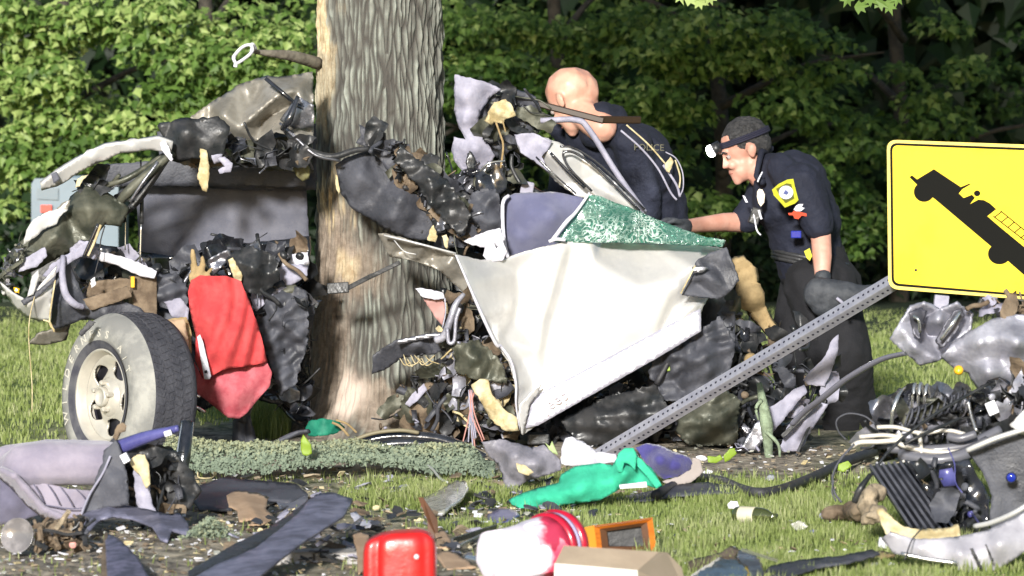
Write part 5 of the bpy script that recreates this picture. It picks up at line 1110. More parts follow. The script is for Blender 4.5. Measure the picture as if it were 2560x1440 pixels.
lo_ = bpy.data.objects.new('headlamp_light', ld); col.objects.link(lo_); lo_.location = lc + fd * .12; lo_.rotation_euler = (hR @ Vector((1, -.1, -.25))).to_track_quat('-Z', 'Y').to_euler()
# shirt
st = Blob()
st.cap(P(1925, 425, 23.85), .09, P(1965, 500, 23.85), .17).cap(P(1985, 465, 23.88), .17, P(2010, 560, 23.9), .19).cap(P(2000, 540, 23.9), .185, P(2025, 650, 23.92), .175)
st.cap(P(1955, 420, 23.72), .08, P(1995, 470, 23.63), .10).cap(P(2000, 460, 23.62), .115, P(2046, 552, 23.6), .085).cap(P(2022, 500, 23.62), .092, P(2048, 560, 23.6), .08)
st.cap(P(1925, 440, 23.98), .08, P(1885, 520, 24.0), .08).cap(P(1888, 520, 24.0), .078, P(1868, 548, 23.98), .072)
st.cap(P(2000, 470, 23.92), .12, P(2030, 590, 23.95), .12)
shirt = st.build('shirt', uniform, oc, vox=.009, smooth=3, disp=.009, dscale=9)
cb = Blob(); cb.cap(P(1903, 380, 23.78), .018, P(1890, 440, 23.7), .014).cap(P(1903, 380, 23.78), .018, P(1926, 372, 23.9), .02).cap(P(1890, 440, 23.7), .014, P(1905, 455, 23.7), .02); cb.build('collar', uniform, shirt, vox=.007)
def on_plane(name, pts2, m, Y, parent, thick=.004, dY=0, slope=0, x0=1960):
    mb = MB(); mb.prism([P(x, y, Y + (x - x0) * slope) for x, y in pts2], (0, -thick, 0)); return mb.build(name, m, parent, smooth=False)
PY = 23.475
pt = on_plane('shoulder_patch', [(1930, 474), (1946, 460), (1968, 449), (1983, 447), (1988, 470), (1996, 500), (1988, 508), (1962, 519), (1950, 505), (1934, 488)], patchy, PY, shirt, .008, slope=.0012)
def circ(cx, cy, rx, ry, n=20): return [(cx + rx * math.cos(6.2832 * i / n), cy + ry * math.sin(6.2832 * i / n)) for i in range(n)]
on_plane('patch_field', [(1940, 472), (1966, 458), (1978, 460), (1986, 496), (1964, 508), (1952, 494)], mat('olive_patch_field', (.12, .12, .02), .7), PY - .009, pt, .002, slope=.0012)
on_plane('patch_seal', circ(1965, 481, 18, 17), whitep, PY - .012, pt, .003, slope=.0012)
on_plane('patch_emblem', [(1958, 484), (1964, 474), (1972, 482), (1966, 487)], mat('blue_thread', (.1, .12, .3), .6), PY - .016, pt, .002, slope=.0012)
on_plane('rank_chevron', [(1984, 524), (1990, 514), (1998, 510), (2008, 510), (2004, 518), (2012, 520), (2002, 528), (1990, 528)], whitep, PY + .01, shirt, .006, slope=.0008)
on_plane('arm_emblem', [(1970, 532), (1980, 532), (1984, 527), (2002, 530), (2018, 534), (2016, 541), (2004, 539), (1996, 548), (1986, 546), (1982, 538), (1972, 538)], redt, PY + .012, shirt, .006, slope=.0008)
on_plane('badge', [(1893, 478), (1898, 472), (1906, 474), (1912, 486), (1910, 506), (1902, 516), (1896, 508), (1892, 492)], mat('silver_badge', (.7, .7, .74), .2, .8), 23.6, shirt, .01)
on_plane('name_bar', [(1856, 488), (1862, 490), (1870, 506), (1864, 506)], whitep, 23.72, shirt, .006)
mb = MB(); mb.tube([P(1880, 524, 23.66), P(1886, 545, 23.64), P(1892, 575, 23.62), P(1902, 588, 23.62)], .004); mb.tube([P(1897, 525, 23.62), P(1901, 540, 23.62), P(1904, 548, 23.62)], .006); mb.tube([P(1906, 430, 23.66), P(1898, 445, 23.64), P(1894, 455, 23.64)], .004); mb.build_each('radio_cord', whitep, shirt)
bx_ = MB(); bx_.box(P(1888, 540, 23.66), .05, .03, .08, Matrix.Rotation(.3, 3, 'Y')); bx_.build('radio_microphone', black, shirt, smooth=False, bevel=.006)
MB().box(P(1990, 586, 23.6), .05, .02, .035).build('blue_light_clip', blueg, shirt, smooth=False, bevel=.004)
on_plane('waist_tag', [(2010, 628), (2024, 620), (2030, 640), (2024, 652), (2016, 644)], patchy, 23.55, shirt, .006)
# trousers, belt, boots
tr = Blob()
tr.cap(P(2028, 660, 23.92), .175, P(2070, 730, 23.95), .18)
tr.chain([P(2050, 720, 23.75), P(2100, 880, 23.62), P(2120, 1040, 23.8), P(2118, 1095, 23.82)], [.18, .16, .13, .10])
tr.chain([P(2010, 730, 24.02), P(1975, 900, 24.0), P(1990, 1040, 24.15), P(1992, 1085, 24.15)], [.125, .1, .08, .075])
tr.build('trousers', trouser, oc, vox=.011, smooth=3, disp=.012, dscale=7)
mb = MB(); c = P(2026, 652, 23.92); pts = [c + Vector((math.cos(a) * .182, math.sin(a) * .182, -.12 * math.cos(a) * .3)) for a in [2 * math.pi * k / 16 for k in range(17)]]
for w_ in (-1, 0, 1): mb.tube([q + Vector((0, 0, .016 * w_)) for q in pts], .012, sides=6, n=2)
mb.build('belt', black, oc)
for (x, y, Y) in ((2118, 1095, 23.82), (1992, 1085, 24.15)):
    b2 = Blob(); a = P(x, y, Y); g = Vector((a.x, Y, .045)); b2.cap(g + Vector((.03, 0, 0)), .05, g + Vector((-.2, -.03, -.01)), .04).cap(g + Vector((.0, 0, .0)), .055, a, .07); b2.build('boot', black, oc, vox=.01)
def hand(name, wrist, palm, fingers, thumb, m, parent, s=1.):
    b2 = Blob(); b2.cap(wrist, .036 * s, palm, .034 * s)
    for f_ in fingers: b2.chain(f_, [.0135 * s, .0125 * s, .0115 * s, .010 * s][:len(f_)])
    b2.chain(thumb, [.015 * s, .013 * s, .011 * s]); return b2.build(name, m, parent, vox=.0055)
h0 = P(2058, 716, 23.48)
hand('glove', P(2057, 692, 23.5), h0 + Vector((0, 0, -.02)), [[h0 + Vector((-.035 + .023 * i, -.02, -.05)), h0 + Vector((-.04 + .025 * i, -.05, -.085 - .008 * (i % 2))), h0 + Vector((-.038 + .024 * i, -.035, -.115 - .01 * (i in (1, 2)))), h0 + Vector((-.036 + .023 * i, -.0, -.125))] for i in range(4)],
     [h0 + Vector((-.04, -.01, -.01)), h0 + Vector((-.065, -.03, -.04)), h0 + Vector((-.06, -.045, -.07))], glove, oc, 1.15)
h1 = P(1700, 566, 23.7)
hand('glove', haF, h1, [[h1 + Vector((-.03, -.01, .03 - .02 * i)), h1 + Vector((-.07, -.02, .032 - .023 * i)), h1 + Vector((-.10, -.03, .015 - .022 * i)), h1 + Vector((-.115, -.03, -.01 - .02 * i))] for i in range(4)],
     [h1 + Vector((.0, -.03, .02)), h1 + Vector((-.03, -.055, .03)), h1 + Vector((-.06, -.06, .02))], glove, oc, 1.1)
# dark bag held in the gloved hand
bgt = thing('dark_bag', 'dark rounded grey rubber case hanging from the officer\'s gloved hand', 'bag', tuple(P(2095, 790, 23.4)))
b2 = Blob(); b2.cap(P(2050, 735, 23.42), .075, P(2130, 742, 23.42), .07).cap(P(2060, 765, 23.42), .06, P(2140, 755, 23.42), .05).cap(P(2130, 735, 23.42), .05, P(2185, 725, 23.42), .03)
b2.build('case_shell', glove, bgt, vox=.01, smooth=3, disp=.01, dscale=10)
MB().tube([P(2092, 745, 23.34), P(2110, 762, 23.33), P(2118, 785, 23.34)], .008).build('case_seam', lilac, bgt)

# the bald man, seen from behind his left ear
bm2 = thing('person', 'bald man in dark navy police shirt with bowed head behind the car window frame', 'person', (P(1600, 1050, 24.3).x, 24.35, 0))
hT, hR = frame(P(1430, 250, 24.0), (-.62, .55, -.62), (-.42, .25, .9)); hs = 1.3
sk = Blob(); head_blob(sk, hT, hR, hs); 
sk.ell(P(1436, 232, 24.04), (.126, .11, .128)); sk.ell(P(1448, 262, 24.05), .100); sk.cap(P(1456, 290, 24.07), .078, P(1490, 345, 24.15), .07)
shn = P(1580, 360, 23.95); sk.cap(shn, .06, P(1600, 520, 24.1), .045).cap(P(1600, 520, 24.1), .045, P(1500, 600, 23.8), .04)
body = sk.build('body', skin2, bm2, vox=.0075, smooth=8)
face_parts(hT, hR, hs, body, hairm)
mb = MB(); p = lambda x, y, z: hT(x * hs, y * hs, z * hs)
st = Blob(); st.cap(P(1470, 338, 24.15), .12, P(1580, 400, 24.2), .19).cap(P(1470, 330, 24.25), .10, P(1480, 380, 24.35), .11).cap(P(1540, 350, 24.1), .13, P(1590, 420, 24.15), .20).cap(P(1580, 400, 24.2), .20, P(1640, 560, 24.25), .18)
st.ell(P(1500, 320, 23.99), .105); st.ell(P(1504, 296, 23.95), .082); st.ell(P(1530, 306, 24.0), .085); st.ell(P(1535, 322, 24.1), .10); st.cap(shn, .105, P(1610, 530, 24.05), .09).cap(P(1610, 530, 24.05), .085, P(1510, 596, 23.8), .055).cap(P(1400, 320, 24.3), .06, P(1500, 360, 24.3), .10).cap(P(1430, 340, 24.4), .08, P(1400, 480, 24.3), .07)
sh2 = st.build('shirt', uniform, bm2, vox=.01, smooth=3, disp=.012, dscale=8)
cb = Blob(); cb.cap(P(1450, 292, 24.02), .03, P(1510, 288, 24.0), .03).cap(P(1510, 288, 24.0), .03, P(1540, 296, 24.1), .03); cb.build('collar', uniform, sh2, vox=.008)
v, f = text_mesh('POLICE', .05, .002); a = P(1622, 376, 23.86)
make('back_lettering', [a + Vector((q.x * .9, -q.z - .02, q.y * .9 - q.x * .02)) for q in v], f, mat('faded_gold_print', (.09, .085, .05), .7), sh2, smooth=False)
tr = Blob(); tr.chain([P(1640, 600, 24.3), P(1630, 780, 24.15), P(1650, 940, 24.3), P(1650, 1040, 24.35)], [.16, .11, .085, .075]); tr.chain([P(1660, 620, 24.45), P(1600, 780, 24.5), P(1610, 940, 24.6), P(1610, 1030, 24.6)], [.14, .105, .085, .075]); tr.build('trousers', mat('khaki_work_trousers', (.10, .07, .04), .9), bm2, vox=.012, smooth=3, disp=.01, dscale=7)
for (x, y, Y) in ((1650, 1040, 24.35), (1610, 1030, 24.6)):
    b2 = Blob(); a = P(x, y, Y); g = Vector((a.x, Y, .045)); b2.cap(g, .055, g + Vector((-.2, .04, -.005)), .042).cap(g, .055, a, .07); b2.build('boot', black, bm2, vox=.01)
for k, hw in enumerate((P(1500, 600, 23.78), P(1400, 480, 24.3))):
    d = Vector((-.04, -.01, -.03)); h1 = hw + d
    if k: MB()
    hand('glove', hw, h1, [[h1 + Vector((-.03, 0, .03 - .02 * i)), h1 + Vector((-.06, 0, .02 - .02 * i)), h1 + Vector((-.08, .01, -.0 - .02 * i)), h1 + Vector((-.085, .01, -.02 - .02 * i))] for i in range(4)], [h1 + Vector((0, -.03, .01)), h1 + Vector((-.03, -.045, .0)), h1 + Vector((-.05, -.045, -.02))], glove, bm2, 1.1)
# ------------------------------------------------------------------ the road sign
sg = thing('road_sign', 'yellow square sign with a black fire engine symbol on a bent perforated steel post', 'sign', tuple(P(1500, 1135, 21.9)))
pA, pB = P(1470, 1158, 21.9), P(2330, 648, 21.02)
zz_ = (pB - pA).normalized(); xx_ = zz_.cross(Vector((0, 1, 0))).normalized(); yy_ = zz_.cross(xx_)
R0 = Matrix((xx_, yy_, zz_)).transposed() @ Matrix.Rotation(math.radians(40), 3, 'Z')
w_ = .052; cmid = (pA + pB) / 2; ln = (pB - pA).length
mb = MB()
# open square tube: four walls
for (sx, sy, a, b_) in ((1, 0, .004, w_), (-1, 0, .004, w_), (0, 1, w_ - .008, .004), (0, -1, w_ - .008, .004)):
    mb.box(cmid + R0 @ Vector((sx * (w_ / 2 - .002), sy * (w_ / 2 - .002), 0)), a, b_, ln, R0)
mb.build('post', galv, sg, smooth=False, bevel=.0015)
mb = MB(); nh = int(ln / .0275)
camd = Vector((0, -1, 0))
for k in range(nh):
    for nrm in ((1, 0), (-1, 0), (0, 1), (0, -1)):
        nv = R0 @ Vector((nrm[0], nrm[1], 0)); c = cmid + nv * (w_ / 2 + .0006) + zz_ * (-ln / 2 + .02 + k * .0275)
        mb.lathe(c, nv, [(.0062, 0), (.0058, .0002)], 8)  # dark discs on the solid walls stand in for punched holes
mb.build('hole_discs', holem, sg, smooth=False, kind='stuff')
YS = lambda x: 20.95 + (x - 2216) * .00012
def sq(u, v, d=0.): x = 2160 + .3195 * u; y = 320 + .3195 * v; return P(x, y, YS(x) - d)
def sx_(px, py, d=0.): return P(px, py, YS(px) - d)
c0, c1, c2, c3 = (2217, 349), (2604, 363), (2606, 752), (2221, 722)
def rr_sq(inset, rad, n=6):
    cs = [np.array(q, float) for q in (c0, c1, c2, c3)]; ctr = sum(cs) / 4; out = []
    cs = [q + (ctr - q) / np.abs(ctr - q) * inset for q in cs]
    for i in range(4):
        p0, p1, p2 = cs[i - 1], cs[i], cs[(i + 1) % 4]; a = p1 + (p0 - p1) / np.linalg.norm(p0 - p1) * rad; b_ = p1 + (p2 - p1) / np.linalg.norm(p2 - p1) * rad
        for k in range(n + 1): t = k / n; out.append(tuple((1 - t) ** 2 * a + 2 * t * (1 - t) * p1 + t * t * b_))
    return out
mb = MB(); mb.prism([sx_(x, y) for x, y in rr_sq(0, 26)], (0, .004, 0)); pl = mb.build('panel', yellowb, sg, smooth=False)
mb = MB(); mb.prism([sx_(x, y, .0008) for x, y in rr_sq(8, 20)], (0, .0006, 0)); mb.build('border', signblack, pl, smooth=False)
mb = MB(); mb.prism([sx_(x, y, .0016) for x, y in rr_sq(14, 15)], (0, .0006, 0)); mb.build('field', yellow, pl, smooth=False)
def fillpoly(pts, d):
    n_ = len(pts); r = delaunay_2d_cdt([Vector(q) for q in pts], [], [list(range(n_))], 1, 1e-5)
    return [sq(v.x, v.y, d) for v in r[0]], [list(q) for q in r[2]]
mb = MB()
mb.add(*fillpoly([(355, 385), (375, 370), (415, 402), (547, 322), (757, 462), (826, 434), (832, 442), (770, 478), (742, 512), (780, 548), (845, 522), (868, 545), (830, 595), (895, 560), (940, 565), (985, 590), (1035, 635), (965, 690), (1052, 765), (1252, 930), (1372, 1030), (1372, 1250), (1252, 1150), (1135, 1048), (1010, 940), (560, 560), (440, 470), (420, 448)], .0024))
for (cx, cy, rx, ry) in ((470, 500, 80, 78), (1060, 985, 90, 82), (885, 511, 25, 23)):
    mb.add(*fillpoly([(cx + rx * math.cos(6.2832 * i / 28), cy + ry * math.sin(6.2832 * i / 28)) for i in range(28)], .0026))
mb.build('fire_engine_symbol', signblack, pl, smooth=False)
mb = MB()
def lstrip(a, b_, w): 
    a, b_ = np.array(a, float), np.array(b_, float); t = (b_ - a) / np.linalg.norm(b_ - a); nn = np.array([-t[1], t[0]]) * w / 2
    mb.add(*fillpoly([tuple(a + nn), tuple(b_ + nn), tuple(b_ - nn), tuple(a - nn)], .0028))
lstrip((1068, 648), (1372, 895), 8); lstrip((1012, 690), (1372, 968), 8)
for k in range(8):
    a = np.array((1078, 654)) + np.array((50, 40.6)) * k; lstrip(tuple(a), tuple(a + np.array((-54, 42 + k * 1.0))), 8)
mb.build('ladder_symbol', signblack, pl, smooth=False)
MB().lathe(sq(405, 1112, .0016), (0, -1, 0), [(.006, 0), (.005, .001)], 12).build('bolt_hole_disc', holem, pl)
mb = MB(); mb.tube([P(2210, 345, 20.9), P(2212, 345, 20.9)], .001); 
mb = MB(); mb.box(P(2352, 764, 21.0), .062, .05, .09, Matrix.Rotation(.1, 3, 'Y')); mb.build('lower_post_stub', lilac, sg, smooth=False, bevel=.004)
st_ = thing('trim_strip', 'long curved grey trim strip arching from the engine wreckage down to the frame rail', 'trim strip', tuple(P(1990, 1055, 21.6)))
mb = MB(); mb.tube([P(2268, 882, 21.2), P(2200, 900, 21.3), P(2120, 945, 21.4), P(2060, 992, 21.5), P(2010, 1030, 21.6), P(1980, 1062, 21.65)], [.018, .02, .018, .014], n=8, flat=.55); mb.build('strip', mat('grey_rubber_trim', (.13, .13, .16), .35, 0, coat=.3), st_)

# ------------------------------------------------------------------ torn-off engine bay, right foreground
EY = 19.9; YSH = -1.55
en = thing('engine_wreckage', 'torn off radiator, hoses and bumper of the car lying on the lawn under the sign', 'car part', tuple(G(2400, 1300)))
sheet('cast_bracket', alum, en, [(2224, 846, .02), (2246, 812, 0), (2276, 765, 0), (2310, 756, -.04), (2350, 772, 0), (2392, 756, -.04), (2432, 784, 0), (2428, 822, 0), (2384, 858, 0), (2350, 900, .02), (2300, 912, .03), (2262, 880, .02)], 20.2, .012,
      inner=[(2302, 800, .08), (2320, 840, .1), (2394, 800, .08), (2372, 840, .09), (2346, 800, -.05), (2290, 870, -.02)], amp=.008, nsc=8, crumple=.014, step=6, seed=120)
for q in ([(2272, 780), (2300, 768), (2318, 778), (2306, 812), (2300, 850), (2284, 838), (2276, 808)], [(2338, 850), (2360, 812), (2386, 776), (2404, 770), (2412, 788), (2392, 830), (2364, 866), (2350, 872)]):
    sheet('recess_shade', rimd, en, q, 20.14, .004, step=5, crumple=.006, seed=121)  # dark sheets put on as the shade in the bracket's openings
mb = MB(); mb.tube([P(2284, 790, 20.08), P(2296, 800, 20.06), P(2300, 830, 20.08)], .006); mb.tube([P(2352, 850, 20.08), P(2380, 810, 20.06), P(2400, 780, 20.08)], .007); mb.build_each('bracket_rib', chrome, en)
sheet('gearbox_casting', alum, en, [(2352, 890, 0), (2382, 858, 0), (2424, 830, -.03), (2480, 800, -.06), (2540, 786, -.08), (2580, 790, -.08), (2580, 950, 0), (2510, 968, 0), (2470, 980, .02), (2442, 965, .02), (2420, 930, 0), (2380, 915, 0)], 20.15, .012,
      inner=[(2450, 860, -.14), (2500, 900, -.06), (2540, 860, -.16), (2470, 930, -.08)], amp=.02, nsc=6, crumple=.045, step=7, seed=122, mode='tps')
MB().lathe(P(2396, 925, 20.0), (-.3, -1, .1), [(.018, -.02), (.018, 0), (.012, .008), (0, .01)], 18).build('amber_lamp', amber, en)
sheet('wiring_backing', black, en, [(2200, 1000), (2300, 960), (2420, 990), (2560, 940), (2600, 940), (2600, 1120), (2420, 1140), (2200, 1150), (2180, 1060)], 20.15, .02, amp=.05, crumple=.02, nsc=7, step=10, seed=123)
junk('hose_and_bracket_tangle', en, [(2210, 1000), (2300, 975), (2420, 990), (2560, 930), (2590, 940), (2590, 1100), (2430, 1130), (2210, 1140), (2170, 1080)], 19.75, 20.1, 380, 124, [black, greyd, blackg, alum, bare, brown], .04, tubes=.45)
junk('torn_wires', en, [(2440, 760), (2600, 740), (2600, 830), (2520, 800)], 20.1, 20.3, 50, 125, [brown, black, lilac], .035, tubes=.9)
mb = MB()
for k in range(9):
    t = k / 9; a = Vector(P(2272 + 148 * t, 1046 - 52 * t, 19.72)); R = Matrix.Rotation(.35, 3, 'Y'); pts = [a + R @ Vector((.004 * math.cos(q), -.03 * math.cos(q), .036 * math.sin(q))) for q in [6.2832 * i / 12 for i in range(13)]]
    mb.tube(pts, .0042, sides=6, n=2)
mb.build('coil_spring', greyd, en)
mb = MB()
for (x, y0, y1) in ((2282, 960, 1020), (2296, 958, 1024), (2312, 962, 1016)): mb.tube([P(x - 2, y1, 19.8), P(x, (y0 + y1) / 2, 19.78), P(x + 6, y0, 19.8), P(x + 14, y0 + 30, 19.82)], .006)
mb.tube([P(2228, 1080, 19.75), P(2232, 1030, 19.72), P(2248, 985, 19.74), P(2264, 968, 19.8)], [.007, .008, .004])
mb.tube([P(2420, 1000, 19.8), P(2428, 1040, 19.78), P(2442, 1080, 19.75)], .008)
mb.build_each('steel_pipe', chrome, en)
mb = MB()
for (pts, r) in (([(2192, 1068), (2240, 1068), (2300, 1082), (2370, 1076), (2420, 1088)], .008), ([(2130, 1116), (2150, 1106), (2200, 1104), (2250, 1100)], .010), ([(2148, 1092), (2210, 1088), (2260, 1094)], .008),
                 ([(2250, 1082), (2250, 1110), (2320, 1128), (2390, 1130), (2440, 1120)], .010), ([(2296, 1082), (2302, 1110), (2304, 1150), (2302, 1190)], .008), ([(2258, 1150), (2264, 1170), (2280, 1200)], .005)):
    mb.tube([P(x, y, 19.62) for x, y in pts], r, n=6)
mb.build_each('bright_hose', mat('pale_hose', (.66, .62, .55), .35, .3), en)
mb = MB(); mb.tube([P(2250, 1136, 19.65), P(2330, 1150, 19.6), P(2400, 1140, 19.6), P(2470, 1105, 19.65)], .024, n=8); mb.tube([P(2220, 1120, 19.7), P(2330, 1125, 19.66), P(2420, 1112, 19.66), P(2500, 1075, 19.7)], .02, n=8)
mb.tube([P(2440, 1085, 19.6), P(2400, 1096, 19.6), P(2370, 1090, 19.62)], .016); mb.build_each('coolant_hose', mat('grey_coolant_hose', (.12, .12, .14), .4, 0, coat=.3), en)
mb = MB(); mb.tube([P(2470, 960, 19.6), P(2330, 1040, 19.5), P(2230, 1120, 19.42), P(2176, 1190, 19.38)], .006); mb.tube([P(2400, 1046, 19.58), P(2300, 1090, 19.5), P(2260, 1112, 19.5)], .006); mb.tube([P(2176, 1186, 19.38), P(2150, 1224, 19.36), P(2136, 1254, 19.38)], [.008, .014, .012]); mb.build_each('control_rod', black, en)
mb = MB(); mb.tube([P(2188, 1060, 19.6), P(2160, 1040, 19.6), P(2120, 1034, 19.6), P(2092, 1050, 19.6), P(2096, 1078, 19.6), P(2116, 1100, 19.6)], .003, n=8)
mb.tube([P(2136, 1110, 19.5), P(2100, 1150, 19.46), P(2082, 1190, 19.44), P(2086, 1230, 19.42), P(2104, 1256, 19.42)], .0045, n=8)
mb.tube([P(2084, 1200, 19.4), P(2080, 1230, 19.4), P(2090, 1254, 19.4)], .003); mb.build('loose_cable', greyd, en)
mb = MB(); mb.box(P(2278, 1190, 19.62), .05, .03, .022); mb.box(P(2200, 1162, 19.6), .03, .03, .02); mb.box(P(2480, 1020, 19.7), .04, .01, .05, Matrix.Rotation(-.4, 3, 'Y')); mb.build('pale_connectors', paperw, en, smooth=False, bevel=.003, kind='stuff')
junk('engine_block_wreckage', en, [(2180, 1080), (2300, 1000), (2430, 985), (2600, 960), (2600, 1090), (2430, 1130), (2260, 1160)], 19.72, 20.0, 260, 303, [black, greyd, bare, olive, blackg, alum], .05, tubes=.35)
# radiator with fins
ra, rb_, rc_, rd_ = P(2176, 1166, 19.3), P(2266, 1156, 19.35), P(2396, 1338, 19.0), P(2276, 1318, 18.98)
mb = MB(); mb.prism([ra, rb_, rc_, rd_], (.0, .05, -.01)); rad = mb.build('radiator', blackg, en, smooth=False, bevel=.003)
for k in range(7):
    t = k / 6; a = ra.lerp(rb_, t) + Vector((0, -.012, .004)); b_ = rd_.lerp(rc_, t) + Vector((0, -.012, .004)); MB().bar(a, b_, .009, .016).build('fin', greyd, rad, smooth=False)
mb = MB(); mb.bar(rb_ + Vector((0, -.02, 0)), rc_ + Vector((0, -.02, 0)), .008, .012); mb.build('radiator_frame', bare, rad, smooth=False)
sheet('fan_shroud', blackg, en, [(2262, 1150), (2330, 1162), (2424, 1150), (2442, 1190), (2470, 1240), (2474, 1300), (2466, 1344), (2400, 1350), (2372, 1320), (2320, 1240)], 19.15, .02, inner=[(2380, 1210, .1), (2420, 1270, -.05), (2400, 1310, .08)], amp=.05, nsc=8, crumple=.012, step=8, seed=126, mode='tps')
junk('shroud_fragments', en, [(2300, 1170), (2420, 1160), (2460, 1330), (2390, 1330)], 18.95, 19.1, 45, 127, [black, greyd, greyd, bluep], .035)
sheet('side_panel', greyd, en, [(2420, 1130), (2480, 1104), (2540, 1076), (2600, 1056), (2600, 1300), (2540, 1300), (2478, 1342), (2474, 1290), (2480, 1240), (2456, 1180)], 19.05, .015, amp=.02, nsc=5, crumple=.006, step=9, seed=128)
mb = MB(); mb.tube([P(2418, 1126, 18.98), P(2450, 1112, 18.96), P(2500, 1092, 18.95), P(2600, 1062, 18.95)], .010); mb.tube([P(2436, 1316, 18.8), P(2480, 1306, 18.75), P(2540, 1280, 18.7), P(2600, 1240, 18.7)], .010); mb.build_each('silver_rim', silver, en)
sheet('lamp_bracket', silver, en, [(2524, 1062), (2560, 1024), (2600, 1020), (2600, 1084), (2550, 1086)], 19.0, .01, crumple=.008, step=7, seed=129)
MB().lathe(P(2528, 1194, 18.95), (-.1, -1, 0), [(.0, .012), (.012, .012), (.02, 0)], 14).build('blue_reflector', blueg, en)
sheet('front_bumper', mat('scuffed_silver_plastic', (.47, .46, .50), .42, .2, (.33, .32, .36), 9, .2, 30, rvar=.1), en, [(2236, 1384, .02), (2206, 1346, .04), (2224, 1330, 0), (2300, 1350, -.03), (2390, 1344, -.04), (2470, 1328, -.05), (2540, 1296, -.05), (2600, 1256, -.05), (2600, 1370, -.08), (2560, 1378, -.08), (2500, 1420, -.08), (2440, 1446, -.1), (2410, 1440, -.1), (2384, 1414, -.08), (2310, 1398, -.04)], 18.1, .01,
      inner=[(2400, 1384, -.12), (2500, 1360, -.14), (2300, 1370, -.06)], mode='tps', amp=.006, step=8, seed=130, jag=.8)
sheet('bumper_shelf', cream, en, [(2192, 1276, .02), (2206, 1272, .02), (2236, 1300, .0), (2262, 1318, 0), (2300, 1326, -.02), (2370, 1322, -.02), (2396, 1312, -.02), (2402, 1346, -.06), (2320, 1356, -.06), (2260, 1350, -.04), (2214, 1336, 0)], 18.5, .012, inner=[(2300, 1340, -.03)], amp=.01, crumple=.006, step=7, seed=131)
mb = MB(); mb.tube([P(2252, 1384, 18.0), P(2320, 1398, 17.98), P(2392, 1408, 17.96)], .008); mb.build('lower_lip', chrome, en)
sheet('black_scuff', black, en, [(2424, 1372), (2432, 1370), (2456, 1420), (2450, 1424)], 17.92, .003, step=5); sheet('black_scuff', black, en, [(2462, 1362), (2466, 1360), (2484, 1402), (2481, 1404)], 17.92, .003, step=5)
mb = MB(); mb.tube([P(2308, 1318, 18.2), P(2280, 1350, 18.0), P(2262, 1400, 17.95)], .0025); mb.build('thin_wire', darkwire, en)
cl = thing('soil_clod', 'brown clod of soil and dry turf at the left foot of the radiator', 'soil', tuple(G(2165, 1300)))
b2 = Blob(); b2.ell(P(2172, 1256, 19.0), (.035, .05, .05)); b2.ell(P(2186, 1290, 18.9), (.04, .05, .035)); b2.ell(P(2192, 1230, 19.1), (.025, .04, .03)); b2.build('clod', sandm, cl, vox=.009, smooth=1, disp=.02, dscale=22)

YSH = 0.
# ------------------------------------------------------------------ loose things on the ground
def solo(name, label, cat, obj, group=None):
    return tag(obj, label, cat, group)
# car seat, left foreground
sY = 18.25
cs = thing('car_seat', 'torn grey car seat lying on its side at lower left', 'seat', tuple(P(170, 1310, 18.9)))
T = lambda x, y, d=0: P(x, y, sY + d)
bl = Blob(); bl.cap(T(60, 1165), .085, T(130, 1160), .088).cap(T(130, 1160), .088, T(262, 1158, .03), .082).cap(T(30, 1180, .05), .07, T(60, 1165), .085).cap(T(20, 1150, .1), .06, T(120, 1150, .1), .08).cap(T(120, 1150, .1), .08, T(265, 1140, .1), .06)
bl.build('bolster', seatm, cs, vox=.01, smooth=4, disp=.004, dscale=9)
sheet('side_flap', seatm, cs, [(0, 1168, -.05), (36, 1186, -.12), (70, 1222, -.10), (110, 1270, -.08), (180, 1300, -.06), (196, 1312, -.04), (110, 1290, 0), (70, 1260, .0), (30, 1215, 0), (0, 1190, 0)], sY - .02, .02, mode='tps', step=8, amp=.004, seed=140, jag=.4)
sheet('lower_cushion', seatd, cs, [(0, 1200), (40, 1225), (70, 1262), (96, 1288), (40, 1300), (0, 1308)], sY + .0, .03, mode='tps', inner=[(30, 1260, -.05)], step=8, amp=.005, seed=141, jag=.4)
sheet('pleated_cushion', seatm, cs, [(56, 1196, .02), (110, 1208, .0), (170, 1222, 0), (240, 1228, .02), (290, 1240, .03), (240, 1300, 0), (192, 1310, 0), (130, 1290, 0), (90, 1250, .02)], sY - .04, .02, mode='tps', folds=(.75, 9, .008), step=6, amp=.003, seed=142, jag=.4)
mb = MB()
for (a, b_) in (((120, 1212), (150, 1262)), ((150, 1216), (184, 1268)), ((190, 1222), (226, 1266)), ((84, 1210), (110, 1258))): mb.tube([P(*a, sY - .075), P((a[0] + b_[0]) / 2, (a[1] + b_[1]) / 2 - 3, sY - .085), P(*b_, sY - .075)], .0025)
mb.tube([P(110, 1262, sY - .08), P(180, 1272, sY - .085), P(240, 1264, sY - .08)], .0025); mb.build_each('seam', seatd, cs)
sheet('seat_side_plate', greyd, cs, [(262, 1128, .02), (290, 1100, 0), (300, 1120, 0), (316, 1180, 0), (322, 1262, 0), (262, 1268, 0), (206, 1306, 0), (190, 1310, 0), (214, 1256, 0), (240, 1200, 0), (258, 1160, 0)], sY - .12, .02, inner=[(280, 1200, -.03)], crumple=.006, step=8, seed=143)
mb = MB(); mb.tube([P(276, 1140, sY - .14), P(256, 1185, sY - .15), P(222, 1240, sY - .16), P(196, 1306, sY - .16)], .0045); mb.build('plate_edge', lilac, cs)
mb = MB(); mb.tube([P(300, 1118, sY - .05), P(360, 1095, sY - .08), P(420, 1078, sY - .12), P(446, 1070, sY - .14)], [.028, .024, .016, .012], sides=10); mb.build('recliner_arm', bluep, cs)
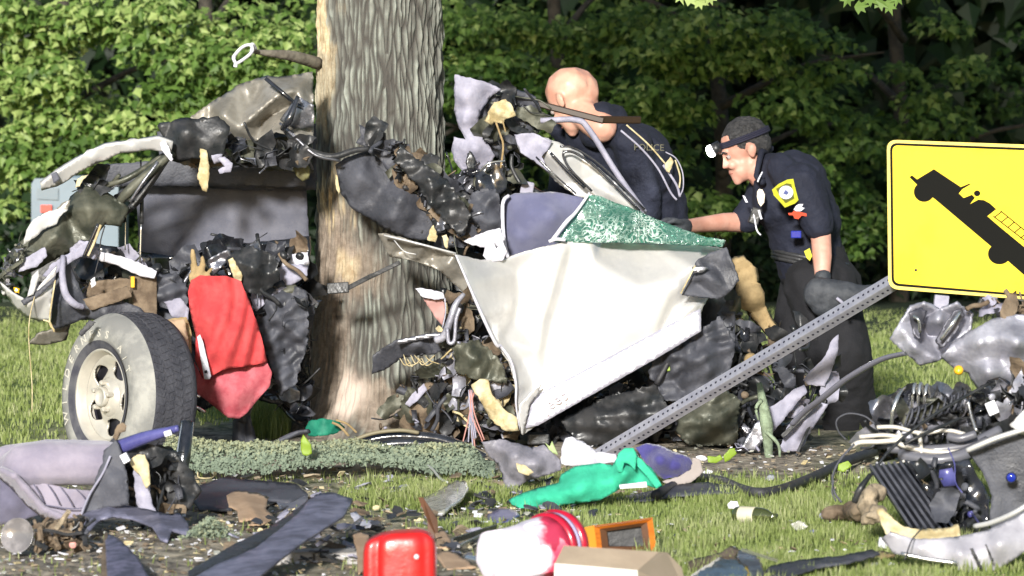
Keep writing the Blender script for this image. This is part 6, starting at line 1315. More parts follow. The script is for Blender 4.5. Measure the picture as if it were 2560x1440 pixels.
mb = MB(); mb.box(P(420, 1083, sY - .16), .028, .02, .02, Matrix.Rotation(-.3, 3, 'Y')); mb.box(P(313, 1145, sY - .16), .028, .03, .035, Matrix.Rotation(-.5, 3, 'Y')); mb.build('pale_label', paperw, cs, smooth=False, bevel=.002, kind='stuff')
sheet('buckle_bracket', cream, cs, [(322, 1150), (344, 1136), (362, 1136), (372, 1160), (376, 1210), (366, 1222), (352, 1190), (336, 1176)], sY - .1, .012, crumple=.01, step=6, seed=144)
sheet('frame_plate', lilac, cs, [(334, 1176), (358, 1168), (370, 1200), (380, 1260), (396, 1288), (350, 1290), (338, 1240)], sY - .05, .01, crumple=.01, step=6, seed=145)
sheet('frame_shadow_plate', black, cs, [(300, 1120), (370, 1118), (440, 1130), (480, 1180), (500, 1230), (470, 1275), (400, 1290), (330, 1280), (305, 1200)], sY + .1, .02, crumple=.03, amp=.03, step=9, seed=146)
junk('seat_frame_fragments', cs, [(310, 1130), (440, 1140), (480, 1200), (460, 1280), (340, 1285)], sY - .02, sY + .15, 75, 147, [black, greyd, black, brown], .045)
sheet('latch_arm', brown, cs, [(282, 1092), (294, 1062), (306, 1056), (316, 1064), (314, 1078), (300, 1082), (292, 1104)], sY - .05, .012, step=5, crumple=.005, seed=148)
pp = thing('black_pipe', 'upright glossy black plastic pipe standing in front of the tyre', 'pipe', tuple(P(452, 1245, 19.0)))
mb = MB(); mb.lathe(P(448, 1232, 19.05), (P(469, 1052, 19.15) - P(448, 1232, 19.05)), [(.027, 0), (.026, .12), (.028, .125), (.027, .285), (.02, .29), (.018, .285)], 20); mb.build('pipe_wall', blackg, pp)
mb = MB(); mb.tube([P(455, 1056, 19.12), P(446, 1110, 19.08), P(436, 1190, 19.03)], .003); mb.build('pipe_rib', chrome, pp)
sheet('foot_bracket', brown, pp, [(400, 1225), (440, 1215), (452, 1240), (430, 1262), (404, 1258)], 18.95, .02, crumple=.01, step=6)

def gsheet(name, label, cat, m, outline, Yb=None, **k):
    """single loose piece on the ground; its lowest edge rests at the ground"""
    yq = YG(max(p[1] for p in outline)) + .02
    Yb = min(Yb, yq) if Yb else yq
    if abs(Yb - yq) < .01: k.setdefault('lie', .45)
    return tag(sheet(name, m, None, outline, Yb, **k), label, cat)
gsheet('curved_shard', 'dark curved wheel arch shard lying below the torn seat', 'debris', vgrey, [(192, 1318, .05), (206, 1290, .05), (236, 1270, 0), (262, 1262, -.02), (320, 1266, -.03), (380, 1278, -.02), (430, 1290, 0), (448, 1284, 0), (470, 1310, 0), (476, 1340, .02), (430, 1328, 0), (418, 1360, .0), (400, 1350, 0), (380, 1318, 0), (330, 1298, .02), (286, 1292, .04), (250, 1300, .05), (226, 1326, .06), (205, 1330, .06)], 18.2, thick=.008, mode='tps', step=7, amp=.006, inner=[(270, 1276, -.08), (400, 1310, -.06)], seed=150, jag=.7)
gsheet('bumper_shard', 'long dark grey bumper shard lying diagonally at bottom left', 'debris', vgrey, [(430, 1480, 0), (540, 1415, 0), (640, 1372, .02), (700, 1326, .03), (748, 1285, .05), (772, 1254, .06), (800, 1236, .06), (830, 1234, .04), (882, 1250, .0), (860, 1290, -.02), (830, 1310, -.03), (760, 1355, -.06), (700, 1400, -.10), (640, 1450, -.12), (600, 1490, -.12)], 17.35, thick=.01, mode='tps', inner=[(620, 1420, -.1), (720, 1350, -.08), (800, 1280, -.04), (640, 1385, .0), (560, 1450, -.06)], step=9, amp=.006, nsc=5, seed=151, jag=.8)
gsheet('lining_shard', 'narrow dark inner lining strip along the long bumper shard', 'debris', black, [(470, 1452), (600, 1392), (700, 1330), (780, 1270), (812, 1240), (790, 1238), (740, 1276), (680, 1318), (590, 1360), (470, 1430)], 17.7, thick=.008, crumple=.008, step=8, seed=152)
gsheet('mottled_shard', 'pointed violet grey shard standing up at the bottom left corner', 'debris', mat('mottled_violet_plastic', (.16, .15, .22), .5, 0, (.06, .06, .09), 22, .1, 30), [(262, 1340, .02), (272, 1338, 0), (290, 1346, -.03), (320, 1370, -.04), (346, 1400, -.03), (380, 1460, 0), (300, 1480, .0), (270, 1470, .0)], 16.75, thick=.01, mode='tps', inner=[(310, 1410, -.06)], step=8, amp=.003, seed=153, jag=.6)
gsheet('shard_flange', 'brown grey flange beside the pointed violet shard', 'debris', brown, [(252, 1480), (254, 1390), (262, 1334), (272, 1332), (274, 1400), (280, 1480)], 16.7, thick=.012, step=7, crumple=.004, seed=154)
lm = thing('broken_lamp', 'round grey broken lamp reflector at the left edge below the seat', 'lamp', tuple(G(45, 1385)))
MB().lathe(P(46, 1340, 17.2), (-.35, -1, .25), [(.0, -.05), (.03, -.045), (.052, -.02), (.06, .012), (.063, .012), (.058, .004)], 28).build('reflector_bowl', lampoff, lm)
mb = MB(); mb.tube([P(86, 1300, 17.25), P(92, 1330, 17.23), P(88, 1380, 17.22)], .006); mb.build('lamp_bracket', brown, lm)
sd2 = thing('crushed_module', 'crushed brown electrical module beside the round lamp reflector', 'car part', tuple(G(150, 1390)))
b2 = Blob(); b2.ell(P(128, 1318, 17.4), (.045, .05, .03)); b2.ell(P(176, 1312, 17.4), (.05, .05, .022)); b2.ell(P(150, 1352, 17.3), (.07, .05, .038)); b2.ell(P(195, 1350, 17.3), (.03, .04, .045)); b2.build('module_case', brown, sd2, vox=.007, smooth=1, disp=.016, dscale=28)
junk('module_fragments', sd2, [(100, 1300), (220, 1296), (230, 1390), (100, 1392)], 17.15, 17.35, 60, 155, [brown, black, greyd, sandm], .028)
MB().lathe(P(182, 1362, 17.2), (0, -1, .2), [(.0, .004), (.012, .004), (.014, 0)], 12).build('pink_connector', mat('pink_plastic', (.6, .3, .26), .5), sd2)
gsheet('paper_bag', 'crumpled brown paper bag in the middle of the left foreground', 'paper', kraft, [(566, 1240, 0), (590, 1228, -.02), (640, 1232, -.03), (672, 1244, 0), (664, 1272, 0), (690, 1296, 0), (660, 1310, -.02), (620, 1318, 0), (634, 1300, 0), (598, 1304, 0), (592, 1276, 0), (572, 1268, 0)], 18.55, thick=.004, crumple=.012, amp=.02, nsc=14, inner=[(625, 1265, -.08), (640, 1290, -.06)], step=6, seed=156)
gsheet('grey_film', 'glossy dark grey plastic film behind the brown paper bag', 'debris', mat('grey_film', (.12, .13, .16), .3, 0, (.2, .2, .24), 12, .3, 30), [(690, 1250), (706, 1222), (740, 1212), (770, 1240), (768, 1268), (730, 1280), (700, 1272)], 18.9, thick=.003, crumple=.012, step=6, seed=157)
gsheet('rubber_mat', 'dark crumpled rubber mat behind the paper bag', 'mat', greyd, [(500, 1216), (560, 1196), (650, 1204), (740, 1212), (770, 1238), (720, 1258), (640, 1244), (570, 1280), (500, 1276), (480, 1250)], 19.3, thick=.01, crumple=.02, amp=.03, nsc=7, step=9, seed=158)
wr = thing('wire_handle', 'small pale wire handle in front of the ground cover strip', 'handle', tuple(G(515, 1200)))
mb = MB(); mb.tube([P(494, 1180, 19.7), P(498, 1194, 19.68), P(530, 1194, 19.68), P(540, 1180, 19.7)], .003); mb.box(P(538, 1184, 19.68), .014, .01, .014); mb.build('wire', cream, wr)
# red plastic jar
rj = thing('red_jar', 'dented bright red plastic container at the bottom of the picture', 'container', tuple(G(1000, 1440)))
jc = P(1000, 1326, 15.5) - Vector((0, 0, .130)); mb = MB(); vv = []; jn = 64; prof_ = [(0, .125), (.03, .126), (.075, .122), (.098, .108), (.104, .09), (.106, .06), (.106, -.02), (.106, -.1), (.1, -.11), (0, -.11)]
ff = []
for i, (r, h) in enumerate(prof_):
    for j in range(jn):
        a = 6.2832 * j / jn; sx, sy = math.copysign(abs(math.cos(a)) ** .55, math.cos(a)), math.copysign(abs(math.sin(a)) ** .55, math.sin(a))
        d = .02 * math.exp(-((a - 4.15) / .22) ** 2) * (1 if 0 < i < 8 else .4) + .008 * math.exp(-((a - 5.3) / .2) ** 2)
        rr2 = r - d * (r > .05)
        vv.append(jc + Vector((sx * rr2 * 1.10, sy * rr2 * .8, h + .012 * math.sin(a * 1.5) * (r > .05))))
for i in range(len(prof_) - 1):
    for j in range(jn): ff.append([i * jn + j, i * jn + (j + 1) % jn, (i + 1) * jn + (j + 1) % jn, (i + 1) * jn + j])
vv = [Vector((v.x, v.y, max(.002, v.z))) for v in vv]
o = make('jar_body', vv, ff, redp, rj); md = o.modifiers.new('s', 'SUBSURF'); md.levels = 1; md.render_levels = 1
MB().lathe(P(1041, 1392, 15.41), (0.1, -1, .1), [(.0, .006), (.007, .005), (.009, 0)], 14).build('white_dot', paperw, rj)
# red and white bucket on its side
bk = thing('tipped_bucket', 'dark red bucket smeared with white, lying on its side at bottom centre', 'bucket', tuple(G(1310, 1440)))
bm3 = bpy.data.materials.new('red_bucket_with_white_smear'); bm3.use_nodes = True
n = bm3.node_tree.nodes; L = bm3.node_tree.links; b = n['Principled BSDF']; b.inputs['Roughness'].default_value = .35
tc = n.new('ShaderNodeTexCoord'); t1 = n.new('ShaderNodeTexNoise'); t1.inputs['Scale'].default_value = 9; t1.inputs['Detail'].default_value = 6
sx3 = n.new('ShaderNodeSeparateXYZ'); L.new(tc.outputs['Object'], sx3.inputs[0]); L.new(tc.outputs['Object'], t1.inputs['Vector'])
m1 = n.new('ShaderNodeMath'); m1.operation = 'MULTIPLY_ADD'; m1.inputs[1].default_value = -3.2; L.new(sx3.outputs[0], m1.inputs[0]); L.new(t1.outputs[0], m1.inputs[2])
r = n.new('ShaderNodeValToRGB'); r.color_ramp.elements[0].position = .30; r.color_ramp.elements[1].position = .42; r.color_ramp.elements[0].color = (.60, .05, .11, 1); r.color_ramp.elements[1].color = (.78, .72, .8, 1)
L.new(m1.outputs[0], r.inputs[0]); L.new(r.outputs[0], b.inputs['Base Color'])
ba, bb = P(1240, 1396, 15.95), P(1400, 1362, 16.2); bax = (bb - ba).normalized(); bl_ = (bb - ba).length
mb_ = MB().lathe(ba, bax, [(0, .004), (.07, 0), (.082, .012), (.088, .03), (.093, bl_ * .3), (.094, bl_ * .42), (.096, bl_ * .55), (.098, bl_ * .7), (.105, bl_ - .03), (.095, bl_ - .03), (.088, .02)], 48)
_v = np.array([tuple(q) for q in mb_.v]); _c = np.array(ba + bax * bl_ * .5); _n = fbm(_v * 13, 5) * .016 + (np.abs(fbm(_v * 9, 8, 2)) - .2) * .02; _d = _v - _c; _d /= np.linalg.norm(_d, axis=1)[:, None]; mb_.v = [tuple(q) for q in (_v + _d * _n[:, None])]
bw = mb_.build('bucket_wall', bm3, bk)
MB().lathe(ba, bax, [(.104, bl_ - .07), (.114, bl_ - .068), (.115, bl_ - .045), (.106, bl_ - .042)], 48, closed=True).build('rim_band', redd, bk)
MB().lathe(ba, bax, [(.106, bl_ - .042), (.112, bl_ - .040), (.112, bl_ - .022), (.106, bl_ - .020)], 48, closed=True).build('pale_rim', mat('lilac_rim', (.42, .4, .6), .35), bk)
MB().lathe(ba, bax, [(.106, bl_ - .02), (.120, bl_ - .016), (.114, bl_ + .012), (.10, bl_ + .02), (.095, bl_ - .01)], 48, closed=True).build('lid_ring', redd, bk)
# wooden frame
pf = thing('wooden_frame', 'small orange brown wooden box frame standing behind the beige carton', 'frame', tuple(G(1550, 1380)))
fY = 17.2; pq = [(1462, 1318), (1486, 1316), (1630, 1298), (1641, 1376), (1494, 1372), (1468, 1372)]
A, B_, C2, D2 = P(1486, 1318, fY), P(1630, 1298, fY + .02), P(1642, 1384, fY + .02), P(1494, 1384, fY)
def bars(name, A, B_, C2, D2, w0, dep, m, d0=0, parent=pf):
    ctr = (A + B_ + C2 + D2) / 4
    ins = lambda q, t: q.lerp(ctr, t)
    for (a, b_) in ((A, B_), (B_, C2), (C2, D2), (D2, A)):
        MB().prism([a + Vector((0, d0, 0)), b_ + Vector((0, d0, 0)), ins(b_, w0) + Vector((0, d0 + .01, 0)), ins(a, w0) + Vector((0, d0 + .01, 0))], (0, dep, 0)).build(name, m, parent, smooth=False, bevel=.002)
bars('frame_rail', A, B_, C2, D2, .16, .05, orange)
ctr = (A + B_ + C2 + D2) / 4; q = [k.lerp(ctr, .17) for k in (A, B_, C2, D2)]; bars('inner_rail', *q, .26, .03, woodd, .014)
MB().prism([k.lerp(ctr, .4) + Vector((0, .05, 0)) for k in (A, B_, C2, D2)], (0, .004, 0)).build('back_panel', black, pf, smooth=False)
MB().prism([P(1461, 1322, fY + .03), P(1485, 1317, fY - .001), P(1493, 1384, fY - .001), P(1466, 1384, fY + .03)], (0, .03, 0)).build('side_board', mat('bright_orange_wood', (.75, .27, .03), .4), pf, smooth=False, bevel=.002)
# beige carton
cx = thing('carton', 'beige octagonal ended carton lying at the bottom centre', 'carton', tuple(G(1540, 1460)))
cY = 15.75; T = lambda x, y, d=0: P(x, y, cY + d)
MB().prism([T(1410, 1364, .06), T(1646, 1380, .06), T(1594, 1425, -.05), T(1388, 1408, -.05)], (0, 0, -.004)).build('top_board', card, cx, smooth=False, bevel=.001)
MB().prism([T(1387, 1409, -.052), T(1593, 1426, -.052), T(1596, 1490, -.052), T(1384, 1490, -.052)], (0, .004, 0)).build('front_board', cardlight, cx, smooth=False, bevel=.001)
MB().prism([T(1648, 1381, .06), T(1668, 1382, .08), T(1704, 1420, .08), T(1718, 1490, .05), T(1598, 1490, -.05), T(1595, 1426, -.05)], (0, .01, 0)).build('end_board', mat('dark_cardboard', (.26, .21, .16), .85, 0, (.22, .18, .13), 5), cx, smooth=False, bevel=.001)
MB().prism([T(1395, 1440, .1), T(1660, 1440, .1), T(1650, 1500, .1), T(1395, 1500, .1)], (0, .01, 0)).build('back_board', card, cx, smooth=False)
# bottle
bo = thing('bottle', 'short dark bottle with pale label lying on the lawn', 'bottle', tuple(G(1885, 1318)))
a, b_ = G(1838, 1306), G(1940, 1312); a.z = b_.z = .03; ax = (b_ - a).normalized(); l_ = (b_ - a).length * 1.02
MB().lathe(a, ax, [(.0, 0), (.028, .002), (.031, .01), (.031, l_ * .62), (.026, l_ * .75), (.013, l_ * .88), (.012, l_), (0, l_)], 28).build('bottle_glass', bottleg, bo)
MB().lathe(a, ax, [(.0318, l_ * .14), (.0322, l_ * .15), (.0322, l_ * .5), (.0318, l_ * .51)], 28, closed=True).build('label', mat('cream_label', (.6, .56, .42), .6), bo)
gsheet('plastic_piece', 'white curled plastic piece at the end of the bottle', 'debris', paperw, [(1818, 1262), (1828, 1252), (1844, 1254), (1852, 1276), (1846, 1300), (1836, 1296), (1836, 1272), (1822, 1272)], 18.4, thick=.006, step=5, crumple=.008, seed=160)
# clothes
sh = thing('green_shirt', 'bright green crumpled shirt in front of the blue clothing', 'clothing', tuple(G(1460, 1270)))
gY = 19.0
sheet('shirt_body', green, sh, [(1272, 1250, 0), (1300, 1236, 0), (1340, 1222, -.01), (1396, 1208, -.02), (1404, 1186, .0), (1440, 1166, .02), (1500, 1158, .02), (1532, 1164, .02), (1548, 1138, .02), (1566, 1122, .0), (1586, 1124, 0), (1600, 1150, .02), (1630, 1172, .03), (1650, 1206, .02), (1656, 1216, 0), (1640, 1220, -.02), (1600, 1208, -.04), (1560, 1212, -.06), (1540, 1228, -.08), (1500, 1250, -.08), (1440, 1258, -.08), (1360, 1270, -.06), (1300, 1270, -.04), (1280, 1262, -.02)], gY, .006, mode='tps',
      inner=[(1460, 1200, -.1), (1420, 1230, -.12), (1560, 1180, -.09), (1510, 1195, -.06), (1350, 1245, -.08), (1590, 1170, -.02)], folds=(1.15, 8, .022), amp=.02, crumple=.008, nsc=9, step=7, seed=161, jag=.6)
sheet('rolled_cuff', green, sh, [(1538, 1160), (1546, 1134), (1562, 1120), (1584, 1120), (1592, 1140), (1588, 1176), (1572, 1160), (1560, 1156), (1556, 1180), (1546, 1180)], gY - .1, .012, mode='tps', amp=.012, step=6, seed=162, jag=.5)
sheet('hem_fold', green, sh, [(1590, 1140), (1606, 1150), (1640, 1190), (1654, 1212), (1640, 1222), (1616, 1190), (1594, 1166)], gY - .09, .01, mode='tps', step=6, seed=163, jag=.5)
MB().prism([P(1548, 1212, gY - .15), P(1616, 1204, gY - .15), P(1618, 1218, gY - .15), P(1550, 1222, gY - .15)], (0, .004, 0)).build('white_label', whitec, sh, smooth=False)
gsheet('blue_clothing', 'blue violet crumpled clothing behind the green shirt', 'clothing', navyc, [(1590, 1120, .02), (1618, 1112, 0), (1650, 1118, 0), (1680, 1132, 0), (1720, 1146, 0), (1732, 1160, 0), (1724, 1176, -.02), (1690, 1190, -.05), (1660, 1196, -.05), (1640, 1180, -.04), (1610, 1150, 0)], 19.75, thick=.02, mode='tps', inner=[(1650, 1150, -.12), (1690, 1165, -.1)], folds=(.3, 9, .016), amp=.025, nsc=10, step=6, seed=164, jag=.6)
gsheet('pale_lining', 'pale beige lining beneath the blue clothing', 'clothing', mat('beige_lining', (.32, .28, .26), .9), [(1656, 1204), (1700, 1190), (1728, 1172), (1732, 1144), (1752, 1150), (1758, 1180), (1728, 1206), (1680, 1216)], 19.7, thick=.01, crumple=.008, step=6, seed=165)
gsheet('white_cloth', 'white crumpled cloth between the grey sheet and the blue clothing', 'cloth', whitec, [(1402, 1160, 0), (1404, 1126, 0), (1414, 1096, 0), (1430, 1092, 0), (1462, 1108, 0), (1490, 1130, 0), (1540, 1136, 0), (1544, 1156, -.02), (1500, 1160, -.04), (1440, 1166, -.03)], 19.9, thick=.008, mode='tps', inner=[(1450, 1140, -.08)], folds=(1, 7, .012), crumple=.005, amp=.02, step=6, seed=166)
gsheet('grey_torn_sheet', 'torn grey plastic sheeting left of the white cloth', 'debris', mat('grey_sheeting', (.26, .25, .29), .5, 0, (.15, .145, .17), 12, .4, 40), [(1204, 1104, 0), (1250, 1098, 0), (1330, 1120, 0), (1360, 1112, -.02), (1400, 1150, 0), (1402, 1176, -.02), (1360, 1190, -.04), (1320, 1200, -.04), (1300, 1216, 0), (1262, 1222, 0), (1256, 1186, 0), (1244, 1160, .02), (1222, 1140, .02)], 19.85, thick=.006, mode='tps', inner=[(1290, 1140, -.12), (1340, 1160, -.1), (1280, 1190, -.05)], crumple=.01, amp=.03, nsc=8, step=7, seed=167)
gsheet('tan_scrap', 'tan scrap on the grey plastic sheeting', 'debris', cream, [(1290, 1158), (1310, 1162), (1334, 1180), (1320, 1190), (1296, 1180)], 19.6, thick=.006, crumple=.01, step=5, seed=168)
ho = thing('rubber_hose', 'black rubber seal snaking over the grass from the clothes to the engine wreckage', 'hose', tuple(G(1900, 1225)))
q = [(1640, 1232), (1690, 1206), (1740, 1190), (1800, 1196), (1850, 1216), (1900, 1226), (1960, 1216), (2040, 1184), (2110, 1150), (2190, 1120)]
mb = MB(); mb.tube([G(x, y + 6, .028) for x, y in q], .021, n=8, sides=10); mb.build('tube', rubber, ho)
mb = MB(); mb.tube([G(x, y + 12, .012) for x, y in q], .014, n=8, sides=8); mb.build('seal_lip', greyd, ho)
gsheet('trim_skirt', 'flat dark trim skirt lying below the black rubber seal', 'debris', greyd, [(1540, 1246, 0), (1640, 1226, 0), (1700, 1212, 0), (1770, 1206, 0), (1830, 1216, 0), (1850, 1232, -.04), (1780, 1236, -.07), (1700, 1240, -.08), (1620, 1252, -.08), (1560, 1256, -.05)], 19.6, thick=.006, mode='tps', crumple=.01, amp=.012, step=8, seed=169)
gsheet('blue_film', 'small violet blue plastic film under the tip of the green shirt', 'debris', bluep, [(1216, 1302, 0), (1220, 1286, 0), (1250, 1272, 0), (1290, 1276, 0), (1300, 1290, -.03), (1270, 1306, -.05), (1240, 1308, -.05)], 18.75, thick=.004, crumple=.01, amp=.01, step=6, seed=170)
gsheet('yellow_leaf', 'yellow green leaf standing up in front of the trunk', 'leaf', limef, [(752, 1122), (752, 1100), (758, 1086), (768, 1098), (778, 1112), (780, 1134), (766, 1140), (756, 1136)], 20.4, thick=.0015, step=4, mode='tps', seed=171, jag=.3)
gsheet('pale_leaf', 'pale green leaf poking up beside the white cloth', 'leaf', palef, [(1362, 1106), (1374, 1116), (1380, 1102), (1388, 1120), (1396, 1138), (1376, 1130)], 20.2, thick=.0015, step=4, seed=172, jag=.3)
for i, (ol, lab, Yb) in enumerate([([(1768, 1140), (1790, 1142), (1800, 1136), (1808, 1148), (1790, 1158), (1770, 1156)], 'lime leaf on the grass left of the lichen branch', 20.4), ([(1808, 1140), (1824, 1122), (1836, 1120), (1842, 1134), (1824, 1150), (1812, 1156)], 'lime leaf leaning up next to the lichen branch', 20.4), ([(2096, 1160), (2120, 1152), (2130, 1164), (2110, 1180), (2094, 1176)], 'lime leaf at the left of the radiator', 19.9), ([(1664, 918), (1676, 908), (1686, 914), (1680, 926), (1668, 928)], 'lime leaf stuck in the wreck below the door', 22.3)]):
    gsheet('leaf', lab, 'leaf', limef, ol, Yb, thick=.0015, step=4, crumple=.004, seed=173 + i, jag=.3)
gsheet('dark_green_cloth', 'dark green cloth scrap at the foot of the trunk', 'cloth', greend, [(764, 1070, 0), (776, 1052, 0), (810, 1046, -.02), (848, 1054, 0), (862, 1070, 0), (836, 1084, -.02), (800, 1090, -.03), (772, 1090, 0)], 22.0, thick=.008, mode='tps', folds=(.6, 8, .01), crumple=.006, amp=.02, step=5, seed=180)
ar = thing('curved_trim', 'tan and black curved trim arching along the foot of the trunk', 'trim strip', tuple(G(1000, 1130)))
mb = MB(); mb.tube([P(820, 1136, 21.4), P(870, 1108, 21.4), P(930, 1084, 21.42), P(1000, 1076, 21.44), P(1046, 1082, 21.46)], .013, n=8, flat=.7); mb.build('tan_edge', mat('khaki_trim', (.22, .19, .12), .5), ar)
mb = MB(); mb.tube([P(850, 1140, 21.5), P(900, 1108, 21.5), P(980, 1092, 21.5), P(1080, 1096, 21.5), P(1150, 1116, 21.5), P(1210, 1146, 21.5)], .026, n=8); mb.tube([P(900, 1130, 21.4), P(980, 1110, 21.4), P(1060, 1112, 21.4), P(1130, 1134, 21.4)], .024, n=8); mb.build('black_seal', blackg, ar)
mb = MB(); mb.tube([P(830, 1056, 21.9), P(850, 1066, 21.9), P(872, 1090, 21.9)], .006); mb.tube([P(840, 1050, 21.9), P(868, 1060, 21.9), P(892, 1082, 21.9)], .005); mb.build_each('lath', tan, ar)
bs = thing('black_strap', 'flat black strap lying left of the trunk foot', 'strap', tuple(G(700, 1122)))
mb = MB(); mb.tube([P(668, 1122, 21.5), P(700, 1102, 21.5), P(740, 1084, 21.52), P(772, 1078, 21.5)], [.022, .026, .02], flat=.5, n=6); mb.build('strap', greyd, bs)
mb = MB(); 
cbt = gsheet('crushed_bottle', 'crushed clear plastic bottle in front of the grey sheeting', 'bottle', clearp, [(1052, 1270, 0), (1056, 1250, 0), (1100, 1228, -.02), (1140, 1204, -.02), (1164, 1206, 0), (1172, 1224, 0), (1150, 1256, -.04), (1110, 1284, -.05), (1076, 1290, -.05)], 19.0, thick=.012, mode='tps', inner=[(1110, 1250, -.08)], crumple=.012, amp=.02, nsc=14, step=6, seed=181)
wt = thing('pale_hose', 'thin pale hose curling out of the crushed bottle', 'hose', tuple(G(1110, 1210)))
mb = MB(); mb.tube([G(1010, 1158, .03), G(1052, 1156, .05), G(1080, 1172, .05), G(1100, 1196, .04), G(1118, 1206, .04)], .0055, n=8); mb.build('tube', mat('translucent_hose', (.5, .52, .48), .4), wt)
gsheet('white_shard', 'white curved plastic shard in the dirt right of the long bumper shard', 'debris', whitec, [(876, 1284, 0), (890, 1280, 0), (912, 1300, -.02), (944, 1304, 0), (942, 1316, -.02), (908, 1322, -.03), (888, 1308, 0)], 18.1, thick=.005, mode='tps', step=6, seed=182)
stk = thing('wood_splinter', 'upright dark wood splinter behind the red container', 'splinter', tuple(G(1080, 1345)))
mb = MB(); mb.prism([P(1048, 1246, 17.6), P(1056, 1246, 17.6), P(1092, 1300, 17.55), (P(1094, 1350, 17.52)), P(1072, 1352, 17.52), P(1070, 1300, 17.55)], (0, .02, 0)); mb.build('splinter', woodd, stk, smooth=False, bevel=.003)
for i, (ol, lab) in enumerate([([(882, 1340), (900, 1330), (922, 1338), (916, 1420), (896, 1440), (892, 1380)], 'tan cardboard flap just left of the red container'), ([(1088, 1330), (1110, 1326), (1136, 1360), (1126, 1376), (1094, 1372)], 'grey tan cardboard flap right of the dark splinter'),
                               ([(1092, 1392), (1108, 1378), (1130, 1380), (1164, 1400), (1190, 1420), (1150, 1424), (1118, 1430)], 'small folded kraft carton between red container and bucket'), ([(1196, 1440), (1214, 1424), (1232, 1436), (1224, 1460), (1200, 1460)], 'cream cardboard corner below the tipped bucket')]):
    gsheet('cardboard_piece', lab, 'cardboard', kraft if i != 3 else cream, ol, None, thick=.006, crumple=.008, step=6, seed=183 + i)
sc_ = thing('metal_tube', 'short shiny silver tube beside the tipped bucket', 'tube', tuple(G(1195, 1400)))
a, b_ = G(1168, 1398, .018), G(1232, 1408, .018); MB().lathe(a, b_ - a, [(.0, 0), (.015, 0), (.016, .01), (.016, (b_ - a).length - .01), (.012, (b_ - a).length), (0, (b_ - a).length)], 18).build('tube_wall', chrome, sc_)
for i, (x0, y0, x1, y1, w_, lab) in enumerate([(1130, 1352, 1240, 1318, .02, 'dark lath lying behind the tipped bucket'), (1146, 1366, 1214, 1334, .012, 'pale metal strip next to the dark lath'), (860, 1330, 905, 1296, .010, 'thin silver rod at the end of the long bumper shard')]):
    a, b_ = G(x0, y0, .02), G(x1, y1, .02); o = MB().bar(a, b_, w_, .012).build('strip', (black, bare, bare)[i], None, smooth=False, bevel=.002); tag(o, lab, 'debris')
gsheet('dark_shell', 'dark broken shell with a pale torn edge at the bottom right of the carton', 'debris', blackg, [(1700, 1470, 0), (1730, 1440, 0), (1760, 1420, -.02), (1800, 1396, -.03), (1840, 1396, 0), (1870, 1420, 0), (1880, 1470, 0)], 16.8, thick=.01, mode='tps', inner=[(1790, 1430, -.07)], step=8, amp=.006, seed=190)
gsheet('brown_shell', 'brown grey curved scrap behind the dark broken shell', 'debris', brown, [(1714, 1412), (1740, 1400), (1800, 1386), (1828, 1368), (1850, 1378), (1836, 1396), (1790, 1410), (1740, 1436)], 17.0, thick=.012, crumple=.008, step=7, seed=191)
gsheet('metal_scrap', 'pale metal panel with a toothed edge at the bottom right', 'debris', bare, [(1848, 1376, 0), (1868, 1374, 0), (1900, 1400, -.02), (1908, 1430, -.02), (1900, 1470, 0), (1852, 1470, 0), (1868, 1430, 0), (1838, 1404, 0)], 16.95, thick=.006, crumple=.008, step=6, jag=3, seed=192)
ps_ = thing('metal_strip', 'thin bright strip pointing right across the toothed panel', 'metal strip', tuple(G(1900, 1410)))
MB().bar(P(1854, 1374, 15.95), P(1944, 1402, 16.0), .010, .004).build('strip', chrome, ps_, smooth=False)
gsheet('flat_trim', 'flat dark trim lying in the grass at the bottom right', 'debris', greyd, [(1900, 1440, 0), (1930, 1416, 0), (2000, 1402, 0), (2100, 1392, 0), (2180, 1376, 0), (2200, 1386, -.03), (2120, 1408, -.06), (2040, 1420, -.08), (1960, 1450, -.1)], 17.05, thick=.008, mode='tps', amp=.008, step=9, seed=193)
gsheet('floor_strip', 'thin brown strip on the grass near the radiator foot', 'debris', tan, [(2140, 1392), (2200, 1378), (2240, 1388), (2210, 1396), (2150, 1404)], 17.15, thick=.006, step=7, seed=194)
ws = thing('white_cube', 'small white block against the lower left of the bumper', 'block', tuple(G(2212, 1382)))
MB().box(P(2212, 1358, 17.2), .045, .04, .035, Matrix.Rotation(.2, 3, 'Y')).build('block', paperw, ws, smooth=False, bevel=.004)
ss = thing('muddy_shoe', 'muddy low shoe lying left of the radiator', 'shoe', tuple(G(2110, 1300)))
b2 = Blob(); b2.cap(G(2068, 1285, .03), .028, G(2120, 1280, .035), .034).cap(G(2120, 1280, .035), .036, G(2150, 1276, .06), .034); b2.build('upper', brown, ss, vox=.007, disp=.008, dscale=25)
b2 = Blob(); b2.cap(G(2060, 1292, .012), .022, G(2156, 1286, .012), .024); b2.build('sole', lilac, ss, vox=.007)
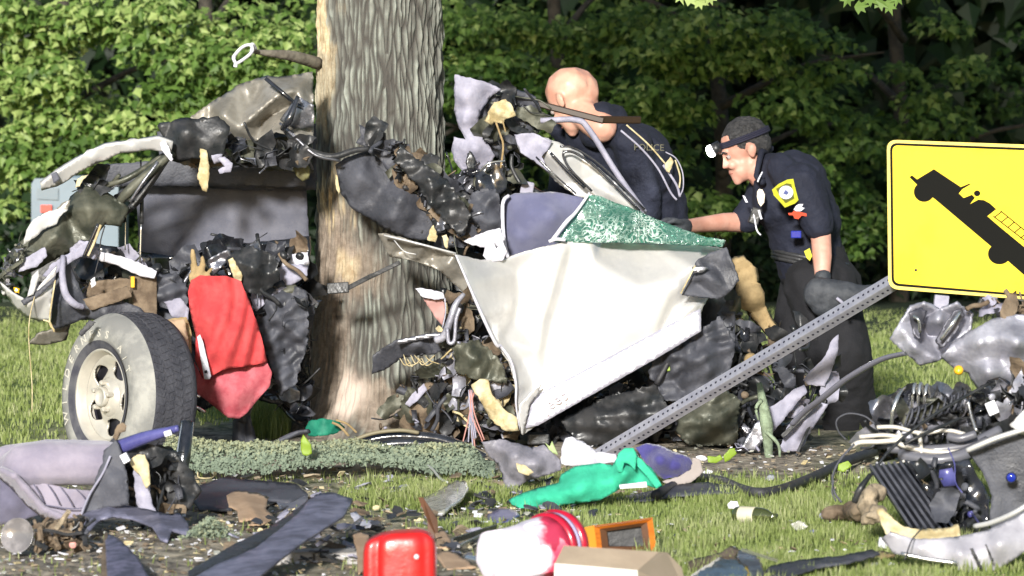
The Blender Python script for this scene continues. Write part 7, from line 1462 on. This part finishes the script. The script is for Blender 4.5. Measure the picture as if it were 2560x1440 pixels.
for i, (x, y, m, s, lab) in enumerate([(2000, 1316, clearp, 26, 'crumpled translucent film on the lawn right of the bottle'), (2034, 1330, bluep, 12, 'tiny violet scrap on the crumpled film'), (1770, 1180, paperw, 14, 'white paper scrap beside the lime leaf'), (1926, 1195, paperw, 16, 'white crumpled scrap at the foot of the lichen branch'), (1100, 1322, paperw, 12, 'oval white chip right of the dark splinter'), (1330, 1215, cream, 14, 'cream chip at the lower edge of the grey sheeting'), (1050, 1300, cream, 12, 'cream chip in the dirt left of the dark splinter'), (650, 1326, cream, 12, 'cream chips on the dirt below the paper bag'), (1755, 1146, paperw, 16, 'white curled cup piece at the end of the blue clothing'), (940, 1270, cream, 14, 'cream chip at the grass tuft edge'), (1820, 1400, cream, 10, 'cream chip beside the dark broken shell'), (2240, 1240, clearp, 14, 'glassy fragment at the radiator fins'), (1020, 1345, greyd, 20, 'dark scrap behind the red container'), (960, 1345, brown, 18, 'brown scrap behind the red container'), (1300, 1250, black, 16, 'black scrap on the tip of the green shirt')]):
    rg = random.Random(i + 40); ol = [(x + s * rg.uniform(.6, 1.1) * math.cos(a * .9), y + s * .55 * rg.uniform(.6, 1.1) * math.sin(a * .9)) for a in range(7)]
    gsheet('scrap', lab, 'debris', m, ol, YG(y + s * .5) , thick=.004, crumple=.012, step=4, seed=200 + i)
# uncountable litter of crumbs on the soil
rng = random.Random(9); mb = MB()
for i in range(4200):
    k = rng.random()
    if k < .55: x, y = rng.uniform(-1.85, .25), rng.uniform(16.2, 20.3)
    elif k < .8: x, y = rng.uniform(-1.7, 1.7), rng.uniform(20.2, 22.4)
    else: x, y = rng.uniform(-.1, 1.9), rng.uniform(16.2, 20.4)
    s = rng.uniform(.003, .011) * (1.6 if rng.random() < .1 else 1); z = float(s * .4)
    R = Matrix.Rotation(rng.uniform(0, 6), 3, 'Z') @ Matrix.Rotation(rng.uniform(-.7, .7), 3, 'X'); p = Vector((x, y, z)); m = rng.choice([0, 0, 1, 2, 2, 3, 4, 4, 4, 5, 5, 3])
    q = [p + R @ Vector((a * s, b * s * rng.uniform(.4, 1), rng.uniform(-.2, .4) * s)) for a, b in ((-1, -1), (1, -1), (1.2, .8), (-.7, 1))]; t = Vector((0, 0, s * .25)); 
    mb.add(q + [v + t for v in q], [[0, 3, 2, 1], [4, 5, 6, 7], [0, 1, 5, 4], [1, 2, 6, 5], [2, 3, 7, 6], [3, 0, 4, 7]], m)
o = mb.build('litter', [paperw, black, sandm, clearp, brown, cream], None, smooth=False, kind='stuff'); tag(o, 'small glass crumbs and plastic chips scattered over soil and grass', 'litter')
junk('scattered_fragments', None, [(0, 1300), (240, 1290), (560, 1320), (900, 1290), (1240, 1200), (1260, 1330), (1210, 1420), (0, 1430)], 1, 1.001, 0, 1, [black], .03) if False else None
rng = random.Random(19); mb = MB()
for i in range(320):
    px, py = rng.uniform(560, 1500), rng.uniform(1190, 1400)
    if py > 1300 and px > 1200: continue
    p = G(px, py, .012); s = rng.uniform(.012, .035); R = Matrix.Rotation(rng.uniform(0, 6), 3, 'Z') @ Matrix.Rotation(rng.uniform(-.5, .5), 3, 'X') @ Matrix.Rotation(rng.uniform(-.5, .5), 3, 'Y')
    v = [p + R @ Vector((a * s, b * s * rng.uniform(.3, .8), c_ * .004 + rng.uniform(0, .3) * s)) for c_ in (0, 1) for a, b in ((-1, -1), (.2, -1.2), (1, -.7), (1.1, .8), (-.2, 1), (-1, .7))]
    mb.add(v, [[5, 4, 3, 2, 1, 0], [6, 7, 8, 9, 10, 11]] + [[k, (k + 1) % 6, 6 + (k + 1) % 6, 6 + k] for k in range(6)], rng.choice([0, 0, 0, 1, 2, 2, 3, 4]))
o = mb.build('fragments', [black, brown, greyd, sandm, lilac], None, smooth=False, kind='stuff'); tag(o, 'broken dark plastic fragments strewn in front of the tree', 'debris')
